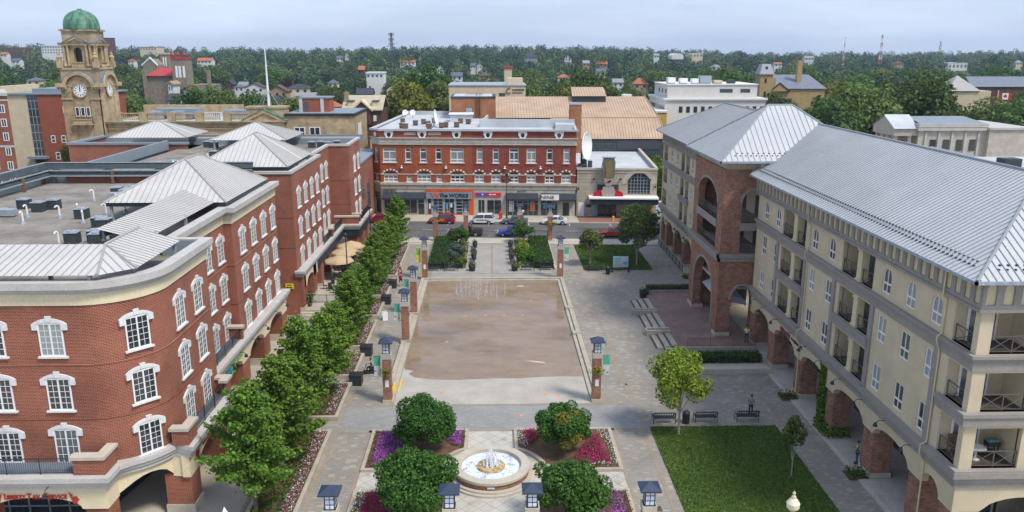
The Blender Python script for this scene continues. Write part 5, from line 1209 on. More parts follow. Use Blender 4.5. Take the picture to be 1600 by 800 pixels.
vs([(-1.0,4.0),(1.0,4.0),(1.25,4.9),(.9,5.7),(-.9,5.7),(-1.25,4.9)],YF-1.4,.5,'staup','sign_shield')
vs([(-2.7,4.0),(-1.1,4.0),(-1.3,5.2),(-2.5,4.7)],YF-1.2,.3,'sdrd','sign_wing'); vs([(2.7,4.0),(1.1,4.0),(1.3,5.2),(2.5,4.7)],YF-1.2,.3,'sdrd','sign_wing')
vs([(-1.9,4.0),(1.9,4.0),(1.9,5.9),(-1.9,5.9)],YF-.0,.1,'dkmet','sign_back')
b=MB(); b.box(sx-1.2,YF-1.1,10.8,sx+1.2,YF-.2,10.95); b.box(sx+.9,YF-.3,8.6,sx+1.0,YF+3.4,8.8); b.box(sx-1.0,YF-.5,8.6,sx-.9,YF+3.2,8.75); b.path([(sx+.9,YF-.2,10.7),(sx+1.0,YF+3.4,8.4)],.09); b.path([(sx-.9,YF-.2,10.7),(sx-1.0,YF+3.4,8.4)],.09); b.build('sign_brace','galv',TH_)
b=MB(); b.slab([(sx-.45,6.35),(sx-.1,6.75),(sx+.3,6.9),(sx+.5,6.7),(sx+.2,6.55),(sx+.15,6.3),(sx-.1,6.5)],[],(0,YF-1.24,0),(1,0,0),(0,-1,0),.03); b.build('sign_emblem','dark',TH_)
for px,zz in ((926,6.9),(967,6.9),(980,6.8),(1012,6.8),(903,5.2),(1020,5.6)):
    b=MB(); b.box(fx(px)-.12,YF-.25,zz-.15,fx(px)+.12,YF+.1,zz+.15); b.build('wall_lamp','dark',TH_)
b=MB(); b.box(fx(903),YF+.04,.05,fx(912),YF+.1,2.6); b.build('side_door','white',TH_); b=MB(); b.box(fx(915),YF+.02,1.75,fx(923),YF+.1,2.3); b.build('plaque','dark',TH_)
b=MB(); b.box(fx(928),YF+.0,.2,fx(933),YF+.08,3.0); b.build('poster_case',M['postb'],TH_)
# roof plant beside
roofthing('condenser_unit','pair of dark boxed units on the theatre roof next to the large white dish','roof unit',17.3,146.5,[('casing','dkmet',[(-.9,-.5,.1,-.1,.5,1.5),(.2,-.5,.1,.9,.5,1.2)]),('lid','galv',[(-1,-.6,1.5,0,.6,1.56)])],z=8.2)
# ================================================================ auditorium with the tan metal roof
AU=thing('auditorium','big auditorium with curved tan metal roof and dark base behind the theatre','building',(20,185,0))
ax0,ax1=.5,36.5
b=MB(); b.box(13,170.3,0,ax1,171,11.0); b.box(ax0,176,0,13,176.5,15); b.box(ax1-.5,171,0,ax1,205,11); b.box(ax0,176,0,ax0+.5,205,14); b.build('wall','dkmet',AU)
s_=MB(); b=MB()
roofplane(b,s_,[(13,170,10.9),(ax1+.3,170,10.9),(ax1-.1,175.6,14.9),(13,175.6,14.9)],.62,.07,.08)
roofplane(b,s_,[(5,174,13.8),(13,170,10.9),(13,175.6,14.9),(ax0,175.6,14.9)][0:0] or [(8,173.4,13.2),(13,170.0,10.9),(13,175.6,14.9)],.62,.07,.08)
roofplane(b,s_,[(ax0,175.6,14.9),(ax1-.1,175.6,14.9),(ax1-1.2,188,18.8),(ax0,188,18.8)],.62,.07,.08)
roofplane(b,s_,[(ax0,188,18.8),(ax1-1.2,188,18.8),(ax1-1.2,204,14),(ax0,204,14)],1.2,.07,.08)
s_.tube((ax1+.3,170,10.95),(ax1-.1,175.6,14.95),.15); s_.tube((ax1-.1,175.6,14.95),(ax1-1.2,188,18.85),.15); s_.tube((13,175.6,14.95),(ax1,175.6,14.95),.1)
r_=b.build('roof','roofT',AU); s_.build('standing_seams','seamT',r_)
b=MB(); b.box(18.2,184.5,16,25.7,190,19.2); b.build('monitor_wall','dkmet',AU)
s_=MB(); b=MB(); roofplane(b,s_,[(18.0,184.1,19.1),(25.9,184.1,19.1),(25.7,189.5,20.9),(18.2,189.5,20.9)],.6,.07,.08); roofplane(b,s_,[(25.7,189.5,20.9),(25.9,192,19.1),(18.0,192,19.1),(18.2,189.5,20.9)],.6,.07,.08); r_=b.build('monitor_roof','roofT',AU); s_.build('standing_seams','seamT',r_)
b=MB(); b.box(16,167.5,0,18.4,169.9,18.2); b.build('chimney','brickT',AU); b=MB(); b.box(15.9,167.4,18.2,18.5,170,18.5); b.build('chimney_cap','galv',AU)
b=MB(); b.box(26.5,170.2,8.6,35.5,170.29,10.6); b.build('mural',plain('faded_mural',(.06,.055,.075),.8),AU)
FT=thing('fly_tower','square orange-brown brick tower with dark flat roof beside the tan metal roof','tower',(-4,177,0))
b=MB(); b.box(-8.9,171.9,0,.45,183,19.3); b.build('wall','brickT',FT); b=MB(); b.box(-9,171.8,19.3,.55,183.1,19.7); b.build('parapet','dkmet',FT); b=MB(); b.box(-8.5,172.5,19.7,-.2,182.6,19.75); b.build('roof','membr',FT)
b=MB(); b.box(-2.8,171.65,14,-2.7,171.9,20.5); b.box(-3.6,171.65,14,-3.5,171.9,20.5); [b.box(-3.6,171.7,14+k*.5,-2.7,171.8,14.08+k*.5) for k in range(13)]; b.build('ladder','rust',FT)
b=MB(); b.box(-5.8,171.8,15.2,-4.5,171.9,17.3); b.build('louvre','galv',FT)
BK=thing('office_block','beige flat-roofed office block with a gold emblem sign behind the fly tower','building',(-2,220,0))
b=MB(); b.box(-11.7,215,0,8.6,235,20.1); b.build('wall','stuc',BK); b=MB(); b.box(-11.9,214.8,20.1,8.8,235.2,20.4); b.build('coping','galv',BK); b=MB(); b.box(3.8,219,20.4,8.0,224,22.0); b.build('penthouse','stuc',BK)
b=MB(); b.box(1.6,214.9,16.9,3.2,215,18.3); b.build('window','glass',BK)
b=MB(); b.lathe([(.5,0),(.8,0),(.8,.1),(.5,.1)],(0,0,0),16,a0=R(50),a1=R(310)); o_=b.build('emblem','sgold',BK,local=True); o_.location=(4.2-(-2),-5.1,18.9); o_.rotation_euler=(PI/2,0,0)
marks(11,3.2,.6,'dark',BK,(6.7,214.9,19.1),(1,0,0),(0,-1,0),9); marks(10,2.8,.4,'dark',BK,(6.5,214.9,18.35),(1,0,0),(0,-1,0),10)
roofthing('roof_housing','red-topped vent box on the fly tower roof','roof housing',-3.5,176,[('box','membr',[(-2.4,-1,0,1.4,1,.4)]),('lid',plain('faded_red_sheet',(.45,.08,.07),.7),[(-2.4,-1,.4,1.4,1,.5)])],z=19.75)
# ivy covered wall to the right of the theatre
iv=thing('ivy_wall','low wall wholly covered with bright green ivy right of the theatre roof','ivy wall',(33,160,0))
b=MB(); b.box(30,152,0,35,152.5,6.2); b.box(30,152.5,0,30.4,169,6.2); b.build('wall','lime',iv)
r=random.Random(4); P=[(r.uniform(29.7,35.3),r.uniform(151.4,169),r.uniform(5.6,7.4)) for _ in range(3500)]+[(r.uniform(29.7,35.6),r.uniform(151.2,152),r.uniform(.5,6.8)) for _ in range(2000)]
leafset('ivy','lf_ivy',P,.5,iv,'stuff')
# ================================================================ clock tower and stone government building
CT=thing('clock_tower','tall sandstone clock tower with green copper dome on the left','clock tower',(-87.7,179,0))
x0,x1,y0,y1=-91.7,-83.8,175,182.9; cxm=(x0+x1)/2; cym=(y0+y1)/2
b=MB(); b.box(x0,y0,0,x1,y1,22.4)
for a in (x0,x1-1.9): b.box(a-.15,y0-.2,0,a+1.9+.15,y0+.1,22.2)
b.box(x1-.1,y0-.2,0,x1+.2,y0+1.9,22.2); b.box(x1-.1,y1-1.9,0,x1+.2,y1+.2,22.2); b.build('shaft','sand',CT)
b=MB()
def hip_ring(b,z0,z1,d): b.box(x0-d,y0-d,z0,x1+d,y1+d,z1)
# cornice that rises as an arch over each clock
for (o,u,nr,c) in (((0,y0-.25,0),(1,0,0),(0,-1,0),cxm),((x1+.25,0,0),(0,1,0),(1,0,0),cym)):
    P=[(c+(2.7+.7)*cos(PI*k/16),21.6+(2.5+.75)*sin(PI*k/16)) for k in range(17)]; Q=[(c+2.7*cos(PI*k/16),21.6+2.5*sin(PI*k/16)) for k in range(17)]
    b.slab(P+Q[::-1],[],Vector(o)+Vector(nr)*.6,u,nr,1.2)
    for k in range(11):
        a=PI*(k+.5)/11; px_,pz_=c+2.3*cos(a),21.7+2.1*sin(a); q=Vector(o)+Vector(u)*px_+Vector((0,0,pz_)); b.box(q.x-.16,q.y-.16,q.z-.16,q.x+.16,q.y+.16,q.z+.16)
    b.slab([(c+2.4*cos(PI*k/16),21.6+2.3*sin(PI*k/16)) for k in range(17)],[],Vector(o),u,nr,.3)
for a0,a1 in ((x0-.9,x0+.9),(x1-.9,x1+.9)): b.box(a0,y0-.9,21.6,a1,y0,22.4); 
b.box(x1+.01,y0-.89,21.62,x1+.89,y0+1.0,22.38); b.box(x1,y1-1.0,21.6,x1+.9,y1+.9,22.4); b.box(x0-.9,y0,21.6,x0,y1,22.4)
for k in range(4): 
    for a in (x0-.7,x1-1.2): b.box(a+k*.55,y0-.75,21.2,a+k*.55+.3,y0-.2,21.6)
b.box(x0-.3,y0-.35,18.9,x1+.35,y1+.2,19.3) if False else None
b.box(x0-.25,y0-.4,19.0,x0+2.1,y0,19.35); b.box(x1-2.1,y0-.4,19.0,x1+.4,y0,19.35)
b.build('cornice','sandp',CT)
M['lead']=mat('grey_lead',(.17,.19,.23),.6,.15,1,.05)
b=MB()
for (o,u,nr,c) in (((0,y0-.25,0),(1,0,0),(0,-1,0),cxm),((x1+.25,0,0),(0,1,0),(1,0,0),cym)):
    P=[(c+(2.7+.9)*cos(PI*k/16),21.6+(2.5+.95)*sin(PI*k/16)) for k in range(17)]; Q=[(c+3.35*cos(PI*k/16),21.6+3.2*sin(PI*k/16)) for k in range(17)]
    b.slab(P+Q[::-1],[],Vector(o)+Vector(nr)*.4,u,nr,2.5)
b.build('arch_lead','lead',CT)
# clock faces
for (cx_,cy_,rz) in ((cxm,y0-.3,0),(x1+.3,cym,PI/2)):
    b=MB(); b.lathe([(0,.02),(1.3,.02),(1.32,0)],(0,0,0),28); f=b.build('clock_face','white',CT,local=True); f.location=Vector((cx_,cy_,20.9))-CT.location; f.rotation_euler=(PI/2,0,rz)
    g=MB(); g.lathe([(1.3,0),(1.5,0),(1.5,.1),(1.3,.1),(1.3,0)],(0,0,0),28); g.build('rim','sandp',f,local=True)
    g=MB()
    for k in range(12):
        a=PI*k/6; g.slab([(-.07,-.16),(.07,-.16),(.07,.16),(-.07,.16)],[],(0,0,0),(1,0,0),(0,-1,0),.01)
    g=MB()
    for k in range(12):
        a=PI*k/6; c,s=cos(a),sin(a); pts=[(dx*c-(1.0+dy)*-s*-1 if False else dx*c+(1.0+dy)*s,-dx*s+(1.0+dy)*c,.04) for dx,dy in ((-.085,-.2),(.085,-.2),(.085,.2),(-.085,.2))]; g.face(pts[::-1] if False else pts)
    g.build('numerals','sblk',f,local=True)
    g=MB(); g.box(-.07,-.2,.05,.07,.95,.07); g.box(-.09,-.15,.07,.09,.7,.09); g.build('hands','sblk',f,local=True)
# openings and balcony in the shaft
b=MB()
for k in (-1,0,1): b.box(cxm+k*1.15-.3,y0-.22,15.6,cxm+k*1.15+.3,y0-.2+.1,17.3)
split(b,'window','glass',CT)
b=MB()
for k in (-1,0,1): x=cxm+k*1.15; b.slab(rect(x-.42,15.45,x+.42,17.45),[rect(x-.3,15.6,x+.3,17.3)],(0,y0-.26,0),(1,0,0),(0,-1,0),.1)
split(b,'window_frame','white',CT)
def balusters(b,p,q,z,h=.9,n=8):
    p=Vector((*p,z)); q=Vector((*q,z)); d=q-p; U=Vector((0,0,1))
    for k in range(n): c=p+d*((k+.5)/n); b.lathe([(.1,0),(.16,.25*h),(.07,.6*h),(.12,.85*h)],c,6)
    u=d.normalized(); w=Vector((-u.y,u.x,0))*.2
    for za,zb in ((0,.1),(h*.85,h)):
        vs=[p-w+U*za,q-w+U*za,q+w+U*za,p+w+U*za,p-w+U*zb,q-w+U*zb,q+w+U*zb,p+w+U*zb]; b.add(vs,[(0,3,2,1),(4,5,6,7),(0,1,5,4),(1,2,6,5),(2,3,7,6),(3,0,4,7)])
b=MB(); b.box(cxm-2.1,y0-1.2,13.7,cxm+2.1,y0,13.95); balusters(b,(cxm-2,y0-1.0),(cxm+2,y0-1.0),13.95,1.0,12); [b.box(cxm+k-.2,y0-.9,13.1,cxm+k+.2,y0,13.7) for k in (-1.5,0,1.5)]; b.build('balcony','sandp',CT)
b=MB(); b.slab(rect(cxm-1.1,8,cxm+1.1,10.6),[rect(cxm-.9,8.2,cxm-.06,10.4),rect(cxm+.06,8.2,cxm+.9,10.4)],(0,y0-.26,0),(1,0,0),(0,-1,0),.1); b.build('window_frame','white',CT); b=MB(); b.box(cxm-1,y0-.2,8,cxm+1,y0-.15,10.6); b.build('window','glass',CT)
# belfry stage
u0,u1,v0,v1=x0+.85,x1-.85,y0+.85,y1-.85
b=MB(); b.box(x0+.1,y0+.1,22.4,x1-.1,y1-.1,25.2); b.box(x0-.1,y0-.1,25.2,x1+.1,y1+.1,25.6); b.build('belfry_base','sand',CT)
b=MB(); om=(u0+u1)/2; on=(v0+v1)/2
b.slab(rect(u0,25.6,u1,30.4),[arch(om-.85,26.6,om+.85,28.9,.85,10)],(0,v0,0),(1,0,0),(0,-1,0),.9)
b.slab(rect(v0+.02,25.6,v1,30.4),[arch(on-.85,26.6,on+.85,28.9,.85,10)],(u1-.01,0,0),(0,1,0),(1,0,0),.9)
b.box(u0,v0+.9,25.6,u0+.9,v1,30.4); b.box(u0,v1-.9,25.6,u1,v1,30.4); b.build('belfry_wall','sand',CT)
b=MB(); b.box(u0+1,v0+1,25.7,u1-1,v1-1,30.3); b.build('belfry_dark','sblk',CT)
b=MB()
for x in (u0+.35,u0+1.15,u1-1.15,u1-.35): b.lathe([(.35,0),(.35,.3),(.27,.4),(.23,3.9),(.34,4.1),(.34,4.3)],(x,v0-.25,25.9),8)
for y in (v0+.35,v0+1.15,v1-1.15,v1-.35): b.lathe([(.35,0),(.35,.3),(.27,.4),(.23,3.9),(.34,4.1),(.34,4.3)],(u1+.25,y,25.9),8)
split(b,'column','sandp',CT)
b=MB(); b.box(u0-.6,v0-.6,30.2,u1+.6,v1+.6,30.65)
for (o,u,nr,c) in (((0,v0-.7,0),(1,0,0),(0,-1,0),om),((u1+.7,0,0),(0,1,0),(1,0,0),on)):
    b.slab([(c-2.9,30.6),(c+2.9,30.6),(c,32.0)],[[(c-1.6,30.8),(c+1.6,30.8),(c,31.55)]],o,u,nr,.5); b.slab([(c-1.7,30.7),(c+1.7,30.7),(c,31.6)],[],Vector(o)-Vector(nr)*.3,u,nr,.4)
b.build('pediment','sandp',CT)
b=MB(); 
for (o,u,nr,c) in (((0,v0-.8,0),(1,0,0),(0,-1,0),om),((u1+.8,0,0),(0,1,0),(1,0,0),on)): b.slab([(c-3.1,30.62),(c-2.9,30.62),(c,32.02),(c+2.9,30.62),(c+3.1,30.62),(c,32.2)],[],o,u,nr,2.5)
b.box(u0-.7,v0-.7,30.65,u1+.7,v1+.7,30.75); b.build('pediment_lead','lead',CT)
b=MB(); b.box(u0+.1,v0+.1,30.7,u1-.1,v1-.1,33.1); b.box(u0-.25,v0-.25,33.1,u1+.25,v1+.25,33.4); b.build('attic','sand',CT)
b=MB(); balusters(b,(om-1.3,v0-.7),(om+1.3,v0-.7),25.6,1.2,7); balusters(b,(u1+.7,on-1.3),(u1+.7,on+1.3),25.6,1.2,7); split(b,'balustrade','sandp',CT)
b=MB()
for (x,y) in ((x0+.3,y0+.1),(x1-.1,y0+.1),(x1-.1,y1-.3),(x0+.3,y1-.3)): b.box(x-.5,y-.5,25.6,x+.5,y+.5,26.9); b.lathe([(.45,0),(.5,.5),(.6,.9),(.35,1.2),(.2,1.35),(.32,1.5),(.12,1.9),(0,2.3)],(x,y,26.9),10)
split(b,'urn','sandp',CT)
b=MB(); pr=[(3.5,0),(3.55,.3),(3.5,1.2),(3.3,2.1),(2.85,2.9),(2.1,3.55),(1.2,3.95),(.5,4.1),(.45,4.3),(0,4.35)]
n=48; m_=[]
for r_,z in pr: m_.append([(om+ (r_*(1+.02*(k%6==0)))*cos(2*PI*k/n),on+(r_*(1+.02*(k%6==0)))*sin(2*PI*k/n),33.4+z) for k in range(n)])
b.add([p for r_ in m_ for p in r_],[(i*n+k,i*n+(k+1)%n,(i+1)*n+(k+1)%n,(i+1)*n+k) for i in range(len(pr)-1) for k in range(n)]); b.build('dome','copper',CT,smooth=False)
b=MB(); b.box(u0-.1,v0-.1,33.4,u1+.1,v1+.1,33.5); b.build('dome_base','lead',CT)
# stone hall
SH=thing('stone_hall','long sandstone hall with balustraded roof edge and small pediment, right of the clock tower','building',(-65,180,0))
b=MB(); b.box(-83.5,176,0,-45.2,196,14.1); b.build('wall','sand',SH)
b=MB(); b.box(-83.5,175.6,14.1,-53.5,176.2,14.35); b.box(-83.7,175.2,13.9,-53.4,176,14.1); b.box(-83.5,175.7,12.6,-45.2,176,12.8); b.box(-83.5,175.75,11.2,-45.2,176,11.45)
for x in (-82,-76.5,-70.5,-64.5,-58.5): b.box(x,175.8,14.35,x+1.7,176.4,16.3)
for i,x in enumerate((-80.3,-74.8,-68.8,-62.8,-56.8)): balusters(b,(x,176.1),(x+3.7 if i else x+3.7,176.1),14.6,1.5,9)
b.box(-83.5,195,14.1,-60,196,16.6); b.build('balustrade','sandp',SH)
b=MB(); b.box(-83.7,175.1,14.1,-53.4,175.7,14.18); b.build('copper_gutter','copper',SH)
b=MB()
for x in (-77,-71,-65,-59,-53):
    b.lathe([(.45,0),(.4,.2),(.36,4.4),(.5,4.6),(.55,4.9)],(x,175.4,6.3),8); b.lathe([(.45,0),(.4,.2),(.36,4.4),(.5,4.6),(.55,4.9)],(x+1.4,175.4,6.3),8)
split(b,'column','sandp',SH)
b=MB()
for x in (-79,-73.3,-67.3,-61.3,-55.3,-49.5): b.slab(rect(x-.95,8.3,x+.95,10.8),[rect(x-.8,8.5,x-.05,10.6),rect(x+.05,8.5,x+.8,10.6)],(0,175.9,0),(1,0,0),(0,-1,0),.12)
for f in split(b,'window','white',SH): g=MB(); c_=sum((v.co for v in f.data.vertices),Vector())/len(f.data.vertices)+SH.location; g.box(c_.x-.8,175.92,8.5,c_.x+.8,175.97,10.7); g.build('pane','glass',f)
b=MB(); b.box(-53.5,175,0,-45.2,176.2,14.4); b.box(-53.5,176,14.4,-45.2,180,17.2); b.box(-53.7,175.8,17.0,-45,180.2,17.4); b.build('portico_wall','sand',SH)
b=MB(); b.slab([(-54.2,14.2),(-44.6,14.2),(-44.6,14.5),(-49.4,16.9),(-54.2,14.5)],[[(-52.6,14.6),(-46.2,14.6),(-49.4,16.1)]],(0,174.6,0),(1,0,0),(0,-1,0),.8); b.slab([(-53,14.5),(-45.8,14.5),(-49.4,16.3)],[],(0,174.9,0),(1,0,0),(0,-1,0),.4); b.build('pediment','sandp',SH)
b=MB(); b.slab([(-49.4,16.9),(-44.5,14.45),(-44.5,14.6),(-49.4,17.05),(-54.3,14.6),(-54.3,14.45)],[],(0,174.5,0),(1,0,0),(0,-1,0),1.4); b.build('copper_edge','copper',SH)
b=MB(); b.box(-83,176.6,14.1,-53.6,195,14.3); b.box(-78,182,14.3,-63,190,15.2); b.build('flat_roof','membr',SH)
b=MB(); b.prism([(-75,181),(-66,181),(-66,186),(-75,186)],15.2,16.6); b.build('skylight','parp',SH); b=MB(); b.box(-60,181,14.3,-55,186,16.2); b.build('roof_box','parp',SH)
for i,x in enumerate((-74.5,-69.6)): roofthing('roof_cabinet',['left','right'][i]+' one of two grey-green cabinets on the stone hall roof','roof unit',x,180,[('cabinet','galv',[(-1.2,-1,0,1.2,1,1.7)]),('base','dark',[(-1.3,-1.1,-.1,1.3,1.1,0)])],z=14.5)
SB_=thing('stone_annex','plain sandstone block with two paired windows and dark roof edge beside the pediment','building',(-37,180,0))
b=MB(); b.box(-45.1,176.0,0,-30.2,193,15.6); b.build('wall','sand',SB_); b=MB(); b.box(-45.3,175.7,15.4,-30,193.2,15.9); b.build('roof_edge','dark',SB_); b=MB(); b.box(-44.9,176.2,15.9,-30.4,192.8,15.95); b.build('flat_roof','parp',SB_)
b=MB()
for x in (-42.2,-38.9): b.slab(rect(x-1.2,11.2,x+1.2,13.0),[rect(x-1,11.35,x-.08,12.85),rect(x+.08,11.35,x+1,12.85)],(0,175.9,0),(1,0,0),(0,-1,0),.12)
for f in split(b,'window','white',SB_): g=MB(); c_=sum((v.co for v in f.data.vertices),Vector())/len(f.data.vertices)+SB_.location; g.box(c_.x-1,175.92,11.3,c_.x+1,175.97,12.9); g.build('pane','glass',f)
b=MB(); b.box(-30.2,180,10.5,-30.05,181.5,13.4); b.box(-30.2,182.5,10.5,-30.05,184,13.4); split(b,'side_window','white',SB_)
b=MB(); b.box(-42.7,180,15.9,-36.3,185,18.9); b.build('penthouse','brickO',SB_); b=MB(); b.box(-43,179.8,18.9,-36,185.2,19.2); b.build('penthouse_roof','parp',SB_); b=MB(); b.box(-42.9,179.85,15.9,-42.2,180,18.9); b.box(-38.2,179.85,15.9,-37.5,180,18.9); split(b,'corner_trim','membr',SB_); b=MB(); b.box(-41.8,179.9,16,-40.9,180,18.2); b.build('door','glass3',SB_)
fp=thing('flagpole','tall white flagpole with stays standing on the stone hall roof','flagpole',(-49.3,179,17.4))
b=MB(); b.tube((-49.3,179,17.4),(-49.3,179,29.2),.3,.1,10); b.lathe([(0,0),(.16,.1),(0,.3)],(-49.3,179,29.2),8); b.build('pole','white',fp); b=MB(); [b.tube((-49.3+dx,179+dy,17.4),(-49.3,179,21.2),.05,n=4) for dx,dy in ((-2.2,0),(2.2,0),(-1,-1.5),(1,-1.5))]; b.build('stays','galv',fp)
# brick annex with glass stair and beige wing
AN=thing('brick_annex','modern block, half beige brick, half orange brick, with a dark glass stair strip','building',(-108,205,0))
b=MB(); b.box(-110.0,198,0,-96.5,215,19.0); b.build('brick_wall','brickO',AN); b=MB(); b.box(-118,198.2,0,-112.6,216,18.9); b.box(-119.5,198,0,-118,214,20.8); b.build('beige_wall','stuc',AN)
b=MB(); b.box(-112.6,198.3,4.0,-110,200,19.0); b.build('glass_stair','glass',AN)
b=MB(); [b.box(-112.6,198.2,4+k*1.9,-110,198.3,4.12+k*1.9) for k in range(8)]; [b.box(-112.6+k*.85,198.2,4,-112.5+k*.85,198.3,19) for k in range(4)]; b.build('stair_mullions','galv',AN)
b=MB(); b.box(-119,197.7,18.9,-96,216,19.2); b.box(-112,200,19.2,-98,214,20.2); b.box(-113.5,196.5,3.5,-109,198.2,4.1); b.build('roof','parp',AN)
b=MB()
for x,z in ((-103.6,14.4),(-103.2,11.2),(-107.4,7.3),(-104.9,7.3),(-106.8,3.2),(-103.2,3.2)): b.slab(arch(x-.55,z,x+.55,z+1.7,.2,6),[rect(x-.38,z+.15,x+.38,z+.8),rect(x-.38,z+.95,x+.38,z+1.65)],(0,197.95,0),(1,0,0),(0,-1,0),.1)
for f in split(b,'window','white',AN): g=MB(); c_=sum((v.co for v in f.data.vertices),Vector())/len(f.data.vertices)+AN.location; g.box(c_.x-.5,197.97,c_.z-.85,c_.x+.5,197.99,c_.z+.85); g.build('pane','glass',f)
FL=thing('brick_block','dark red brick block with pale floor bands and white windows at the left picture edge','building',(-105,165,0))
b=MB(); b.prism([(-115,160),(-94.6,160),(-104.5,176),(-115,176)],0,20.6); b.build('wall','brickL',FL); b=MB(); b.prism([(-115.2,159.7),(-94.3,159.7),(-104.4,176.2),(-115.2,176.2)],20.6,21.2); b.box(-115,159.9,19.6,-94.5,160,19.9); b.box(-115,159.9,10.6,-94.5,160,11.0); b.build('band','trimL',FL)
b=MB()
for z in (17.3,14.6,11.9,9.0,6.2,3.4):
    for x in (-95.9,-98.6,-101.3): b.slab(rect(x-.55,z,x+.55,z+1.6),[rect(x-.4,z+.12,x-.05,z+1.48),rect(x+.05,z+.12,x+.4,z+1.48)],(0,159.93,0),(1,0,0),(0,-1,0),.1)
for f in split(b,'window','white',FL): g=MB(); c_=sum((v.co for v in f.data.vertices),Vector())/len(f.data.vertices)+FL.location; g.box(c_.x-.45,159.96,c_.z-.75,c_.x+.45,159.98,c_.z+.75); g.build('pane','glass',f)
LG=thing('low_building','low grey-beige building at the left edge below the dark red block','building',(-84,132,0))
b=MB(); b.prism([(-95,129),(-81.2,129),(-88,140),(-95,140)],0,10.6); b.build('wall','stuc',LG); b=MB(); b.prism([(-95.2,128.8),(-80.9,128.8),(-87.8,140.2),(-95.2,140.2)],10.6,10.9); b.build('coping','galv',LG); b=MB(); b.box(-84,128.9,6,-82.5,128.98,8); b.build('window','glass',LG)
YB=thing('low_building','pale low yellow building seen past the orange brick building\'s left corner','building',(-25.5,190,0))
b=MB(); b.box(-28.5,186,0,-23.4,200,9.5); b.build('wall','stuc2',YB); b=MB(); b.box(-28.7,185.8,9.5,-23.2,200.2,9.9); b.build('coping','dark',YB); b=MB(); b.box(-27.5,185.9,5.6,-26.3,186,7); b.box(-25.5,185.9,5.6,-24.5,186,7); split(b,'window','glass',YB)
BB2=thing('brick_infill','brick wall end behind the second left block beside the street gap','building',(-24,130,0))
b=MB(); b.box(-34,127.3,0,-21.9,150,11.0); b.build('wall','brickL',BB2); b=MB(); b.box(-34.2,127.1,11.0,-21.7,150.2,11.3); b.build('coping','parp',BB2); b=MB(); b.box(-21.9,131,5,-21.85,134,7.5); b.box(-21.9,137,2,-21.85,140,7.0); split(b,'window','glass3',BB2)
# ---------------------------------------------------------------- right background
WB=thing('white_block','white four-storey block with stepped top storey and roof plant behind the grey roof','building',(55,205,0))
b=MB(); b.box(42.7,200,0,67.8,220,17.3); b.build('lower_wall','white',WB) if False else b.build('lower_wall',mat('white_stone',(.66,.63,.57),.8,.06,1,.1),WB)
b=MB(); b.box(43.5,201.5,17.6,66.0,218,20.8); b.build('upper_wall',mat('ribbed_cream',(.60,.57,.52),.8,.06,1,.1),WB); b=MB(); b.box(42.3,199.6,17.2,68.2,220.3,17.65); b.box(43.3,201.3,20.8,66.2,218.2,21.05); b.build('cornice','hood',WB)
b=MB()
for z in (14.2,10.6,7):
    for k in range(12): b.box(46.2+k*1.85,199.93,z,47.1+k*1.85,199.98,z+1.5)
    for k in range(13): b.box(42.64,201+k*1.4,z,42.69,201.8+k*1.4,z+1.6)
b.box(56.6,201.44,19,59.8,201.49,19.9); b.box(61.8,201.44,19,64.2,201.49,19.9)
for k in range(3): b.box(43.44,203+k*4,18.8,43.49,204+k*4,19.8)
split(b,'window','glass',WB)
for i,(x,w,h,m_,l) in enumerate(((45.2,1.9,1.5,'white','first white box unit from the left on the white block\'s roof'),(48.3,1.9,1.3,'white','second white box unit from the left on the white block\'s roof'),(51.2,1.6,1.2,'white','third white box unit on the white block\'s roof'),(53.8,2.9,1.9,'galv','large ribbed grey unit on the white block\'s roof'),(57,2.2,.8,'stuc','long low beige unit on the white block\'s roof'),(60.5,1.8,.9,'dkmet','small dark unit at the right end of the white block\'s roof'))):
    roofthing('roof_unit',l,'roof unit',x,206,[('box',m_,[(-w*.5,-1.2,.2,w*.5,1.2,h)]),('feet','dark',[(-w*.45,-1,0,w*.45,1,.2)])],z=21.05)
YW=thing('yellow_building','yellow brick block peeking between the tan roof and white block','building',(38.5,200,0)); b=MB(); b.box(36.8,196,0,42.4,210,14.5); b.build('wall',plain('yellow_stucco',(.50,.32,.07),.8),YW); b=MB(); b.box(36.6,195.8,14.5,42.6,210.2,14.9); b.build('coping','hood',YW); b=MB(); [b.box(38+k*2.2,195.93,z,38.9+k*2.2,195.98,z+1.7) for k in (0,1) for z in (11.3,7.5)]; split(b,'window','glass',YW)
WR=thing('low_building','low building with broad white flat roof and white stair box behind the tan roof','building',(30,240,0)); b=MB(); b.box(18,225,0,47,240,12.5); b.build('wall','stuc',WR); b=MB(); b.box(17.8,224.8,12.5,47.2,240.2,12.9); b.build('roof','membr',WR); b=MB(); b.box(36.5,227,12.9,39,230,17.2); b.build('stair_box','white',WR); b=MB(); b.box(29,229,12.9,30.2,231,13.9); b.box(41,228,12.9,43,230,14.3); split(b,'roof_vent','dkmet',WR)
CH=thing('brick_church','yellow brick building with a square grey-capped bell tower, behind the white block','church',(95,265,0))
M['ybrick']=mat('buff_brick',(.40,.28,.13),.85,.15,1,.2)
b=MB(); b.box(85.2,258,0,89.2,262.5,22); b.build('tower','ybrick',CH); b=MB(); vs_=[(84.9,257.7,22),(89.5,257.7,22),(89.5,262.8,22),(84.9,262.8,22),(85.8,258.8,25),(88.6,258.8,25),(88.6,261.7,25),(85.8,261.7,25)]; b.add(vs_,[(0,1,5,4),(1,2,6,5),(2,3,7,6),(3,0,4,7),(4,5,6,7)]); b.box(84.8,257.6,21.8,89.6,262.9,22.1); b.build('tower_roof',mat('pale_slate',(.36,.36,.38),.7,.1,1,0),CH)
b=MB(); b.box(86.7,257.9,19.2,87.3,258,20.6); b.box(86.7,257.9,14.5,87.3,258,16.5); b.box(86.8,258.2,22.9,87.5,258.4,24.3); split(b,'window','glass',CH)
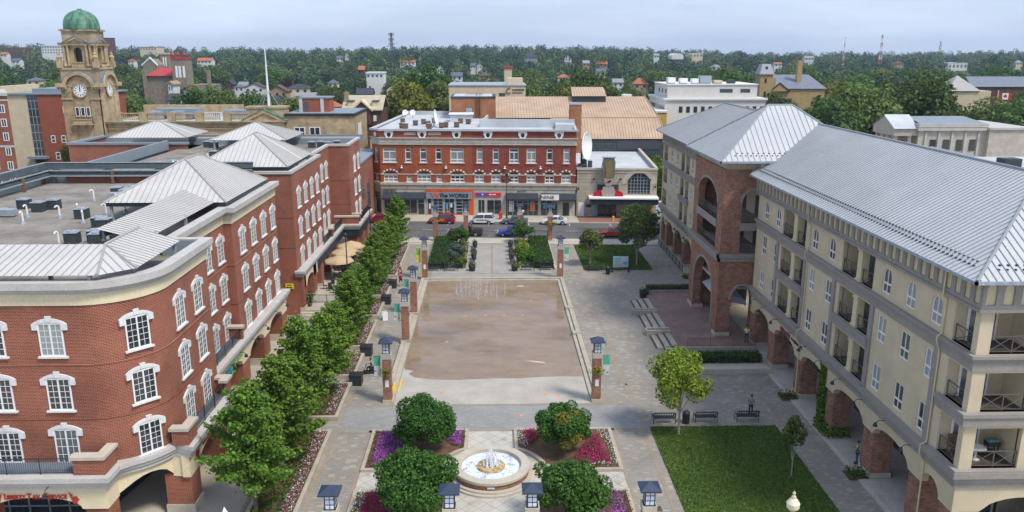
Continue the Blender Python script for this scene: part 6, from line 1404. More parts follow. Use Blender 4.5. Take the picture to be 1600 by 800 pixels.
b=MB(); b.box(90.5,262,0,108,285,17.2); b.build('wall','ybrick',CH); s_=MB(); b=MB(); 
b.face([(90,261.5,17.2),(108.5,261.5,17.2),(106,272,21.4),(93,272,21.4)]); b.face([(90,285,17.2),(90,261.5,17.2),(93,272,21.4)]); b.face([(108.5,261.5,17.2),(108.5,285,17.2),(106,272,21.4)]); b.build('roof','lead',CH)
b=MB(); b.box(100,266,17,101.5,267.5,26); b.box(90.3,261.3,17,91.4,262.4,20.5); split(b,'chimney','ybrick',CH)
b=MB(); b.slab([(89.8,16.4),(96,16.4),(92.9,18.9)],[],(0,261.2,0),(1,0,0),(0,-1,0),.5); b.build('gable','ybrick',CH); b=MB(); b.slab([(89.4,16.4),(92.9,19.2),(96.4,16.4),(96.4,16.1),(92.9,18.8),(89.4,16.1)],[],(0,261.0,0),(1,0,0),(0,-1,0),.8); b.build('gable_edge','dark',CH)
LIB=thing('library','pale stone building with a columned pedimented front and flat grey roof on the right','building',(90,156,0))
lx0,lx1,ly0,ly1=80.8,98.5,150.5,160
b=MB(); b.box(80.8,150.5,0,94.0,166,14.4); b.build('wall','lime',LIB); b=MB(); b.box(93.9,149.6,0,102,166,14.6); b.build('wing_wall','lime',LIB)
b=MB(); b.box(80.4,150.0,14.4,94.2,166.3,14.9); b.box(80.6,150.2,15.0,94,166,15.7); b.box(93.7,149.3,14.6,102.2,166.2,15.0); b.build('cornice','trimL',LIB)
b=MB(); b.face([(80.9,150.6,15.7),(93.8,150.6,15.7),(92,156,16.7),(80.9,156,16.7)]); b.face([(80.9,156,16.7),(92,156,16.7),(93.8,165.5,15.7),(80.9,165.5,15.7)]); b.build('roof','parp',LIB)
b=MB(); b.slab([(150.8,14.8),(159.4,14.8),(155.1,16.9)],[],(76.2,0,0),(0,1,0),(-1,0,0),4.6); b.box(76.2,150.8,13.4,80.8,159.4,14.8); b.build('portico_gable','lime',LIB)
b=MB(); b.add([(76,150.4,14.75),(80.9,150.4,14.75),(80.9,155.1,17.1),(76,155.1,17.1),(80.9,159.8,14.75),(76,159.8,14.75)],[(0,1,2,3),(3,2,4,5)]); b.build('portico_roof','membr',LIB)
b=MB(); [b.lathe([(.5,0),(.42,.3),(.38,11),(.52,11.4)],(76.9,151.5+k*2.4,2),10) for k in range(4)]; b.lathe([(.5,0),(.42,.3),(.38,11),(.52,11.4)],(79.5,151.3,2),10); split(b,'column','lime',LIB)
b=MB(); [b.box(83.2+k*2.55,150.35,10.6,84.3+k*2.55,150.49,12.7) for k in range(4)]; [b.box(83.2+k*2.55,150.35,6.4,84.3+k*2.55,150.49,8.7) for k in range(4)]; split(b,'window','glass',LIB)
b=MB(); [b.box(82+k*2.55,150.3,5,82.4+k*2.55,150.5,14.2) for k in range(5)]; split(b,'pilaster','trimL',LIB)
# roofs just behind the big grey roof
for nm,lab,x0_,y0_,x1_,y1_,z_,wm,rm in (('low_building','low flat-roofed block with blue-grey roof in front of the columned stone building',66,128,79,142,12.0,'stuc','parp'),('low_building','flat roof with white parapet at the right picture edge beyond the grey roof',76,112,98,126,12.2,'stuc2','membr'),('low_building','dark grey flat roof corner behind the white parapet at the right edge',68.5,108,84,111.5,12.6,'trimR','trimR'),('low_building','small white-edged flat roof behind the ridge, beneath the big trees',52,150,66,165,13.0,'trimR','membr')):
    t=thing(nm,lab,'building',((x0_+x1_)/2,(y0_+y1_)/2,0)); b=MB(); b.box(x0_,y0_,0,x1_,y1_,z_); b.build('wall',wm,t); b=MB(); b.box(x0_-.2,y0_-.2,z_,x1_+.2,y1_+.2,z_+.35); b.build('roof',rm,t); b=MB(); [b.lathe([(.7,0),(.7,.4),(0,.5)],(x0_+2+k*2.5,y0_-.1,z_-2),8) for k in range(0)]
    b=MB(); b.box(x0_+4,y0_+3,z_+.35,x0_+6.5,y0_+5,z_+1.6); b.build('roof_unit','dkmet' if wm!='stuc' else 'ybrick',t)
PYB=thing('pavilion','beige building with grey pyramid roof and flag among trees at right','building',(152,265,0))
b=MB(); b.box(146.5,258,0,160.5,270,16.6); b.build('wall','stuc',PYB); b=MB(); b.add([(146,257.5,16.6),(156.8,257.5,16.6),(156.8,268,16.6),(146,268,16.6),(151.4,262.7,21.4)],[(0,1,4),(1,2,4),(2,3,4),(3,0,4)]); b.build('pyramid_roof','seamL',PYB)
b=MB(); b.box(160,268,0,186,285,17.5); b.build('rear_wall','brickD',PYB); b=MB(); b.add([(159.5,267.5,17.5),(186.5,267.5,17.5),(184,276,20.6),(162,276,20.6)],[(0,1,2,3)]); b.build('rear_roof','lead',PYB)
fg=thing('flag','red and white maple leaf flag on a short pole in front of the pyramid-roofed building','flag',(161.8,256,12))
b=MB(); b.tube((161.6,256,5),(161.6,256,17),.12); b.build('pole','white',fg); b=MB(); b.box(161.7,255.95,14,163.0,256.05,16.0); b.box(165,255.95,14,166.3,256.05,16.0); b.build('red_fields','sred',fg); b=MB(); b.box(163.0,255.95,14,165,256.05,16.0); b.build('white_field','white',fg)
b=MB(); maple(b,164,15,.75,(0,255.93,0),(1,0,0),(0,-1,0)); b.build('maple_leaf','sred',fg)
# ---------------------------------------------------------------- churches and landmarks on the left
RC=thing('red_roof_church','stone church with bright red roof and square pinnacled tower among trees','church',(-150,330,0))
M['redroof']=mat('bright_red_roof',(.42,.045,.05),.7,.1,.5,0); M['rubble']=mat('grey_rubble_stone',(.24,.20,.15),.9,.3,1,.4)
a_=FY(268,100,330); c_=FY(290,100,330); w0,w1=a_.x,c_.x
zt=FY(280,93,330).z; b=MB(); b.box(w0,330,0,w1,337,zt); b.build('tower','rubble',RC)
b=MB(); b.box(w0-.2,329.8,zt,w1+.2,337.2,zt+.7)
for x in (w0+.3,(w0+w1)/2,w1-.3): b.lathe([(.5,0),(.5,.8),(.8,1.2),(.3,2.4),(0,2.8)],(x,330.2,zt+.5),6)
b.build('parapet','redroof',RC); b=MB(); [b.box(w0+k,329.9,zt-7,w0+k+.9,330,zt-2.5) for k in (1.3,2.6,4.2,5.5) if w0+k+.9<w1]; split(b,'louvre','white',RC)
n0=FY(222,110,330).x; zr=FY(240,111,330).z; ze=FY(240,119,330).z; b=MB(); b.box(n0,334,0,w0,350,ze); b.build('nave_wall','rubble',RC); b=MB(); b.add([(n0-.5,333,ze),(w0,333,ze),(w0,341,zr+1),(n0+3,341,zr+1),(n0-.5,351,ze)],[(0,1,2,3),(0,3,4)]); b.build('nave_roof','redroof',RC)
b=MB(); b.box(n0-1.2,332.5,0,n0+.2,334,ze+2.5); b.box(w1+7,332.5,0,w1+8.2,334,ze+2.3); split(b,'pinnacle','rubble',RC); b=MB(); b.box(w1,333,0,w1+8,345,ze-3.5); b.build('side_wall','rubble',RC)
ST=thing('stone_tower','grey square stone tower with pale louvres, behind the red-roofed church','tower',(-190,430,0))
a_,c_=FY(250,85,430),FY(262,85,430); b=MB(); b.box(a_.x,430,0,c_.x,437,a_.z); b.build('shaft','rubble',ST); b=MB(); b.box(a_.x-.3,429.7,a_.z,c_.x+.3,437.3,a_.z+.8); b.build('parapet','lime',ST); b=MB(); b.box(a_.x+1.2,429.9,a_.z-6,a_.x+1.8,430,a_.z-1.5); b.box(a_.x+2.4,429.9,a_.z-6,a_.x+3,430,a_.z-1.5); split(b,'louvre','white',ST)
GH=thing('gabled_chapel','grey stone gable with white edges left of the square stone tower','chapel',(-195,420,0)); a_,c_=FY(223,98,420),FY(244,101,420); q=FY(234,92,420); b=MB(); b.slab([(a_.x,0),(c_.x,0),(c_.x,a_.z-1),(q.x,q.z),(a_.x,a_.z-1)],[],(0,420,0),(1,0,0),(0,-1,0),12); b.build('wall','rubble',GH); b=MB(); b.slab([(a_.x-.6,a_.z-1.6),(q.x,q.z+.2),(c_.x+.6,a_.z-1.6),(c_.x+.6,a_.z-.9),(q.x,q.z+1),(a_.x-.6,a_.z-.9)],[],(0,419.7,0),(1,0,0),(0,-1,0),1); b.build('gable_trim','white',GH); b=MB(); b.add([(a_.x-.5,420,a_.z-1.2),(q.x,420,q.z),(q.x,432,q.z),(a_.x-.5,432,a_.z-1.2)],[(0,1,2,3)]); b.build('roof','brickD',GH)
M['hb_glass']=M['glass3']
def apart(name,label,px0,px1,pyt,pyb,Y,wallm,rows,cols,depth=25,par='hood'):
    a=FY(px0,pyt,Y); c=FY(px1,pyt,Y); lo=FY(px0,pyb,Y).z; t=thing(name,label,'building',((a.x+c.x)/2,Y+depth/2,0)); b=MB(); b.box(a.x,Y,-6,c.x,Y+depth,a.z); b.build('wall',wallm,t)
    b=MB(); b.box(a.x-.3,Y-.3,a.z,c.x+.3,Y+depth+.3,a.z+.8); b.build('parapet',par,t)
    b=MB(); w=(c.x-a.x)/cols; h=(a.z-lo)/rows
    for i in range(rows):
        for k in range(cols): b.box(a.x+w*(k+.25),Y-.1,lo+h*(i+.25),a.x+w*(k+.75),Y-.05,lo+h*(i+.75))
    split(b,'window','hb_glass',t); return t
apart('apartment_tower','distant maroon apartment block with a grid of pale windows at far left','8','x',0,0,0,'w',0,0) if False else None
apart('apartment_tower','distant maroon apartment block on the wooded skyline at far left',8,33,75,100,900,'brickD',6,9,20,'brickL')
apart('apartment_tower','distant white apartment block with dark window strips just left of the clock tower',64,98,72,84,850,'hood',3,8,25)
apart('apartment_tower','slim dark apartment tower just right of the clock tower belfry',161,170,60,90,950,'brickD',9,3,15,'dkmet')
apart('factory_hall','distant white boxy hall among trees near the right skyline',1482,1512,99,108,1200,'hood',1,5,40)
apart('school_building','pale low building with maroon roof edge on the left skyline',218,244,74,79,1300,'stuc',1,6,30,'brickL')
apart('flat_house','low cream flat-roofed house with dark windows among mid-distance trees',572,599,115,122,480,'hood',1,4,12)
apart('school_building','pale flat building on the skyline right of the domed hall',1078,1098,84,90,1250,'stuc2',1,4,30)
wt=thing('block_tower','small white tower with red flat top in the trees behind the beige office','tower',(-8,420,0)); a_,c_=FY(788,107,420),FY(800,107,420); b=MB(); b.box(a_.x,420,0,c_.x,425,a_.z); b.build('wall','stuc2',wt); b=MB(); b.box(a_.x-.4,419.6,a_.z,c_.x+.4,425.4,a_.z+1); b.build('cap','redroof',wt)
dh=thing('domed_hall','pale round-roofed hall on the wooded skyline','hall',(0,1150,0)); a_,c_=FY(1050,88,1150),FY(1068,88,1150); m0=(a_.x+c_.x)/2; w_=(c_.x-a_.x)/2; b=MB(); b.slab([(m0-w_,a_.z-4)]+[(m0-w_*cos(PI*k/10),a_.z+4*sin(PI*k/10)) for k in range(11)]+[(m0+w_,a_.z-4)],[],(0,1150,0),(1,0,0),(0,-1,0),30); b.build('roof','hood',dh)
# masts
def mast(label,px,pyt,pyb,Y,w,arms=0):
    a=FY(px,pyt,Y); lo=FY(px,pyb,Y); t=thing('radio_mast',label,'mast',(a.x,Y,lo.z)); b=MB(); z=lo.z
    for dx,dy in ((-w,-w*.6),(w,-w*.6),(0,w)): b.tube((a.x+dx,Y+dy,lo.z),(a.x+dx*.35,Y+dy*.35,a.z),w*.22,w*.14,4)
    n=int((a.z-lo.z)/(w*2.2)); 
    for k in range(n):
        f=k/n; s1=1-.65*f; s2=1-.65*(k+1)/n; z0=lo.z+(a.z-lo.z)*f; z1=lo.z+(a.z-lo.z)*(k+1)/n
        b.tube((a.x-w*s1,Y-w*.6*s1,z0),(a.x+w*s2,Y-w*.6*s2,z1),w*.12,n=4); b.tube((a.x+w*s1,Y-w*.6*s1,z0),(a.x-w*s2,Y-w*.6*s2,z1),w*.12,n=4)
    b.build('lattice','redmast' if 'red' in label else 'dkmet',t)
    if arms:
        b=MB()
        for z in (a.z-1,a.z-5,a.z-9): 
            for dx in (-2.2,-1.2,1.2,2.2): b.box(a.x+dx-.25,Y-.3,z-1.6,a.x+dx+.25,Y+.3,z+.8)
            b.box(a.x-2.2,Y-.1,z-.5,a.x+2.2,Y+.1,z-.2)
        b.build('antennas','galv',t)
m,n,bs=nt('red_white_mast'); t_=n.nodes.new('ShaderNodeTexWave'); lk(n,pos(n),t_.inputs[0]); t_.bands_direction='Z'; t_.inputs['Scale'].default_value=.035; lk(n,ramp(n,t_.outputs[0],[(.49,(.45,.08,.06)),(.51,(.7,.7,.7))]),bs.inputs['Base Color']); M['redmast']=m
mast('grey lattice phone mast with antenna clusters above the trees, left of centre',611,51,97,700,1.6,1)
mast('thin red and white mast, left of the taller lattice mast on the right skyline',1321,58,102,900,.8)
mast('taller red and white lattice mast on the right skyline',1379,54,100,900,1.7)
mast('small grey lattice mast just showing above the trees at far right',1470,64,78,1300,1.6)
# ================================================================ vegetation
def proj(X,Y,Z):
    ct,st,cy,sy=cos(TH),sin(TH),cos(YAW),sin(YAW); Z-=CAMH; zc=X*sy*ct+Y*cy*ct-Z*st; xc=X*cy-Y*sy; yc=X*sy*st+Y*cy*st+Z*ct
    return 800+1244*xc/zc, 400-1244*yc/zc
def blob_pts(r,blobs,n,shell=.8):
    B=np.array(blobs); w=B[:,3]**2; idx=r.choice(len(B),n,p=w/w.sum()); d=r.normal(size=(n,3)); d/=np.linalg.norm(d,axis=1)[:,None]; rad=B[idx,3]*(shell+(1.08-shell)*r.uniform(0,1,n))
    P=B[idx,:3]+d*rad[:,None]; return P,d
def crown_blobs(r,R_,H,zc,n,br,flat=0):
    out=[]
    for _ in range(n):
        d=r.normal(size=3); d/=np.linalg.norm(d); 
        if d[2]<-.6: d[2]*=-.5
        k=r.uniform(.55,.95); out.append((d[0]*R_*k,d[1]*R_*k,zc+d[2]*H*k,br*r.uniform(.7,1.3)))
    return out
def limbs(b,pts,r,base,h,rad):
    b.tube((0,0,0),(0,0,h),rad,rad*.7,8)
    for p in pts: 
        p=Vector(p[:3]); m_=Vector((p.x*.4,p.y*.4,h+(p.z-h)*.45)); b.tube((0,0,h*.9),m_,rad*.5,rad*.3,5); b.tube(m_,p,rad*.3,rad*.08,5)
def mk_tree(name,label,group,seed,R_,H,zc,nb,br,n,leaf,m,trunk,rad=.16,bark='bark',cat='tree'):
    r=np.random.RandomState(seed); bl=crown_blobs(r,R_,H,zc,nb,br); bl=bl+[(q[0]*1.18,q[1]*1.18,zc+(q[2]-zc)*1.15,q[3]*.5) for q in bl[:nb//3]]; t=thing(name,label,cat,group=group)
    P,d=blob_pts(r,bl,n); k=P[:,2]>.25; o=cards_mesh('crown',P[k],np.full(k.sum(),leaf)*r.uniform(.7,1.3,k.sum()),r,m,.25,d[k]); o.parent=t
    b=MB(); limbs(b,bl[:12],r,0,trunk,rad); b.build('trunk',bark,t); return t
def mk_ginkgo(seed):
    r=np.random.RandomState(seed); t=thing('ginkgo_tree','x','tree'); b=MB(); H=8.0+r.uniform(-.4,.6); b.tube((0,0,0),(0,0,H),.13,.03,7); P=[];D=[]
    nb=46
    for k in range(nb):
        f=k/nb; z=1.7+f*(H-2.0); L=(3.1*(1-f)**.75+.35)*r.uniform(.65,1.12)*(.8 if f<.1 else 1); a=k*2.4+r.uniform(-.4,.4); up=.35+.35*f
        d=Vector((cos(a),sin(a),up)).normalized(); p0=Vector((0,0,z)); e=p0+d*L; b.tube(p0,e,.035,.01,4,cap=False)
        n=int(150*L)
        s=r.uniform(.12,1.05,n); c=np.array(p0)+np.array(d)[None,:]*(s*L)[:,None]; sp=.30*(1.15-s*.75); off=r.normal(size=(n,3))*sp[:,None]; off[:,2]*=.55
        P.append(c+off); D.append(off/ (np.linalg.norm(off,axis=1)[:,None]+1e-6)*.6+np.array([0,0,.5]))
    P=np.concatenate(P);D=np.concatenate(D); o=cards_mesh('crown',P,r.uniform(.15,.27,len(P)),r,'lf_gink',.35,D); o.parent=t; b.build('trunk','bark',t); return t
G3=[mk_ginkgo(11),mk_ginkgo(12),mk_ginkgo(13)]
gk=[(-15.3,45.6,1.16,'nearest ginkgo tree of the left walkway row, beside the curved brick corner'),(-15.1,51.4,1.12,'second ginkgo tree of the left row, counted from the nearest'),(-14.9,57.2,1.14,'tall pointed ginkgo tree, third in the left row, opposite the blue sign'),(-14.5,63.6,.98,'fourth ginkgo tree of the left row, level with the front left lamp column'),(-14.7,69.8,.86,'fifth ginkgo tree of the left row, beside the person on the scooter'),(-14.5,76.2,.92,'sixth ginkgo tree of the left row, level with the passage steps'),(-14.8,83.0,.84,'seventh ginkgo tree of the left row, near the folding board'),(-14.5,89.6,.9,'eighth ginkgo tree of the left row, level with the patio rail'),(-14.9,96.2,.85,'ninth ginkgo tree of the left row, beside the walking person'),(-14.9,103,.92,'tenth ginkgo tree of the left row, opposite the tan parasols'),(-14.6,110,.86,'eleventh ginkgo tree of the left row, second from the street'),(-14.5,117,.98,'last ginkgo tree of the left row, next to the street')]
for i,(x,y,s,l) in enumerate(gk):
    o=place(G3[i%3],(x,y,.3),i*1.3,l,i<3,scale=s); o['group']='ginkgo trees in the left walkway row'
mt=mk_tree('round_tree','large dark green dome-shaped tree in the left flower bed, above the crimson flowers',None,21,2.25,1.9,2.6,46,.72,17000,.19,'lf_maple',1.0,.1); mt.location=(-5.0,45.4,0)
place(mt,(-5.35,54.0,0),2.1,'dark green dome-shaped tree in the left flower bed behind, beside the purple petunias',scale=.93)
t=mk_tree('round_tree','dark green spreading tree right of the fountain, in front of the purple bed',None,22,2.35,1.8,2.5,38,.68,14500,.19,'lf_maple',1.0,.1); t.location=(4.5,44.4,0)
r_=np.random.RandomState(5)
t=mk_tree('round_tree','dark green tree with a yellow-green side, behind right of the fountain',None,23,1.75,1.85,2.45,36,.62,12500,.18,'lf_maple',1.0,.1); t.location=(5.1,53.5,0)
P,d=blob_pts(r_,[(.1,-1.1,2.8,.75),(.5,-1.2,2.2,.7),(-.2,-1.3,3.4,.6),(.6,-.9,3.3,.6),(0,-1.4,1.7,.5)],3200); o=cards_mesh('pale_leaves',P,np.full(len(P),.18),r_,'lf_yel',.2,d); o.parent=t
t=mk_tree('shade_tree','lime-green round-crowned tree on a pale trunk behind the south lawn benches',None,24,2.15,2.2,4.5,34,.75,8800,.22,'lf_lime',2.0,.1,'barkp'); t.location=(14.3,56.4,0)
t=mk_tree('young_tree','thin young tree with sparse leaves on the south lawn near the arcade',None,25,.75,1.8,3.1,13,.42,1500,.2,'lf_oak',1.3,.05,'barkp'); t.location=(20.8,49.9,0)
t=mk_tree('lawn_tree','small round olive-green tree at the left of the north lawn',None,26,1.55,1.6,3.5,26,.62,6500,.22,'lf_oak',1.8,.1,'barkp'); t.location=(13.4,107.2,0)
t=mk_tree('lawn_tree','tall broad olive-green tree on the north lawn near the signboard',None,27,2.3,3.6,5.3,48,.85,14000,.25,'lf_oak',1.6,.14,'barkp'); t.location=(19.9,107,0)
t=mk_tree('street_tree','yellow-green tree beside a lamp at the far left edge behind the screen wall',None,28,2.6,2.4,4,24,.9,5000,.35,'lf_yel',1.6,.15); t.location=(-93,182,0); t.scale=(1.4,1.4,1.4)
# ---------------------------------------------------------------- flower beds
def bed(name,label,poly,zone,seed=0,h=.2):
    t=thing(name,label,'flower bed',(sum(p[0] for p in poly)/len(poly),sum(p[1] for p in poly)/len(poly),0))
    b=MB(); b.prism(poly,0,h-.03); b.build('soil','soil',t); b=MB(); n=len(poly)
    for i in range(n):
        p,q=Vector(poly[i]),Vector(poly[(i+1)%n]); d=(q-p); 
        if d.length<.05: continue
        d.normalize(); w=Vector((-d.y,d.x))*.14; e_=.13-.004*(i%3); b.prism([p-w-d*e_,q-w+d*e_,q+w+d*e_,p+w-d*e_],0,h+.02+.003*(i%5))
    b.build('edging','kerbst',t)
    for k,(nm,m_,pl,dens,z0,z1,sz) in enumerate(zone):
        leafset(nm,m_,fill(pl,dens,h+z0,h+z1,seed+k),sz,t,'stuff',.8,seed+k)
    return t
def fl(nm,m_,pl,dens=190,z1=.3): return [('leaves','fl_grn',pl,dens*.5,.0,z1*.6,.13),(nm,m_,pl,dens,.08,z1,.10)]
arcR=lambda s,r0,a0,a1,n=7:[(-.3+s*r0*cos(R(a0+(a1-a0)*k/n)),50.7+r0*sin(R(a0+(a1-a0)*k/n))) for k in range(n+1)]
bed('flower_bed','mulched flower bed with purple petunias, behind left of the fountain',[(-9.45,57.3),(-2.2,57.3),(-2.2,54.0)]+arcR(-1,4.0,60,18)+[(-4.6,51.3),(-9.45,51.3)],
  fl('purple_flowers','fl_mag',[(-8.9,51.6),(-6.2,51.6),(-6.0,53.6),(-7.8,56.9),(-8.9,56.9)])+fl('purple_flowers','fl_mag',[(-3.9,57.0),(-2.6,57.0),(-2.6,54.6),(-3.2,54.6),(-4.0,56.0)])+fl('bronze_leaves','fl_brn',[(-9.3,51.4),(-8.9,51.4),(-8.9,57.1),(-9.3,57.1)],60)+fl('bronze_leaves','fl_brn',[(-2.6,54.2),(-2.3,54.2),(-2.3,57.1),(-2.6,57.1)],60),1)
bed('flower_bed','mulched flower bed with crimson petunias edged in white, behind right of the fountain',[(1.6,57.3),(9.0,57.3),(9.0,51.0),(5.0,51.0)]+arcR(1,4.0,14,60)+[(1.6,54.0)],
  fl('crimson_flowers','fl_red',[(5.3,51.5),(8.4,51.5),(7.9,56.0),(7.5,56.2),(6.3,53.8)])+fl('crimson_flowers','fl_red',[(2.2,57.0),(4.0,57.0),(3.4,55.8),(2.6,54.6),(2.2,55.2)])+fl('white_flowers','fl_wht',[(5.3,51.15),(8.8,51.15),(8.8,56.3),(8.2,57.0),(7.8,56.9),(8.4,54.5),(8.4,51.6),(5.3,51.6)],80)+fl('white_flowers','fl_wht',[(1.75,54.3),(2.5,54.3),(2.2,57.1),(1.75,57.1)],80),11)
bed('flower_bed','flower bed with crimson and white petunias at the front left',[(-9.45,48.4),(-4.8,48.4)]+arcR(-1,4.0,-22,-50)+[(-2.6,42.5),(-9.45,42.5)],
  fl('crimson_flowers','fl_red',[(-8.9,42.5),(-6,42.5),(-6.2,48.1),(-8.6,48.1)])+fl('white_flowers','fl_wht',[(-9.35,42.5),(-8.8,42.5),(-8.6,48.2),(-9.35,48.2)],80),21)
bed('flower_bed','flower bed dense with purple petunias at the front right',[(5.0,48.2),(8.95,48.2),(8.95,42.5),(2.2,42.5)]+arcR(1,4.0,-50,-22),
  fl('purple_flowers','fl_mag',[(5.4,42.5),(8.5,42.5),(8.5,48),(5.4,48)],80)+fl('bronze_leaves','fl_brn',[(8.5,42.5),(8.85,42.5),(8.85,48),(8.5,48)],60),31)
# long planters under the ginkgo row
pls=[(-13.2,40.0,57.0),(-13.2,59.5,66.2),(-13.2,68.0,73.4),(-13.3,75.4,83.2),(-13.4,85.0,91.0),(-13.4,92.6,100),(-13.3,101.5,118)]
pn=['nearest long','second','third','fourth','fifth','sixth','farthest long']
for i,(x,a,c) in enumerate(pls):
    pz=[(x-2.7,a),(x+.35,a),(x+.35,c),(x-2.7,c)]; q=[(x-.6,a+.2),(x+.2,a+.2),(x+.2,c-.2),(x-.6,c-.2)]
    bed('planter_bed',pn[i]+' raised planter with pink and white flowers under the ginkgo row',pz,fl('pink_flowers','fl_pnk',q,60,.4)+fl('white_flowers','fl_wht',q,35,.4)+fl('bronze_leaves','fl_brn',q,14,.35)+[('ground_cover','fl_grn',[(x-2.5,a+.2),(x-.5,a+.2),(x-.5,c-.2),(x-2.5,c-.2)],55,0,.35,.2)],40+i*5,.38)
# black tree-side bins/planters along them
bx=thing('planter_box','x','planter box'); b=MB(); b.box(-.55,-.5,.04,.55,.5,.95); b.build('box','bench',bx); b=MB(); b.box(-.6,-.55,.95,.6,.55,1.0); b.build('rim','dark',bx)
for i,(x,y,l) in enumerate([(-12.45,66.8,'black square planter box at the walkway edge nearest the scooter rider'),(-12.6,73.9,'black square planter box at the walkway edge, second from the scooter rider'),(-12.8,90.4,'black square planter box at the walkway edge near the folding board'),(-12.9,97.0,'black square planter box beside the walking person')]): place(bx,(x,y,0),0,l,i==0)
# hedges
def hedge(label,x0,y0,x1,y1,h,seed):
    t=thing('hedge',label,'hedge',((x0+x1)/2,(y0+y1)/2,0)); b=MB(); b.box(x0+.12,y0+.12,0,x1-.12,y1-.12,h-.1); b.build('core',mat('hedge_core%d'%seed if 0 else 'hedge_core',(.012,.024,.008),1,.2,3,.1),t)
    r=random.Random(seed); P=[]; A=(x1-x0)*(y1-y0)+2*h*(x1-x0+y1-y0)
    for _ in range(int(A*95)):
        f=r.random()*A; j=r.uniform(-.1,.06)
        if f<(x1-x0)*(y1-y0): P.append((r.uniform(x0,x1),r.uniform(y0,y1),h+j))
        elif f<(x1-x0)*(y1-y0)+2*h*(x1-x0): P.append((r.uniform(x0,x1),(y0 if r.random()<.7 else y1)+j,r.uniform(.05,h)))
        else: P.append(((x0 if r.random()<.5 else x1)+j,r.uniform(y0,y1),r.uniform(.05,h)))
    leafset('foliage','lf_hedge',P,.15,t,None,.4,seed); return t
hedge('clipped dark hedge in front of the terrace railing, by the tower',19.0,70.2,25.4,71.6,1.05,1)
hedge('clipped dark hedge behind the terrace, near the round planter',18.9,93.5,25.0,94.7,.9,2)
hedge('broad clipped green hedge left of the central path, behind the pool',-9.0,105.8,-6.3,121.8,1.0,3)
hedge('broad clipped green hedge right of the central path, behind the pool',5.5,105.8,8.2,121.8,1.0,4)
o=MB(); o.box(18.9,68.3,0,25.6,68.6,.5); o.box(18.9,68.6,0,25.6,72.5,.3); struct(o.build('hedge_kerb','stone'))
def shrub(label,x,y,rr,h,m,n,seed,leaf=.22,name='shrub'):
    t=mk_tree(name,label,None,seed,rr,h*.45,h*.55,14,rr*.4,n,leaf,m,.3,.04,cat='shrub'); t.location=(x,y,.05); return t
shrub('round green shrub rising between the left hedge and path near the street',-5.2,119.5,1.3,2.6,'lf_maple',2600,31)
shrub('silvery-leaved shrub beside the left hedge',-5.3,110.5,1.4,2.2,'lf_gray',2600,32)
shrub('low green shrub with yellow blooms between left hedge and path',-4.6,106.6,.9,1.2,'fl_grn',1200,33)
shrub('dark green bushy shrub at the street end of the right bed',4.6,120.5,1.5,3.2,'lf_maple',3000,34)
shrub('broad yellow-green plants in the middle of the right bed',4.3,113.5,1.3,1.7,'lf_lime',2000,35)
shrub('tall arching green plant near the front of the right bed',4.4,108.8,1.2,1.8,'lf_ivy',2000,36)
for s in (-1,1):
    x0,x1=(-6.2,-3.9) if s<0 else (3.2,5.5); leafset('ground_plants','fl_grn',fill([(x0,105.8),(x1,105.8),(x1,121.5),(x0,121.5)],35,.05,.5,50+s),.25,None,'stuff',.5,50+s)
    leafset('yellow_blooms','fl_yel',fill([(x0+(1.3 if s<0 else 0),105.6),(x1-(0 if s<0 else 1.3),105.6),(x1-(0 if s<0 else 1.3),116),(x0+(1.3 if s<0 else 0),116)],9,.35,.6,60+s),.2,None,'stuff',.8,60+s)
o=MB(); o.box(-9.4,105.2,0,-9.1,122,.2); o.box(8.3,105.2,0,8.6,122,.2); struct(o.build('garden_kerb','stone'))
# climbing plant and small beds by the piers
cl=thing('climbing_plant','dense green climbing plant covering a brick arcade pier','climbing plant',(26.0,57.2,0)); r=random.Random(9)
leafset('foliage','lf_ivy',[(26.0+r.uniform(-.12,.2)+.0,57.9+r.uniform(-.5,.7),.2+4.9*r.random()**.9) for _ in range(2600)]+[(r.uniform(25.3,27.4),r.uniform(55.2,57.8),r.uniform(.1,.7)) for _ in range(900)],.2,cl,None,.2,9); b=MB(); b.path([(25.95,57.6,.1),(25.98,57.8,2.5),(26.0,57.9,5)],.04,5); b.build('stem','bark',cl)
for i,(x,y,l) in enumerate([(25.3,63.0,'small pier-foot bed with yellow blooms near the hedge end of the arcade'),(25.4,49.9,'small pier-foot bed with yellow blooms beside the worker behind the pier'),(25.6,100.6,'small green pier-foot bed at the far arcade beyond the tower')]):
    t=thing('pier_bed',l,'flower bed',(x,y,0)); b=MB(); b.box(x-.7,y-.6,0,x+.7,y+.6,.14); b.build('soil','soil',t); leafset('plants','fl_grn',fill(RX(x-.7,y-.6,x+.7,y+.6),150,.12,.55,i),.16,t,'stuff',.4,i); leafset('blooms','fl_yel',fill(RX(x-.5,y-.5,x+.5,y+.5),14,.4,.65,i+4),.13,t,'stuff',.8,i)
# ---------------------------------------------------------------- mid-distance trees, each a thing
far=[]; 
specs=[('lf_far',5.2,5.6),('lf_far',5.8,5.0),('lf_far',4.2,6.6),('lf_maple',5.5,5.5),('lf_yel',4.6,4.6),('lf_purp',4.5,4.8),('lf_oak',5.2,5.8)]
names=['broad green tree','low spreading green tree','tall narrow green tree','dark green tree','yellowing tree','dark purple-leaved tree','olive-green tree']
for i,(m_,rr,hh) in enumerate(specs): far.append(mk_tree('broadleaf_tree',names[i]+' in the wooded town beyond the roofs','trees of the wooded town ('+names[i]+')',60+i,rr,hh,8.6,34,1.75,5600,.58,m_,3.5,.4))
used=[False]*len(far)
HS=[]   # protected views: px0,px1,py_bottom,Y

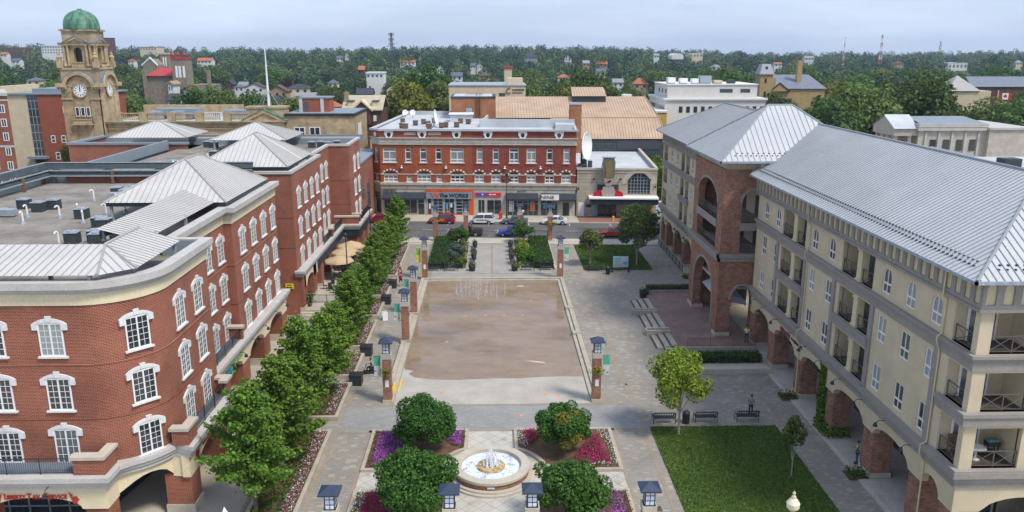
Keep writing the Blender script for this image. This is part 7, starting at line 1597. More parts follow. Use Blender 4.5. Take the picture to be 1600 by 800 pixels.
M['lf_grs']=leafmat('grass_blades',(.055,.105,.018),(.15,.225,.045),.3,0,.0)
o=leafset('lawn_blades','lf_grs',fill([(12.32,20),(22.18,20),(22.38,57.68),(12.32,57.68)],230,.06,.11,77),.13,None,'stuff',.15,77)
o=leafset('lawn_blades','lf_grs',fill([(12.32,104.6),(21.68,104.6),(21.68,119),(12.32,119)],120,.06,.12,78),.2,None,'stuff',.15,78)
# ---------------------------------------------------------------- houses among the trees
M['wht']=mat('white_siding',(.62,.62,.60),.8,.06,1,0); M['rbrn']=mat('brown_shingles',(.12,.075,.06),.9,.15,1,.1); M['rblu']=mat('blue_grey_shingles',(.10,.125,.16),.8,.15,1,.1); M['rnav']=mat('dark_shingles',(.05,.055,.07),.85,.15,1,.1); M['rter']=mat('orange_tiles',(.36,.13,.06),.85,.15,1,.1); M['rcrm']=mat('cream_shingles',(.42,.38,.28),.85,.1,1,.1); M['tbrk']=mat('tan_brick',(.36,.24,.16),.9,.15,1,.2); M['rgry']=mat('grey_shingles',(.24,.25,.26),.85,.1,1,.1)
def house(label,p0,p1,pr,pe,pb,Y,wm,rm,gable='x',chim=0):
    a=FY(p0,pe,Y); c=FY(p1,pe,Y); zr=FY((p0+p1)/2,pr,Y+3).z; ze=a.z; x0,x1=a.x,c.x; D=max(7,min(14,(x1-x0)*.8)); zb=min(ze-7,land_h(x0,Y)-1); HS.append((p0-1,p1+1,pe+min(5,(pb-pe)*.7),Y)); nm={'x':'gabled_house','y':'gabled_house','h':'hip_roof_house'}[gable]
    t=thing(nm,label,'house',((x0+x1)/2,Y+D/2,zb)); xm=(x0+x1)/2; o_=.5
    b=MB(); b.box(x0,Y,zb,x1,Y+D,ze)
    if gable=='y': b.slab([(x0,ze),(x1,ze),(xm,zr)],[],(0,Y,0),(1,0,0),(0,-1,0),D)
    if gable=='x': b.add([(x0,Y,ze),(x0,Y+D,ze),(x0,Y+D/2,zr),(x1,Y,ze),(x1,Y+D,ze),(x1,Y+D/2,zr)],[(0,2,1),(3,4,5)])
    b.build('wall',wm,t); b=MB(); q=.25
    if gable=='y': b.slab([(x0-o_,ze-q),(xm,zr),(x1+o_,ze-q),(x1+o_,ze+q*.6),(xm,zr+q*2),(x0-o_,ze+q*.6)],[],(0,Y-.5,0),(1,0,0),(0,-1,0),D+1)
    elif gable=='x': b.slab([(Y-o_,ze-q),(Y+D/2,zr),(Y+D+o_,ze-q),(Y+D+o_,ze+q*.6),(Y+D/2,zr+q*2),(Y-o_,ze+q*.6)],[],(x0-.4,0,0),(0,1,0),(-1,0,0),x1-x0+.8)
    else: k=min(D/2,(x1-x0)/2)*.9; b.add([(x0-o_,Y-o_,ze),(x1+o_,Y-o_,ze),(x1+o_,Y+D+o_,ze),(x0-o_,Y+D+o_,ze),(x0+k,Y+D/2,zr),(x1-k,Y+D/2,zr)],[(0,1,5,4),(1,2,5),(2,3,4,5),(3,0,4),(3,2,1,0)])
    b.build('roof',rm,t); n=max(2,int((x1-x0)/3.2)); w=(x1-x0)/n
    for i in range(n):
        b=MB(); b.box(x0+w*(i+.32),Y-.08,ze-2.2,x0+w*(i+.68),Y-.02,ze-.7); b.build('window','glass',t)
    for i in range(chim): cxx=x0+(x1-x0)*(.2+.6*i); b=MB(); b.box(cxx-.45,Y+D/2-.45,ze,cxx+.45,Y+D/2+.45,zr+1.6); b.build('chimney','brickD' if wm!='wht' else 'tbrk',t)
    return t
Hs=[('white gable-fronted house with brown roof left of the flagpole',382,412,130,137,152,500,'wht','rbrn','y',0),
('tan brick gable-fronted house with brown roof right of the flagpole',418,448,134,143,160,420,'tbrk','rbrn','y',0),
('house with wide blue-black hip roof behind the flagpole base',390,438,148,157,164,390,'stuc','rnav','h',0),
('pale house with grey roof between the green trees left of the white gabled house',372,386,129,134,141,560,'wht','rgry','x',0),
('small house with orange-red hip roof right of the brick penthouse',503,530,157,167,172,330,'brickD','rter','h',1),
('cream house with mauve mansard roof and tall brick chimney',448,482,131,138,142,450,'stuc2','rnav','h',2),
('dark-roofed house with two brick chimneys behind the cream-roofed house',557,582,139,147,150,450,'brickD','rnav','x',2),
('cream gabled house with navy roof behind the yellow tree',604,622,131,140,146,470,'stuc2','rnav','y',1),
('orange hip-roofed house in the trees behind the tan metal roof',990,1013,122,131,135,500,'tbrk','rter','h',0),
('large grey Victorian house with dark roof on the wooded slope',820,840,82,89,95,900,'rgry','rnav','h',0),
('grey gabled house on the slope right of the large Victorian house',882,893,86,91,94,950,'wht','rblu','y',0),
('pink-brown house front between trees on the right slope',911,921,95,99,106,800,'tbrk','rgry','x',0),
('wide orange-brick house with brown roof on the right slope',931,949,96,100,105,820,'tbrk','rter','x',0),
('white house pair, left one, in the trees above the beige office',735,743,99,103,107,850,'wht','rblu','x',0),
('white house pair, right one, in the trees above the beige office',745,753,99,103,107,850,'wht','rgry','y',0),
('white gable house far left of the slope with three little houses',683,692,103,107,111,850,'wht','rgry','y',0),
('long white-walled house with mauve roof mid slope behind the phone mast',625,648,94,97,100,850,'wht','rter','x',0),
('small white steep-gabled house high on the wooded slope',539,543,84,88,92,950,'wht','rgry','y',0),
('white little house left of the steep-gabled house on the slope',526,536,88,91,94,950,'wht','rblu','x',0),
('blue-roofed house in the trees just right of the clock tower clock',226,246,140,145,148,430,'wht','rblu','x',0) ,
('navy-roofed house with white gable in front of the red-roofed church',262,281,148,157,160,300,'wht','rnav','x',0),
('brown steep-roofed house with white wall right of the church tower',284,295,137,145,158,310,'wht','rbrn','y',0),
('small white house with brick chimney below the church',262,270,128,132,140,320,'wht','tbrk','y',0),
('house with blue hip roof left of the white dormered house',320,336,133,140,144,500,'stuc','rblu','h',0),
('white dormered house with dark roof and two chimneys',328,345,123,129,140,540,'wht','rnav','x',2),
('pale blue-grey house below the yellow tree on the left',366,380,132,136,143,520,'wht','rblu','h',0),
('pink-roofed pale house on the slope left of the chapel gable',200,209,92,95,97,750,'wht','redroof','h',0),
('long pale house with brown-red roof high on the left slope',308,330,91,95,98,800,'wht','rter','x',0),
('blue-roofed long house in the trees at far left',41,62,121,126,130,480,'stuc','rblu','h',0),
('mauve-roofed house in the trees right of the belfry',150+100,262,137-20,121,124,560,'wht','rblu','h',0),
('small house with brown roof left of the clock tower in the trees',18,30,92,95,98,800,'wht','rblu','x',0),
('pink-roofed house near the skyline below the brick apartment block',0,10,82,85,88,880,'wht','rter','x',0),
('red brick house left of the long white flat house',560,569,104,109,114,560,'brickD','rter','x',0),
('blue-roofed cream house in the middle distance left of the lattice mast',512,527,124,130,134,560,'stuc2','rblu','h',0),
('orange-walled house with navy roof left of the orange hip roof',928,943,118,122,128,560,'rter','rnav','x',0),
('pale house with blue roof in the trees above the orange-walled house',932,946,108,112,118,620,'stuc2','rblu','x',0),
('brick house with brown roof behind the white low roof at centre right',1028,1052,136,141,146,420,'brickD','rgry','x',0),
('white-walled house near the skyline above the white block',1022,1030,84,87,89,1000,'wht','rgry','x',0),
('pale house with orange roof in the woods above the grey roof ridge',1210,1222,98,100,103,900,'wht','rter','x',0),
('white house with pale roof on the far right slope left of the masts',1258,1272,88,91,95,1050,'wht','rgry','x',0),
('brown-roofed house in the woods under the white hall',1398,1412,96,99,103,900,'tbrk','rbrn','h',0),
('low white commercial building with flat roof in the trees right of the phone mast',655,676,113,114,120,520,'wht','rgry','h',0),
('long low grey-roofed building just above the stone annex penthouse',462,492,146,150,155,380,'stuc','rgry','x',0),
('brick house with dark gable between the cream house and the yellow tree',628,641,121,127,131,540,'brickD','rnav','y',0),
('white-walled blue-roofed house above the beige office block, left part',706,722,114,119,123,560,'wht','rblu','x',0),
('tan house with brown roof above the beige office block, right part',748,766,113,118,122,560,'tbrk','rbrn','h',0),
('pale stucco house with orange roof above the tan metal roof monitor',872,890,116,121,125,540,'stuc','rter','h',0),
('grey-roofed white house above the right part of the tan metal roof',958,974,124,129,133,500,'wht','rgry','x',0),
('dark-roofed brick house between the church and the flagpole',352,364,126,132,136,540,'brickD','rnav','y',1),
('white house with grey hip roof on the slope above the white block',1112,1126,101,105,109,760,'wht','rgry','h',0),
('pale cylinder-like house at the right edge of the woods',1588,1598,94,98,106,1000,'stuc2','rgry','h',0)]
for h_ in Hs: house(*h_)
# cream-roofed brown house beside the street gap
CR=thing('brick_house','dark brick house with cream roof, two dormers and central gable beyond the stone annex','house',(-34.5,220,0)); a_=FY(536,171,215); c_=FY(596,171,215); zr=FY(570,151,221).z; ze=a_.z
b=MB(); b.box(a_.x,215,0,c_.x,228,ze); b.slab([(a_.x,ze),(c_.x,ze)],[],(0,215,0),(1,0,0),(0,-1,0),.1) if 0 else None; b.build('wall','brickD',CR)
b=MB(); b.slab([(214.4,ze-.3),(221.5,zr),(228.6,ze-.3),(228.6,ze),(221.5,zr+.4),(214.4,ze)],[],(a_.x-.4,0,0),(0,1,0),(-1,0,0),c_.x-a_.x+.8); b.build('roof','rcrm',CR)
m0=(a_.x+c_.x)/2; b=MB(); b.slab([(m0-2.2,ze-4),(m0+2.2,ze-4),(m0+2.2,ze),(m0,ze+2),(m0-2.2,ze)],[],(0,214.2,0),(1,0,0),(0,-1,0),4); b.build('gable','brickD',CR); b=MB(); b.slab([(m0-2.8,ze-.5),(m0,ze+2.1),(m0+2.8,ze-.5),(m0+2.8,ze),(m0,ze+2.6),(m0-2.8,ze)],[],(0,213.8,0),(1,0,0),(0,-1,0),5); b.build('gable_edge','stuc2',CR)
b=MB(); 
for x,z in ((m0-1,ze-1.2),(m0+.1,ze-1.2),(m0-1,ze-3.6),(m0+.1,ze-3.6),(m0+3,ze-3),(m0-4,ze-3)): b.box(x,214.05,z,x+.8,214.15,z+1.5)
split(b,'window','hood',CR)
for dx in (-3.3,3.3): b=MB(); b.box(m0+dx-.7,216,ze+.4,m0+dx+.7,219,ze+2.0); b.build('dormer','stuc2',CR); b=MB(); b.box(m0+dx-.9,215.8,ze+2.0,m0+dx+.9,219.4,ze+2.2); b.build('dormer_roof','rnav',CR)
b=MB(); b.box(a_.x,218,ze,a_.x+1,219,zr+1.4); b.build('chimney','tbrk',CR); b=MB(); b.box(a_.x-.5,212,0,m0-1,215,5.5); b.build('porch','stuc2',CR); HS.append((533,600,205,215))
for q in ((700,822,150,215),(215,262,117,330),(264,300,128,330),(222,264,106,430),(455,505,178,176),(1490,1530,142,258),(1530,1580,133,258),(1184,1226,142,258),(1226,1262,118,258),(572,599,126,480),(786,802,118,420),(1480,1514,112,1200),(1046,1100,93,1150),(6,34,92,900),(62,98,84,850),(160,170,90,950),(216,246,80,1300),(1040,1196,170,200),(775,1040,152,185),(603,618,98,700),(1316,1326,103,900),(1370,1388,101,900)): HS.append(q)
# ---------------------------------------------------------------- trees: 290 nearest as things, the rest one wood
r=random.Random(3)
def clear(px,hw,ptop,Y):
    for a,c,pb,hy in HS:
        if Y<hy+2 and px+hw>a and px-hw<c and ptop<pb: return False
    return True
def solid(x,y,rr=5):
    for a,bb,c,d in ((-125,120,-28,198),(-30,120,38,206),(-26,205,-22,235),(-14,208,11,238),(15,205,50,243),(40,195,71,222),(36,100,105,168),(-60,170,-28,200),(83,253,110,288),(144,253,190,288),(-130,190,-90,220),(-43,210,-28,230)):
        if a-rr<x<c+rr and bb-rr<y<d+rr: return True
    return False
things=[]; tries=0
hero=[(75,178,1.25,0),(84,186,1.45,0),(66,192,1.3,2),(93,200,1.35,0),(104,196,1.5,1),(112,205,1.55,0),(120,190,1.45,6),(128,205,1.5,3),(140,200,1.35,0),(118,178,1.15,0),(131,182,1.1,0),(100,180,1.0,5),(78,200,1.5,6),(150,190,1.2,5),(158,205,1.35,3),(166,190,1.5,3),(150,176,1.2,0),(172,208,1.6,3),(140,168,.95,0),(125,168,.9,2),(160,172,1.3,3),(-62,214,1.0,0),(-53,220,1.0,6),(-46,214,.85,1),(-71,216,1.1,0),(-25.5,236,1.25,4),(-15,246,1.15,6),(-20,262,1.25,3),(24,250,1.1,4),(30,262,1.3,0),(-78,236,.95,3),(-84,250,1.0,0),(-95,262,1.0,3),(-70,262,.8,0),(-30,245,.95,4),(-22,250,.95,4),(-40,260,.6,0),(-14,248,.75,0),(14,262,1.0,0),(22,258,1.1,0),(32,268,1.2,0),(40,262,.9,2),(92,215,1.1,6),(109,228,1.2,0),(122,222,1.25,2),(134,236,1.2,0),(6,270,1.0,3),(52,258,.95,0),(60,248,.9,1),(75,240,1.2,0)]
for x,y,s,k in hero:
    s*=1.27 if x<60 else 1.12; px,pt=proj(x,y,z_:=land_h(x,y)+13.6*s)
    if x<60 or clear(px,5*s*1244/y*.8,pt,y): things.append((x,y,s,k))
while len(things)<296 and tries<90000:
    tries+=1; y=195+360*r.random()**1.25; x=r.uniform(-.72,.72)*y+ (r.uniform(-15,15)); s=r.uniform(.9,1.6)
    if y>330: s*=1.05
    if solid(x,y,6*s): continue
    if any((x-q[0])**2+(y-q[1])**2<(10.5)**2 for q in things): continue
    z=land_h(x,y); px,pt=proj(x,y,z+14.0*s); hw=5.6*s*1244/y
    if not(-60<px<1660): continue
    if not clear(px,hw,pt,y): continue
    things.append((x,y,s,r.choices(range(7),[30,22,14,18,4,2,10])[0]))
for x,y,s,k in things:
    o=place(far[k],(x,y,land_h(x,y)-.2),r.uniform(0,6.28),None,not used[k],scale=(s*r.uniform(.9,1.12),s*r.uniform(.9,1.12),s*r.uniform(.88,1.1))); used[k]=True
for k,u in enumerate(used):
    if not u: 
        for ch in list(far[k].children): bpy.data.objects.remove(ch)
        bpy.data.objects.remove(far[k])
# the wood beyond: one mass of leaf clusters
rr=np.random.RandomState(8); tm=[]
for k in range(4):
    bl=crown_blobs(rr,4.4,4.6,8.4,9,2.5); P,d=blob_pts(rr,bl,150,.86); tm.append((P,d))
PP=[];DD=[];VV=[];SZ=[]
def addwood(n,y0,y1,sp,sz,hs):
    cnt=0; occ=set(); t=0
    while cnt<n and t<n*14:
        t+=1; y=y0+(y1-y0)*r.random()**1.15; x=r.uniform(-.74,.74)*y; key=(int(x/sp),int(y/sp))
        if key in occ: continue
        if y<560 and any((x-q[0])**2+(y-q[1])**2<64 for q in things): continue
        z=land_h(x,y); s=(.62+.62*r.random()**1.4)*hs; px,pt=proj(x,y,z+14.5*s)
        if not clear(px,5*s*1244/y,pt,y) or solid(x,y): continue
        occ.add(key); cnt+=1; P,d=tm[cnt%4]; a=r.uniform(0,6.28); c_,s_=cos(a),sin(a); Q=np.stack([P[:,0]*c_-P[:,1]*s_,P[:,0]*s_+P[:,1]*c_,P[:,2]],1)*s+np.array([x,y,z]); PP.append(Q); DD.append(np.stack([d[:,0]*c_-d[:,1]*s_,d[:,0]*s_+d[:,1]*c_,d[:,2]],1)); v=r.random(); VV.append(np.clip(rr.uniform(-.1,.1,len(P))+v**1.5,0,1)); SZ.append(rr.uniform(1.3,2.6,len(P))*sz)
addwood(1500,380,800,12,.95,1.25); addwood(1900,780,1350,15,1.2,1.5); addwood(1100,1300,2300,22,1.6,1.85)
P=np.concatenate(PP); o=cards_mesh('distant_wood',P.astype(np.float32),np.concatenate(SZ),rr,'lf_wood',.15,np.concatenate(DD)*2.2); o.data.attributes['rnd'].data.foreach_set('value',np.concatenate(VV).astype(np.float32)); tag(o,None,None,None,'stuff')
# ================================================================ fountain
FO=thing('fountain','round stone fountain with brick rim band and foaming white jets','fountain',(-.3,50.7,0)); fc=(-.3,50.7,0)
b=MB(); b.lathe([(3.15,0),(3.15,.16),(2.95,.16),(2.95,.3),(2.65,.3)],fc,56); b.build('steps','stone',FO)
b=MB(); b.uvf=lambda x,y,z,n:(math.atan2(y-50.7,x+.3)*2.6,z); b.lathe([(2.62,.3),(2.62,.66)],fc,56); b.build('brick_band','brickR',FO)
b=MB(); b.lathe([(2.62,.66),(2.75,.68),(2.75,.86),(2.7,.9),(2.15,.9),(2.12,.86),(2.12,.45)],fc,56); b.build('rim','stone',FO)
m,n,bs=nt('foaming_water'); p=pos(n); t1=noise(n,2.4,8,p,.75); t2=noise(n,22,4,p,.7)
c=ramp(n,t1.outputs[0],[(.30,(.10,.115,.11)),(.40,(.34,.37,.39)),(.50,(.70,.75,.82))]); lk(n,mix(n,c,ramp(n,t2.outputs[0],[(.35,(.7,.72,.75,1)),(.6,(1.1,1.1,1.1,1))]),.7,'MULTIPLY'),bs.inputs['Base Color']); bs.inputs['Roughness'].default_value=.12; bumpn(n,bs,t2.outputs[0],.5,.03); M['foam']=m
b=MB(); b.lathe([(2.13,.62),(1.2,.64),(.0,.64)],fc,48); b.build('water','foam',FO)
b=MB(); b.lathe([(.95,.5),(1.0,.72),(.95,.78),(.7,.8),(0,.8)],fc,32); b.build('inner_ring',mat('stained_stone',(.42,.27,.10),.6,.4,2,.2),FO)
M['spray']=plain('white_spray',(.86,.89,.93),.35,0,.4); sn=M['spray'].node_tree; 
b=MB(); r=random.Random(2)
def jet(b,x,y,z0,h,w,r,n=26):
    for k in range(n):
        f=k/n; zz=z0+h*f; ww=w*(1-f)**.8+.012
        for _ in range(2):
            a=r.uniform(0,6.28); q=r.uniform(0,ww*.7); c=Vector((x+q*cos(a),y+q*sin(a),zz)); b.tube(c,c+Vector((r.uniform(-.02,.02),r.uniform(-.02,.02),r.uniform(.08,.2))),ww*.28+.008,.004,5,cap=False)
jet(b,-.3,50.7,.8,1.5,.17,r,34)
for k in range(7): a=2*PI*k/7+.2; jet(b,-.3+.32*cos(a),50.7+.32*sin(a),.8,r.uniform(.75,1.05),.13,r)
for k in range(9): a=2*PI*k/9; jet(b,-.3+.55*cos(a),50.7+.55*sin(a),.78,r.uniform(.35,.6),.11,r,14)
for _ in range(240): a=r.uniform(0,6.28); q=r.uniform(.5,1.1); x,y,z=-.3+q*cos(a),50.7+q*sin(a),r.uniform(.66,.95); b.lathe([(.0,0),(.03,.025),(0,.05)],(x,y,z),5)
b.build('water_jets','spray',FO)
b=MB(); b.box(-.55,48.04,.42,-.05,48.08,.56); b.build('plaque','white',FO)
# court edging arcs round the fountain
pj=thing('pool_jets','row of thin water jets springing from the back of the shallow pool','water jets',(-.3,94.5,0)); b=MB()
pm=plain('thin_spray',(.80,.85,.93),.3,0,.4,.55)
for (x,y,h,w) in [(-4.6,93.5,1.5,.03),(-3.9,92.2,2.0,.04),(-3.5,94,1.4,.03),(-3.0,93,1.8,.04),(-2.6,94.5,1.5,.03),(-1.9,91.6,3.0,.07),(-1.7,95,1.9,.04),(-1.1,93,1.2,.03),(-.9,94.4,2.2,.05),(-.4,93.3,1.3,.03),(.3,92.0,1.9,.05),(-.1,95,1.6,.03),(1.3,93.6,1.5,.04),(-2.2,93.2,2.2,.05),(-4.2,95,1.6,.03)]:
    jet(b,x,y,.03,h,w*1.6,r,20)
b.build('streams',pm,pj); b=MB()
for _ in range(900): q=r.gauss(0,1.5); x=-2+q; b.lathe([(0,0),(.022,.03),(0,.06)],(x,93.5+r.gauss(0,1),r.uniform(.05,2.1)*math.exp(-q*q/7)),4)
tag(b.build('droplets',pm,pj),kind='stuff')
# ================================================================ lantern columns
def column(name='lamp_column',h=5.9):
    t=thing(name,'x','lamp column'); b=MB(); b.box(-.42,-.42,0,.42,.42,.3); b.build('base','stone',t)
    b=MB(); b.box(-.36,-.36,.3,.36,.36,4.0); b.build('shaft','brickR',t); b=MB(); b.box(-.4,-.4,4.0,.4,.4,4.45); b.build('cap','stone',t)
    b=MB(); b.box(-.27,-.27,4.47,.27,.27,5.38); b.build('lantern_glass',M['lant'],t)
    b=MB()
    for x in (-.29,.24):
        for y in (-.29,.24): b.box(x,y,4.45,x+.05,y+.05,5.45)
    for z in (4.45,4.75,5.06,5.38):
        for s in (-.29,.26): b.box(-.29,s,z,.29,s+.03,z+.035); b.box(s,-.29,z,s+.03,.29,z+.035)
    for s in (-.29,.265): b.box(-.015,s,4.45,.015,s+.025,5.4); b.box(s,-.015,4.45,s+.025,.015,5.4)
    b.box(-.33,-.33,4.45,.33,.33,4.5); b.build('lantern_frame','dark',t)
    b=MB(); b.add([(-.58,-.58,5.42),(.58,-.58,5.42),(.58,.58,5.42),(-.58,.58,5.42),(-.58,-.58,5.5),(.58,-.58,5.5),(.58,.58,5.5),(-.58,.58,5.5),(0,0,5.85)],[(0,3,2,1),(0,1,5,4),(1,2,6,5),(2,3,7,6),(3,0,4,7),(4,5,8),(5,6,8),(6,7,8),(7,4,8)]); b.build('lantern_roof',mat('slate_blue_metal',(.035,.05,.085),.45,.1,2,0),t)
    return t
M['lant']=plain('frosted_lantern',(.72,.76,.85),.35,0,.4); CO=column()
cols=[(-9.15,39.6,'brick lantern column at the front, leftmost of the nearest four'),(-2.55,39.6,'brick lantern column in front of the fountain, left one of the near middle pair'),(2.05,39.6,'brick lantern column in front of the fountain, right one of the near middle pair'),(8.6,39.6,'brick lantern column at the front, rightmost of the nearest four'),
(-9.1,63.0,'brick lantern column with flower basket at the front left corner of the pool'),(8.65,62.8,'brick lantern column with flower basket at the front right corner of the pool'),(-9.1,77.3,'brick lantern column beside the pool\'s left edge, second from the front'),(-9.1,86.2,'brick lantern column beside the pool\'s left edge, third from the front'),
(-9.05,100.7,'brick lantern column at the back left corner of the pool'),(8.7,100.8,'brick lantern column at the back right corner of the pool'),(-9.15,122.3,'brick lantern column by the street, leftmost of the street four'),(-4.4,123.2,'brick lantern column by the street, left of the black pickup tail'),(4.1,123.2,'brick lantern column by the street over the blue car'),(8.8,121.9,'brick lantern column by the street, rightmost of the street four')]
for i,(x,y,l) in enumerate(cols): o=place(CO,(x,y,0),0,l,i==0); o['group']='brick lantern columns'
M['bgreen']=plain('banner_green',(.10,.42,.28),.7); M['bpale']=plain('banner_pale_green',(.50,.68,.58),.7); M['blime']=plain('banner_lime',(.25,.50,.03),.7); M['byel']=plain('banner_yellow',(.75,.70,.03),.7)
def banner(x,y,l,top,bot,side,dot=True):
    t=thing('banner',l,'banner',(x,y,2.4),group='banners on the lantern columns'); x0=x-.28; b=MB(); b.box(x0,y-.02,3.3,x0+.56,y+.02,4.15); b.build('upper_cloth',top,t); b=MB(); b.box(x0,y-.02,2.35,x0+.56,y+.02,3.3); b.build('lower_cloth',bot,t)
    b=MB(); b.box(x0,y-.03,2.75,x0+.2,y-.022,2.9); b.box(x0+.3,y-.03,2.55,x0+.5,y-.022,2.68); b.build('motif','fl_mag' if 0 else M['bmot'],t); b=MB()
    for z in (2.35,4.15): b.tube((x-.3,y,z),(x+.3+side*-.0,y,z),.02,n=5); b.tube((x,y,z),(x+side*.6,y,z),.02,n=5)
    b.build('brackets','dark',t)
M['bmot']=plain('banner_motif',(.65,.08,.30),.7)
banner(-9.9,63.0,'green and pale banner on the front left pool column, beside the scooter','bgreen','bpale',1); banner(9.45,62.8,'green and pale banner on the front right pool column','bgreen','bpale',-1); banner(-9.9,77.3,'green and pale banner on the second left pool column','bgreen','bpale',1); banner(-9.9,86.2,'green and pale banner on the third left pool column','bgreen','bpale',1)
banner(-9.85,100.7,'lime and yellow banner on the back left pool column','blime','byel',1); banner(9.5,100.8,'green and pale banner on the back right pool column','bgreen','bpale',-1)
for i,(x,y,l) in enumerate([(-9.1,62.45,'hanging basket of yellow-green and red flowers on the front left pool column'),(8.65,62.25,'hanging basket of yellow and red flowers on the front right pool column'),(8.3,121.4,'left hanging basket on the rightmost street column'),(9.4,121.4,'right hanging basket on the rightmost street column')]):
    t=thing('hanging_basket',l,'flower basket',(x,y,3)); b=MB(); b.lathe([(0,0),(.2,.08),(.3,.3)],(x,y,2.75),10); b.build('basket','dark',t); r=random.Random(i); P=[(x+r.gauss(0,.25),y+r.gauss(0,.2)-.05,2.95+r.gauss(0,.15)) for _ in range(260)]
    leafset('plants','lf_lime',P,.13,t,'stuff',.3,i); leafset('blooms','fl_red' if i%2==0 else 'fl_yel',P[:60],.13,t,'stuff',.3,i+9)
for x,y in ((-9.1,63.0),(8.65,62.8),(-9.05,100.7),(8.7,100.8)):
    t=thing('plaque','small white plaque low on the %s pool column'%{63.0:'front left',62.8:'front right',100.7:'back left',100.8:'back right'}[y],'plaque',(x,y-.38,1.8)); b=MB(); b.box(x-.15,y-.39,1.5,x+.15,y-.365,2.1); b.build('panel','white',t)
b=MB(); rail_=thing('iron_railing','black iron railing between the two left street columns','railing',(-6.8,122.7,0)); rail(b,(-8.8,122.5),(-4.8,123.1),.1,1.5,.35,post=2); b.build('bars','dark',rail_)
b=MB(); rail_=thing('iron_railing','black iron railing between the two right street columns','railing',(6.4,122.7,0)); rail(b,(4.5,123.1),(8.4,122.2),.1,1.5,.35,post=2); b.build('bars','dark',rail_)
b=MB(); rail_=thing('terrace_railing','low metal railing along the terrace edge behind the dark hedge','railing',(23,74,0)); rail(b,(19.2,74.1),(26,74.1),.5,.9,.22,post=2); b.build('bars','bronze',rail_)
b=MB(); rail_=thing('ramp_railing','dark metal railing around the ramp at the far end of the terrace','railing',(21,92.6,0)); rail(b,(19,92.8),(25,92.8),.5,.9,.22,post=2); b.build('bars','bronze',rail_)
b=MB(); rail_=thing('patio_railing','dark metal panel railing round the parasol patio','railing',(-18,98,0)); rail(b,(-21.5,89.2),(-17.6,89.2),.55,.95,.14,post=1.6); rail(b,(-17.6,89.2),(-17.6,110.5),.55,.95,.14,post=1.6); b.build('bars','dark',rail_)
b=MB(); rail_=thing('arcade_railing','dark railing on the ramp beside the far arcade','railing',(25.5,112,0)); rail(b,(25.4,103),(25.4,119),.1,1.0,.2,post=2); b.build('bars','dark',rail_)
# ---------------------------------------------------------------- benches, bins, board
def bench():
    t=thing('bench','x','bench'); b=MB(); [b.box(-.85,-.28+k*.1,.42,.85,-.21+k*.1,.455) for k in range(6)]; b.build('seat','bench',t)
    b=MB(); [b.box(-.85+k*.14,.3,.5,-.81+k*.14,.34,.92) for k in range(13)]; b.box(-.85,.28,.9,.85,.36,.96); b.box(-.85,.28,.46,.85,.34,.52); b.build('backrest','bench',t)
    for s in (-.9,.86):
        b=MB(); b.path([(s+.02,-.34,0),(s+.02,-.3,.62),(s+.02,.3,.66),(s+.02,.42,.98)],.03,5); b.path([(s+.02,.34,0),(s+.02,.3,.66)],.03,5); b.build('leg','dark',t)
    return t
BN=bench(); first=True
for x,y,rz,l in [(13.6,58.6,PI,'dark metal bench under the lime-green tree behind the south lawn'),(17.0,58.7,PI,'dark metal bench in the middle behind the south lawn'),(20.4,58.8,PI,'dark metal bench behind the south lawn with the man standing at it'),(13.7,104.2,0,'dark bench in front of the small round tree on the north lawn'),(-8.2,104.9,0,'dark bench in front of the broad left hedge'),(-5.9,104.8,0,'dark bench in front of the left bed, beside the corner pot'),(4.6,104.8,0,'dark bench in front of the right bed, beside the corner pot'),(7.2,104.9,0,'dark bench in front of the broad right hedge'),(-3.1,108.5,-PI/2,'nearer dark bench facing the central path on its left side'),(-3.1,115.5,-PI/2,'farther dark bench facing the central path on its left side'),(2.6,108.5,PI/2,'nearer dark bench facing the central path on its right side'),(2.6,115.5,PI/2,'farther dark bench facing the central path on its right side')]:
    place(BN,(x,y,.02),rz,l,first); first=False
def pot(l,x,y,r0=.5,fl_='fl_pnk'):
    t=thing('flower_pot',l,'planter',(x,y,0)); b=MB(); b.lathe([(0,0),(r0*.8,0),(r0,.75),(r0*.92,.8),(r0*.9,.7),(0,.7)],(x,y,0),16); b.build('pot','dark',t); r=random.Random(int(x*7+y)); P=[(x+r.gauss(0,r0*.4),y+r.gauss(0,r0*.4),.8+abs(r.gauss(0,.16))) for _ in range(220)]
    leafset('plants','fl_grn',P,.15,t,'stuff',.4,2); leafset('blooms',fl_,P[:90],.13,t,'stuff',.6,3)
pot('round dark pot with pink flowers at the left corner of the central path',-3.0,104.7); pot('round dark pot with pale flowers at the right corner of the central path',2.8,104.6,fl_='fl_yel'); pot('round dark planter at the far terrace corner by the steps',18.2,92.2,.6,'fl_grn')
for y in (110.8,113,118): pot('round dark pot along the left side of the central path, %s'%{110.8:'between the two benches, nearer',113:'between the two benches, farther',118:'next to the street'}[y],-2.9,y,.4); pot('round dark pot along the right side of the central path, %s'%{110.8:'between the two benches, nearer',113:'between the two benches, farther',118:'next to the street'}[y],2.5,y,.4)
def bin_(l,x,y):
    t=thing('litter_bin',l,'litter bin',(x,y,0)); b=MB(); b.lathe([(.28,0),(.3,.05),(.3,.85),(.26,.9)],(x,y,0),14); b.build('body','dark',t); b=MB(); b.lathe([(.31,.9),(.31,.95),(.2,1.08),(0,1.1)],(x,y,0),14); b.build('lid','bench',t)
bin_('black litter bin beside the signboard of the north lawn',15.25,102.6); bin_('black litter bin between two benches, below the lime-green tree',15.35,58.4)
IB=thing('information_board','large information board on two black posts at the north lawn','signboard',(17.1,103.6,0)); b=MB(); b.box(16.05,103.55,.7,18.15,103.62,2.2); b.build('panel',plain('board_pale_blue',(.42,.50,.52),.5),IB)
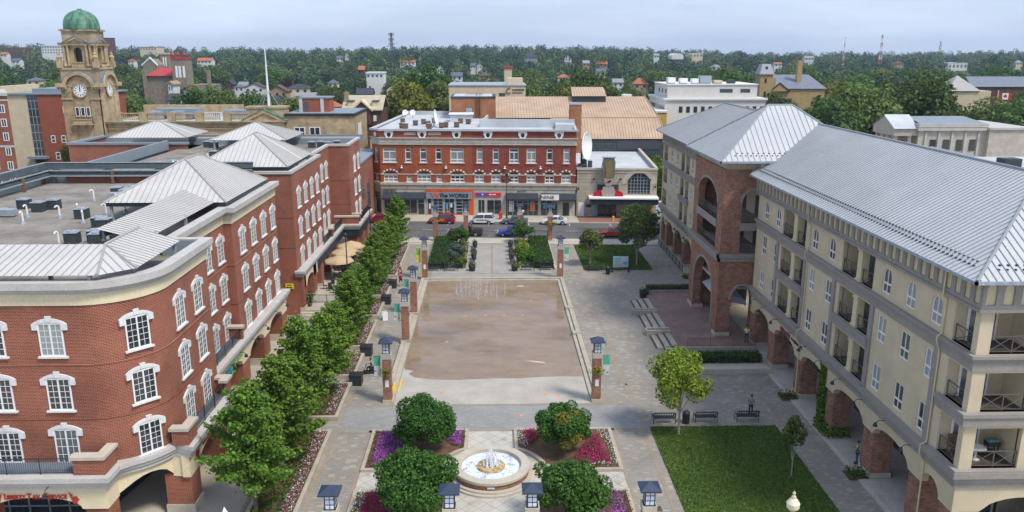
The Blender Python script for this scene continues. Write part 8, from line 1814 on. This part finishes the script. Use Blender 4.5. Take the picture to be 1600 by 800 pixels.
b=MB(); [b.box(*q) for q in ((16.2,103.53,1.75,17.1,103.55,2.05),(17.4,103.53,1.1,18.0,103.55,1.5),(16.2,103.53,1.45,17.0,103.55,1.65))]; b.build('pictures',M['postb'],IB); b=MB(); [b.box(16.2,103.53,.85+k*.1,17.2,103.55,.9+k*.1) for k in range(5)]; b.build('writing','galv',IB)
for x in (15.9,18.15): b=MB(); b.box(x,103.5,0,x+.14,103.66,2.4); b.box(x-.08,103.4,0,x+.22,103.76,.15); b.build('post','dark',IB)
for x,y,rz,l in ((-12.2,84.4,.5,'white folding board standing in the left walkway under the trees'),(11.0,75.6,-.6,'pale blue folding board on the paving right of the pool')):
    t=thing('folding_sign',l,'folding board',(x,y,0),rz); b=MB(); b.slab(rect(-.3,0,.3,1.0),[],(0,-.2,0),(1,0,.0),(0,-1,0),.03); o=b.build('front_panel','white',t,local=True); b=MB(); b.slab(rect(-.3,0,.3,1.0),[],(0,.2,0),(1,0,0),(0,-1,0),.03); b.build('back_panel','bpale',t,local=True)
# hydrant, post box, street lamps
HY=thing('fire_hydrant','small yellow fire hydrant on the red brick pavement','hydrant',(21.0,136.9,.13)); b=MB(); b.lathe([(.2,0),(.2,.06),(.14,.08),(.14,.6),(.18,.62),(.15,.75),(0,.85)],(21,136.9,.13),10); b.tube((20.75,136.9,.6),(21.25,136.9,.6),.08); b.build('body',plain('hydrant_yellow',(.80,.50,.02),.4),HY); b=MB(); b.tube((21,136.6,.6),(21,136.9,.6),.1); b.build('outlet','fl_yel',HY)
PBX=thing('post_box','red post box on the far pavement beside the tall street lamp','post box',(1.2,138.6,.13)); b=MB(); b.box(.9,138.3,.2,1.5,138.9,1.3); b.lathe([(.3,1.3),(.2,1.5),(0,1.55)],(1.2,138.6,0),10); b.build('box',plain('box_red',(.55,.03,.04),.4),PBX); b=MB(); b.box(.95,138.35,.13,1.45,138.85,.2); b.build('base','dark',PBX)
def lamp(name,l,x,y,h,arms,top=True,z=.1):
    t=thing(name,l,'street lamp',(x,y,z)); b=MB(); b.lathe([(.16,0),(.16,.8),(.09,1.0),(.06,h)],(x,y,z),8); b.build('pole','dark',t)
    for a in arms: 
        b=MB(); b.path([(x,y,z+h-1.2),(x+a*.6,y,z+h-.9)],.03,5); b.build('arm','dark',t); b=MB(); b.lathe([(.05,-.1),(.16,.05),(.2,.4),(.05,.6)],(x+a*.6,y,z+h-.9),8); b.build('lantern','dark',t)
    if top: b=MB(); b.lathe([(.06,0),(.22,.1),(.26,.35),(.3,.4),(.05,.6),(0,.7)],(x,y,z+h),8); b.build('top_lantern','dark',t)
lamp('street_lamp','tall dark street lamp with two side lanterns in front of the red brick shops',2.3,139.2,7.6,(-1,1)); lamp('street_lamp','black lamp post with cowled head standing among parasols left of the ginkgo row',-18.3,96.2,6.6,()); lamp('street_lamp','black lamp post with cowled head at the street end of the left walkway',-18.1,114.5,6.6,())
cz=thing('globe_lamp','cream glass globe lamp top rising over the lawn at the bottom right','globe lamp',(15.25,36,-.35)); b=MB(); b.lathe([(.09,0),(.07,6.3),(.16,6.45)],(15.25,36,-.35),8); b.build('pole','dark',cz); b=MB(); b.lathe([(.12,6.45),(.32,6.7),(.34,6.95),(.2,7.15),(.1,7.25)],(15.25,36,-.35),14); b.build('globe',plain('cream_glass',(.75,.68,.48),.3),cz); b=MB(); b.lathe([(.14,7.22),(.12,7.32),(.05,7.4),(.09,7.5),(0,7.65)],(15.25,36,-.35),8); b.build('finial','stuc2',cz)
cz2=thing('globe_lamp','white globe lamp top at the bottom edge beside the curved brick corner','globe lamp',(-14.8,39,0)); b=MB(); b.lathe([(.09,0),(.07,3.8),(.16,3.9)],(-14.8,39,0),8); b.build('pole','dark',cz2); b=MB(); b.lathe([(.12,3.9),(.3,4.1),(.32,4.35),(.15,4.6),(.06,4.8),(0,4.95)],(-14.8,39,0),14); b.build('globe','white',cz2)
# patio parasols and tables
def parasol():
    t=thing('parasol','x','parasol'); b=MB(); N=8; b.lathe([(2.0,2.25),(1.9,2.42),(0,3.05)],(0,0,0),N); b.build('canopy',mat('tan_canvas',(.50,.37,.22),.9,.08,1,0),t); b=MB(); b.tube((0,0,0),(0,0,3.1),.03); b.lathe([(.35,0),(.35,.08),(0,.1)],(0,0,0),10); b.build('pole','dark',t)
    return t
PS_=parasol()
for i,(x,y,l) in enumerate([(-20.0,99.6,'nearest of the three tan parasols on the patio'),(-19.9,104.0,'middle one of the three tan parasols on the patio'),(-19.8,107.8,'farthest of the three tan parasols on the patio')]): place(PS_,(x,y,.55),.3*i,l,i==0)
def table():
    t=thing('patio_table','dark table on the patio beneath the parasols','table',group='patio tables'); b=MB(); b.lathe([(0,.7),(.45,.7),(.45,.74),(0,.74)],(0,0,0),12); b.build('top','dark',t); b=MB(); b.lathe([(.3,0),(.05,.05),(.05,.7)],(0,0,0),8); b.build('leg','dark',t); return t
TB=table(); 
for i,(x,y) in enumerate([(-20,99.6),(-19.9,104),(-19.8,107.8),(-20.4,94.8),(-18.9,93)]): place(TB,(x+.3,y,.55),0,None,i==0)
def chair():
    t=thing('patio_chair','dark chair on the patio beneath the parasols','chair',group='patio chairs'); b=MB(); b.box(-.22,-.22,.42,.22,.22,.46); b.build('seat','bench',t); b=MB(); b.box(-.22,.2,.46,.22,.24,.9); b.build('backrest','bench',t)
    for x in (-.2,.17):
        for y in (-.2,.17): b=MB(); b.box(x,y,0,x+.03,y+.03,.42); b.build('leg','dark',t)
    return t
PC=chair(); k=0
for (x,y) in [(-20,99.6),(-19.9,104),(-19.8,107.8),(-20.4,94.8),(-18.9,93)]:
    for a in (0,PI/2,PI,3*PI/2): place(PC,(x+.3+.75*sin(a),y-.75*-cos(a),.55),-a,None,k==0); k+=1
# tall storage banner by C-block
tp=thing('potted_plant','leafy green plant in a pot beside the steps of the second brick block','potted plant',(-21.2,87.9,.55)); b=MB(); b.lathe([(.18,0),(.25,.45),(0,.45)],(-21.2,87.9,.55),10); b.build('pot','rust',tp); r=random.Random(6); leafset('leaves','lf_maple',[(-21.2+r.gauss(0,.25),87.9+r.gauss(0,.25),1.5+r.gauss(0,.35)) for _ in range(350)],.18,tp,None,.2,5)
# ================================================================ vehicles
M['tyre']=plain('tyre_rubber',(.015,.015,.015),.8); M['alloy']=plain('wheel_rim',(.45,.46,.48),.35,.6); M['cglass']=plain('car_glass',(.02,.025,.03),.05,0,.9); M['hl']=plain('headlight_glass',(.65,.68,.7),.15); M['tl']=plain('tail_light_red',(.45,.01,.01),.2); M['plas']=plain('black_plastic',(.02,.02,.022),.6)
def paint(nm,c): 
    m,n,b=nt(nm); b.inputs['Base Color'].default_value=c4(c); b.inputs['Roughness'].default_value=.3; b.inputs['Coat Weight'].default_value=.6; b.inputs['Coat Roughness'].default_value=.08; return m
def car(name,label,loc,rz,col,kind='sedan',cat='car',doors=True):
    t=thing(name,label,cat,loc,rz); m=paint('paint_'+str(len(bpy.data.materials)),col)
    K=dict(sedan=(4.6,.9,.95,1.45,[(-.65,.95),(-.25,1.42),(.75,1.45),(1.55,1.0)]),suv=(4.7,.93,1.05,1.7,[(-.9,1.05),(-.35,1.62),(1.6,1.68),(2.15,1.08)]),van=(5.1,.97,1.08,1.75,[(-1.35,1.08),(-.55,1.68),(1.95,1.74),(2.42,1.1)]),pickup=(5.7,.97,1.1,1.85,[(-1.0,1.1),(-.45,1.8),(.75,1.83),(1.05,1.12)]))[kind]
    L,w,belt,top,cabn=K; h=L/2; wb=L*.3
    def archp(x): return [(x-.42,.32),(x-.34,.58),(x-.12,.72),(x+.12,.72),(x+.34,.58),(x+.42,.32)]
    low=[(-h+.05,.35),(-h,.5)]; 
    prof=[(-h+.12,.3)]+archp(-wb)+archp(wb)+[(h-.1,.3),(h,.5),(h-.02,belt-.12)]
    if kind=='pickup': prof+=[(h-.05,belt),(1.1,belt+.02),(cabn[0][0],belt)]
    else: prof+=[(h-.2 if kind!='sedan' else h-.25,belt-(0 if kind!='sedan' else .02)),(cabn[3][0],belt),(cabn[0][0],belt)]
    prof+=[(-h+.25,belt-.22),(-h+.03,belt-.38),(-h,.5)]
    b=MB(); n=len(prof); cx_=sum(p[0] for p in prof)/n
    rings=[(-w,.955),(-w+.09,1),(w-.09,1),(w,.955)]; 
    for i,(y,s) in enumerate(rings):
        for (x,z) in prof: b.v.append((x*s,y,.65+(z-.65)*s))
    for i in range(3):
        for k in range(n): a=i*n+k; c=i*n+(k+1)%n; b.f.append((a,c,c+n,a+n)); b.mi.append(0)
    for i,fl_ in ((0,False),(3,True)):
        for tr in tessellate_polygon([[Vector((x,z,0)) for x,z in prof]]): b.f.append(tuple(i*n+k for k in (tr if fl_ else tr[::-1]))); b.mi.append(0)
    body=b.build('body',m,t,local=True)
    c=cabn; b=MB(); wg=w*.93; wr=w*.74
    vs=[(c[0][0],-wg,c[0][1]),(c[0][0],wg,c[0][1]),(c[3][0],wg,c[3][1]),(c[3][0],-wg,c[3][1]),(c[1][0],-wr,c[1][1]),(c[1][0],wr,c[1][1]),(c[2][0],wr,c[2][1]),(c[2][0],-wr,c[2][1])]
    b.add(vs,[(0,1,5,4),(1,2,6,5),(2,3,7,6),(3,0,4,7)]); b.build('windows','cglass',t,local=True)
    b=MB(); z1=c[1][1];z2=c[2][1]; o_=.03; b.add([(c[1][0]-.05,-wr-o_,z1-.02),(c[1][0]-.05,wr+o_,z1-.02),(c[2][0]+.05,wr+o_,z2-.02),(c[2][0]+.05,-wr-o_,z2-.02),(c[1][0]+.1,-wr*.85,z1+.06),(c[1][0]+.1,wr*.85,z1+.06),(c[2][0]-.1,wr*.85,z2+.05),(c[2][0]-.1,-wr*.85,z2+.05)],[(0,1,5,4),(1,2,6,5),(2,3,7,6),(3,0,4,7),(4,5,6,7)])
    for s in (-1,1):
        xm=(c[0][0]+c[3][0])/2+.1
        for (xb,zb,xt,zt) in ((c[0][0],c[0][1],c[1][0],z1),(c[3][0],c[3][1],c[2][0],z2),(xm,c[0][1],xm,(z1+z2)/2)): b.tube((xb,s*(wg+.012),zb),(xt,s*(wr+.02),zt),.045,n=5)
    b.build('roof_frame',m,t,local=True)
    for x in (-wb,wb):
        for s in (-1,1):
            b=MB(); q=(x,s*(w-.2),.34); b.tube((x,s*(w-.22),.34),(x,s*(w+.0),.34),.34,n=18); wh=b.build('wheel','tyre',t,local=True); b=MB(); b.tube((x,s*(w-.02),.34),(x,s*(w+.012),.34),.21,n=12); b.build('rim','alloy',wh,local=True)
    for s in (-1,1):
        b=MB(); b.box(-h-.005,s*(w-.42),.62,-h+.14,s*(w-.06),.78); b.build('headlight','hl',t,local=True); b=MB(); b.box(h-.1,s*(w-.3),.72,h+.012,s*(w-.03),.95); b.build('tail_light','tl',t,local=True); b=MB(); b.box(c[0][0]+.25,s*(w-.02),belt+.0,c[0][0]+.4,s*(w+.16),belt+.14); b.build('mirror','plas',t,local=True)
    b=MB(); b.box(-h-.02,-w*.6,.38,-h+.1,w*.6,.58); b.box(-h+.2,-w+.05,.2,h-.2,w-.05,.36); b.build('lower_trim','plas',t,local=True)
    if kind=='pickup': b=MB(); b.box(1.3,-w+.12,belt+.0,h-.12,w-.12,belt+.04); b.build('cargo_bed','plas',t,local=True)
    return t
sa=RZ
v=car('suv','dark red SUV with yellow artwork on its side parked across the street',(-9.0,135.9,0),sa,(.26,.01,.025),'suv'); b=MB(); [b.box(x,-.965,z,x+.3,-.945,z+.25) for x,z in ((-.6,.5),(-.3,.65),(0,.55),(.3,.7),(-1.9,.6),(-.1,.8))]; b.build('side_artwork','fl_yel',v,local=True)
v=car('minivan','white minivan with dark lettering on its side parked across the street',(-2.3,135.6,0),sa,(.72,.72,.72),'van','van'); marks(12,2.0,.24,'sblk',v,tuple(v.location+Vector((.3,-.985,.78))),(1,0,0),(0,-1,0),13).location=(0,0,0)
car('hatchback','teal-grey hatchback parked before the dark awning across the street',(3.6,135.1,0),sa,(.10,.15,.16),'sedan'); car('sedan','white sedan parked across the street below the white sign',(10.5,134.7,0),sa,(.75,.75,.74),'sedan')
car('pickup_truck','black pickup truck on the near side of the street behind the left column',(-4.6,126.4,0),sa,(.015,.015,.018),'pickup','pickup truck'); car('sedan','bright blue car on the near side of the street behind the right column',(2.9,125.9,0),sa,(.01,.06,.42),'suv'); car('sedan','bright red car on the near side of the street behind the tall lawn tree',(19.0,125.0,0),sa,(.42,.02,.012),'sedan')
car('sedan','dark red car seen past the end of the second brick block',(-20.3,136.8,0),sa,(.28,.01,.03),'sedan'); car('suv','black SUV waiting at the corner beside the far arcade',(27.9,127.6,0),sa+.1,(.012,.012,.014),'suv'); car('suv','silver-blue car beyond the black SUV at the corner',(28.0,133.8,0),sa,(.28,.36,.42),'suv')
car('sedan','white car parked beyond the theatre beside the ivy wall',(31.5,148,0),.1,(.7,.7,.7),'sedan'); car('sedan','pale blue car parked in front of the white one beyond the theatre',(31.3,144.6,0),.1,(.35,.45,.55),'sedan'); car('sedan','dark blue car parked behind the screen wall at far left',(-82.5,166,0),.3,(.02,.03,.07),'suv')
# ================================================================ people
def skinmesh(name,V,Ed,Rd,m,parent,root=0,sub=1):
    me=bpy.data.meshes.new(name); me.from_pydata(V,Ed,[]); o=bpy.data.objects.new(name,me); C.objects.link(o); o.modifiers.new('s','SKIN'); s=o.modifiers.new('u','SUBSURF'); s.levels=sub; s.render_levels=sub
    sv=me.skin_vertices[0].data
    for i,r_ in enumerate(Rd): sv[i].radius=(r_,r_) if not isinstance(r_,tuple) else r_
    sv[root].use_root=True
    me2=bpy.data.meshes.new_from_object(o.evaluated_get(bpy.context.evaluated_depsgraph_get())); bpy.data.objects.remove(o); me2.materials.clear(); me2.materials.append(M[m] if isinstance(m,str) else m)
    me2.polygons.foreach_set('use_smooth',[True]*len(me2.polygons)); o=bpy.data.objects.new(name,me2); C.objects.link(o); o.parent=parent; return o
M['skin']=plain('skin',(.42,.23,.15),.6); M['hair']=plain('dark_hair',(.03,.02,.015),.7); M['jean']=plain('blue_jeans',(.03,.06,.14),.9); M['blk']=plain('black_cloth',(.02,.02,.022),.9); M['gry']=plain('grey_shirt',(.17,.18,.19),.9); M['vest']=plain('hi_vis_yellow',(.55,.85,.02),.7); M['whtc']=plain('white_cloth',(.7,.7,.7),.9); M['teal']=plain('teal_jacket',(.02,.09,.13),.8); M['redc']=plain('red_cloth',(.4,.02,.03),.8); M['ora']=plain('orange_cloth',(.6,.18,.03),.8)
def person(label,loc,rz,top='gry',legs='jean',hair='hair',vest=None,pose='stand',bag=None,arms=None,shorts=False):
    t=thing('person',label,'person',loc,rz); seat=pose=='sit'
    hipz=.93 if not seat else .62
    lean=.0 if not seat else .06
    J={}; J['pel']=(0,0,hipz); J['wst']=(0,lean*.3,hipz+.18); J['chs']=(0,lean,hipz+.42); J['nck']=(0,lean+.01,hipz+.57); J['hd']=(0,lean+.03,hipz+.66); J['ht']=(0,lean+.03,hipz+.80)
    step=.18 if pose=='walk' else 0
    for s,n_ in ((-1,'l'),(1,'r')):
        J['hip'+n_]=(s*.095,0,hipz-.05)
        if seat: J['kn'+n_]=(s*.12,.42,hipz-.02); J['an'+n_]=(s*.12,.48,hipz-.42); J['to'+n_]=(s*.12,.64,hipz-.46)
        else: J['kn'+n_]=(s*.11,s*step+.03,.50); J['an'+n_]=(s*.11,s*step*1.5-.02,.09); J['to'+n_]=(s*.13,s*step*1.5+.15,.035)
        J['sh'+n_]=(s*.18,lean,hipz+.47); J['el'+n_]=(s*.25,lean-.02-s*step*.5,hipz+.2); J['wr'+n_]=(s*.26,lean+.06-s*step,hipz-.03)
        if seat or (arms=='fwd'): J['el'+n_]=(s*.24,lean+.08,hipz+.24); J['wr'+n_]=(s*.17,lean+.32,hipz+.26)
    ks=['pel','wst','chs','nck','hd','ht']+[a+b_ for b_ in 'lr' for a in ('hip','kn','an','to','sh','el','wr')]; idx={k:i for i,k in enumerate(ks)}; V=[J[k] for k in ks]
    Rr=dict(pel=(.13,.10),wst=(.115,.085),chs=(.145,.10),nck=.05,hd=.085,ht=.07,hip=.085,kn=.055,an=.038,to=.035,sh=.06,el=.042,wr=.028)
    Rd=[Rr.get(k,Rr.get(k[:-1])) for k in ks]; E_=[('pel','wst'),('wst','chs'),('chs','nck'),('nck','hd'),('hd','ht')]
    for n_ in 'lr': E_+=[('pel','hip'+n_),('hip'+n_,'kn'+n_),('kn'+n_,'an'+n_),('an'+n_,'to'+n_),('chs','sh'+n_),('sh'+n_,'el'+n_),('el'+n_,'wr'+n_)]
    Ed=[(idx[a],idx[b_]) for a,b_ in E_]
    for n_,s in (('l',-1),('r',1)):     # palm, four fingers and a thumb
        w=Vector(J['wr'+n_]); d=(w-Vector(J['el'+n_])).normalized(); sd=Vector((0,1,0)) if abs(d.y)<.7 else Vector((-s,0,0)); pm=len(V); V.append(tuple(w+d*.07)); Rd.append((.034,.018)); Ed.append((idx['wr'+n_],pm))
        for k in range(4):
            o_=sd*(-.027+.018*k); L_=(.055,.066,.062,.05)[k]; a=len(V); V.append(tuple(w+d*.10+o_)); V.append(tuple(w+d*(.10+L_)+o_-Vector((s*.015,0,0)))); Rd+=[.009,.008]; Ed+=[(pm,a),(a,a+1)]
        a=len(V); V.append(tuple(w+d*.06+sd*.045)); Rd.append(.010); Ed.append((idx['wr'+n_],a))
    skinmesh('body',V,Ed,Rd,'skin',t)
    def sub(name,keys,ed,scale,m,extra={}):
        ii={k:i for i,k in enumerate(keys)}; R2=[]
        for k in keys: q=extra.get(k,extra.get(k[:-1],Rr.get(k,Rr.get(k[:-1])))); R2.append(tuple(x*scale for x in q) if isinstance(q,tuple) else q*scale)
        return skinmesh(name,[J[k] for k in keys],[(ii[a],ii[b_]) for a,b_ in ed],R2,m,t)
    sub('trousers' if not shorts else 'shorts',['pel','hipl','hipr','knl','knr']+([] if shorts else ['anl','anr']),[('pel','hipl'),('pel','hipr'),('hipl','knl'),('hipr','knr')]+([] if shorts else [('knl','anl'),('knr','anr')]),1.13,legs,{'an':.05})
    sub('shirt',['pel','wst','chs','shl','shr','ell','elr'],[('pel','wst'),('wst','chs'),('chs','shl'),('chs','shr'),('shl','ell'),('shr','elr')],1.12,top)
    if vest: sub('vest',['wst','chs','shl','shr'],[('wst','chs'),('chs','shl'),('chs','shr')],1.5,vest,{'sh':.075})
    hx,hy,hz=J['ht']; b=MB(); b.lathe([(.10,-.05),(.108,.0),(.095,.06),(.05,.1),(0,.11)],(hx,hy-.015,hz-.0),12); b.build('hair',hair,t,local=True)
    for n_ in 'lr': a=J['an'+n_]; q=J['to'+n_]; b=MB(); b.tube((a[0],a[1]-.04,a[2]-.03),(q[0],q[1]+.03,q[2]+.005),.055,.04,8); b.build('shoe','blk',t,local=True)
    b=MB(); b.tube((hx,hy+.085,hz-.07),(hx,hy+.115,hz-.1),.012,.016,5); b.build('nose','skin',t,local=True)
    if bag: b=MB(); b.box(-.15,lean-.28,hipz+.12,.15,lean-.11,hipz+.5); b.build('backpack',bag,t,local=True)
    return t
person('man in grey shirt and dark trousers standing behind the right-hand lawn bench',(21.0,59.7,.02),PI*.9,'gry','blk')
person('worker in yellow vest and jeans standing under the tower arch',(25.5,75.4,.45),2.6,'whtc','jean',vest='vest')
person('worker in yellow vest half hidden beside a brick arcade pier',(26.1,51.4,.13),1.2,'blk','jean',vest='vest',arms='fwd')
person('person with dark red backpack walking in shorts along the left walkway',(-11.9,97.7,.02),-.2,'teal','blk',pose='walk',bag='redc',shorts=True)
person('person in white top beside the planter behind the backpacked walker',(-12.6,103.2,.02),2.9,'whtc','redc',pose='walk')
person('person in yellow vest on the far pavement before the orange poster shop',(5.2,139.4,.13),.6,'whtc','jean',vest='vest'); person('person in red trousers and white top on the far pavement',(10.0,139.2,.13),.2,'whtc','redc'); person('bald person in tan top behind the dark red artwork car',(-8.2,138.9,.13),0,'ora','blk',hair='skin'); person('dark-dressed person on the patio beside the farthest parasol',(-18.2,105.8,.55),1,'blk','blk')
SCX,SCY=-11.4,69.3
person('rider in dark jacket seated on a mobility scooter on the left walkway',(SCX,SCY,.02),PI/2+.2,'teal','blk',pose='sit',hair='hair')
sc_=thing('mobility_scooter','black mobility scooter under the rider beside the green banner column','scooter',(SCX,SCY,.02),PI/2+.2)
b=MB(); b.box(-.24,-.25,.14,.24,.75,.24); b.box(-.22,-.35,.24,.22,.15,.42); b.build('body','blk',sc_,local=True); b=MB(); b.box(-.24,-.25,.44,.24,.25,.53); b.box(-.24,-.33,.5,.24,-.24,.95); b.build('seat','bench',sc_,local=True)
b=MB(); b.path([(0,.72,.2),(0,.5,.92)],.035,6); b.tube((-.25,.47,.93),(.25,.47,.93),.02); b.build('tiller','dark',sc_,local=True); b=MB(); b.box(-.16,.62,.5,.16,.82,.72); b.build('basket','galv',sc_,local=True)
for x,y in ((-.22,-.2),(.22,-.2),(-.2,.68),(.2,.68)): b=MB(); b.tube((x-.04,y,.13),(x+.04,y,.13),.13,n=12); b.build('wheel','tyre',sc_,local=True)
# wall lamps and hose of small things
for i,(x,y,l) in enumerate([(-14.2,80.8,'low black bicycle rail at the passage behind the ginkgo row')]):
    t=thing('handrail',l,'handrail',(x,y,0)); b=MB(); b.path([(x-1.8,y-4.0,0),(x-1.8,y-4,.9),(x-1.8,y+1,.9),(x-1.8,y+1,0)],.03,5); b.build('rail','dark',t)
# haze: pale even air round the whole scene
HZ=MB(); HZ.box(-3600,-120,-6,3600,4600,92); hz=HZ.build('haze','white'); hz['kind']='stuff'; m=bpy.data.materials.new('haze_air'); m.use_nodes=True; n=m.node_tree; n.nodes.remove(n.nodes['Principled BSDF'])
vp=n.nodes.new('ShaderNodeVolumePrincipled'); vp.inputs['Color'].default_value=(.72,.86,1,1); vp.inputs['Density'].default_value=.00013; vp.inputs['Anisotropy'].default_value=.3; lk(n,vp.outputs[0],n.nodes['Material Output'].inputs['Volume']); hz.data.materials.clear(); hz.data.materials.append(m)
S.render.engine='CYCLES'
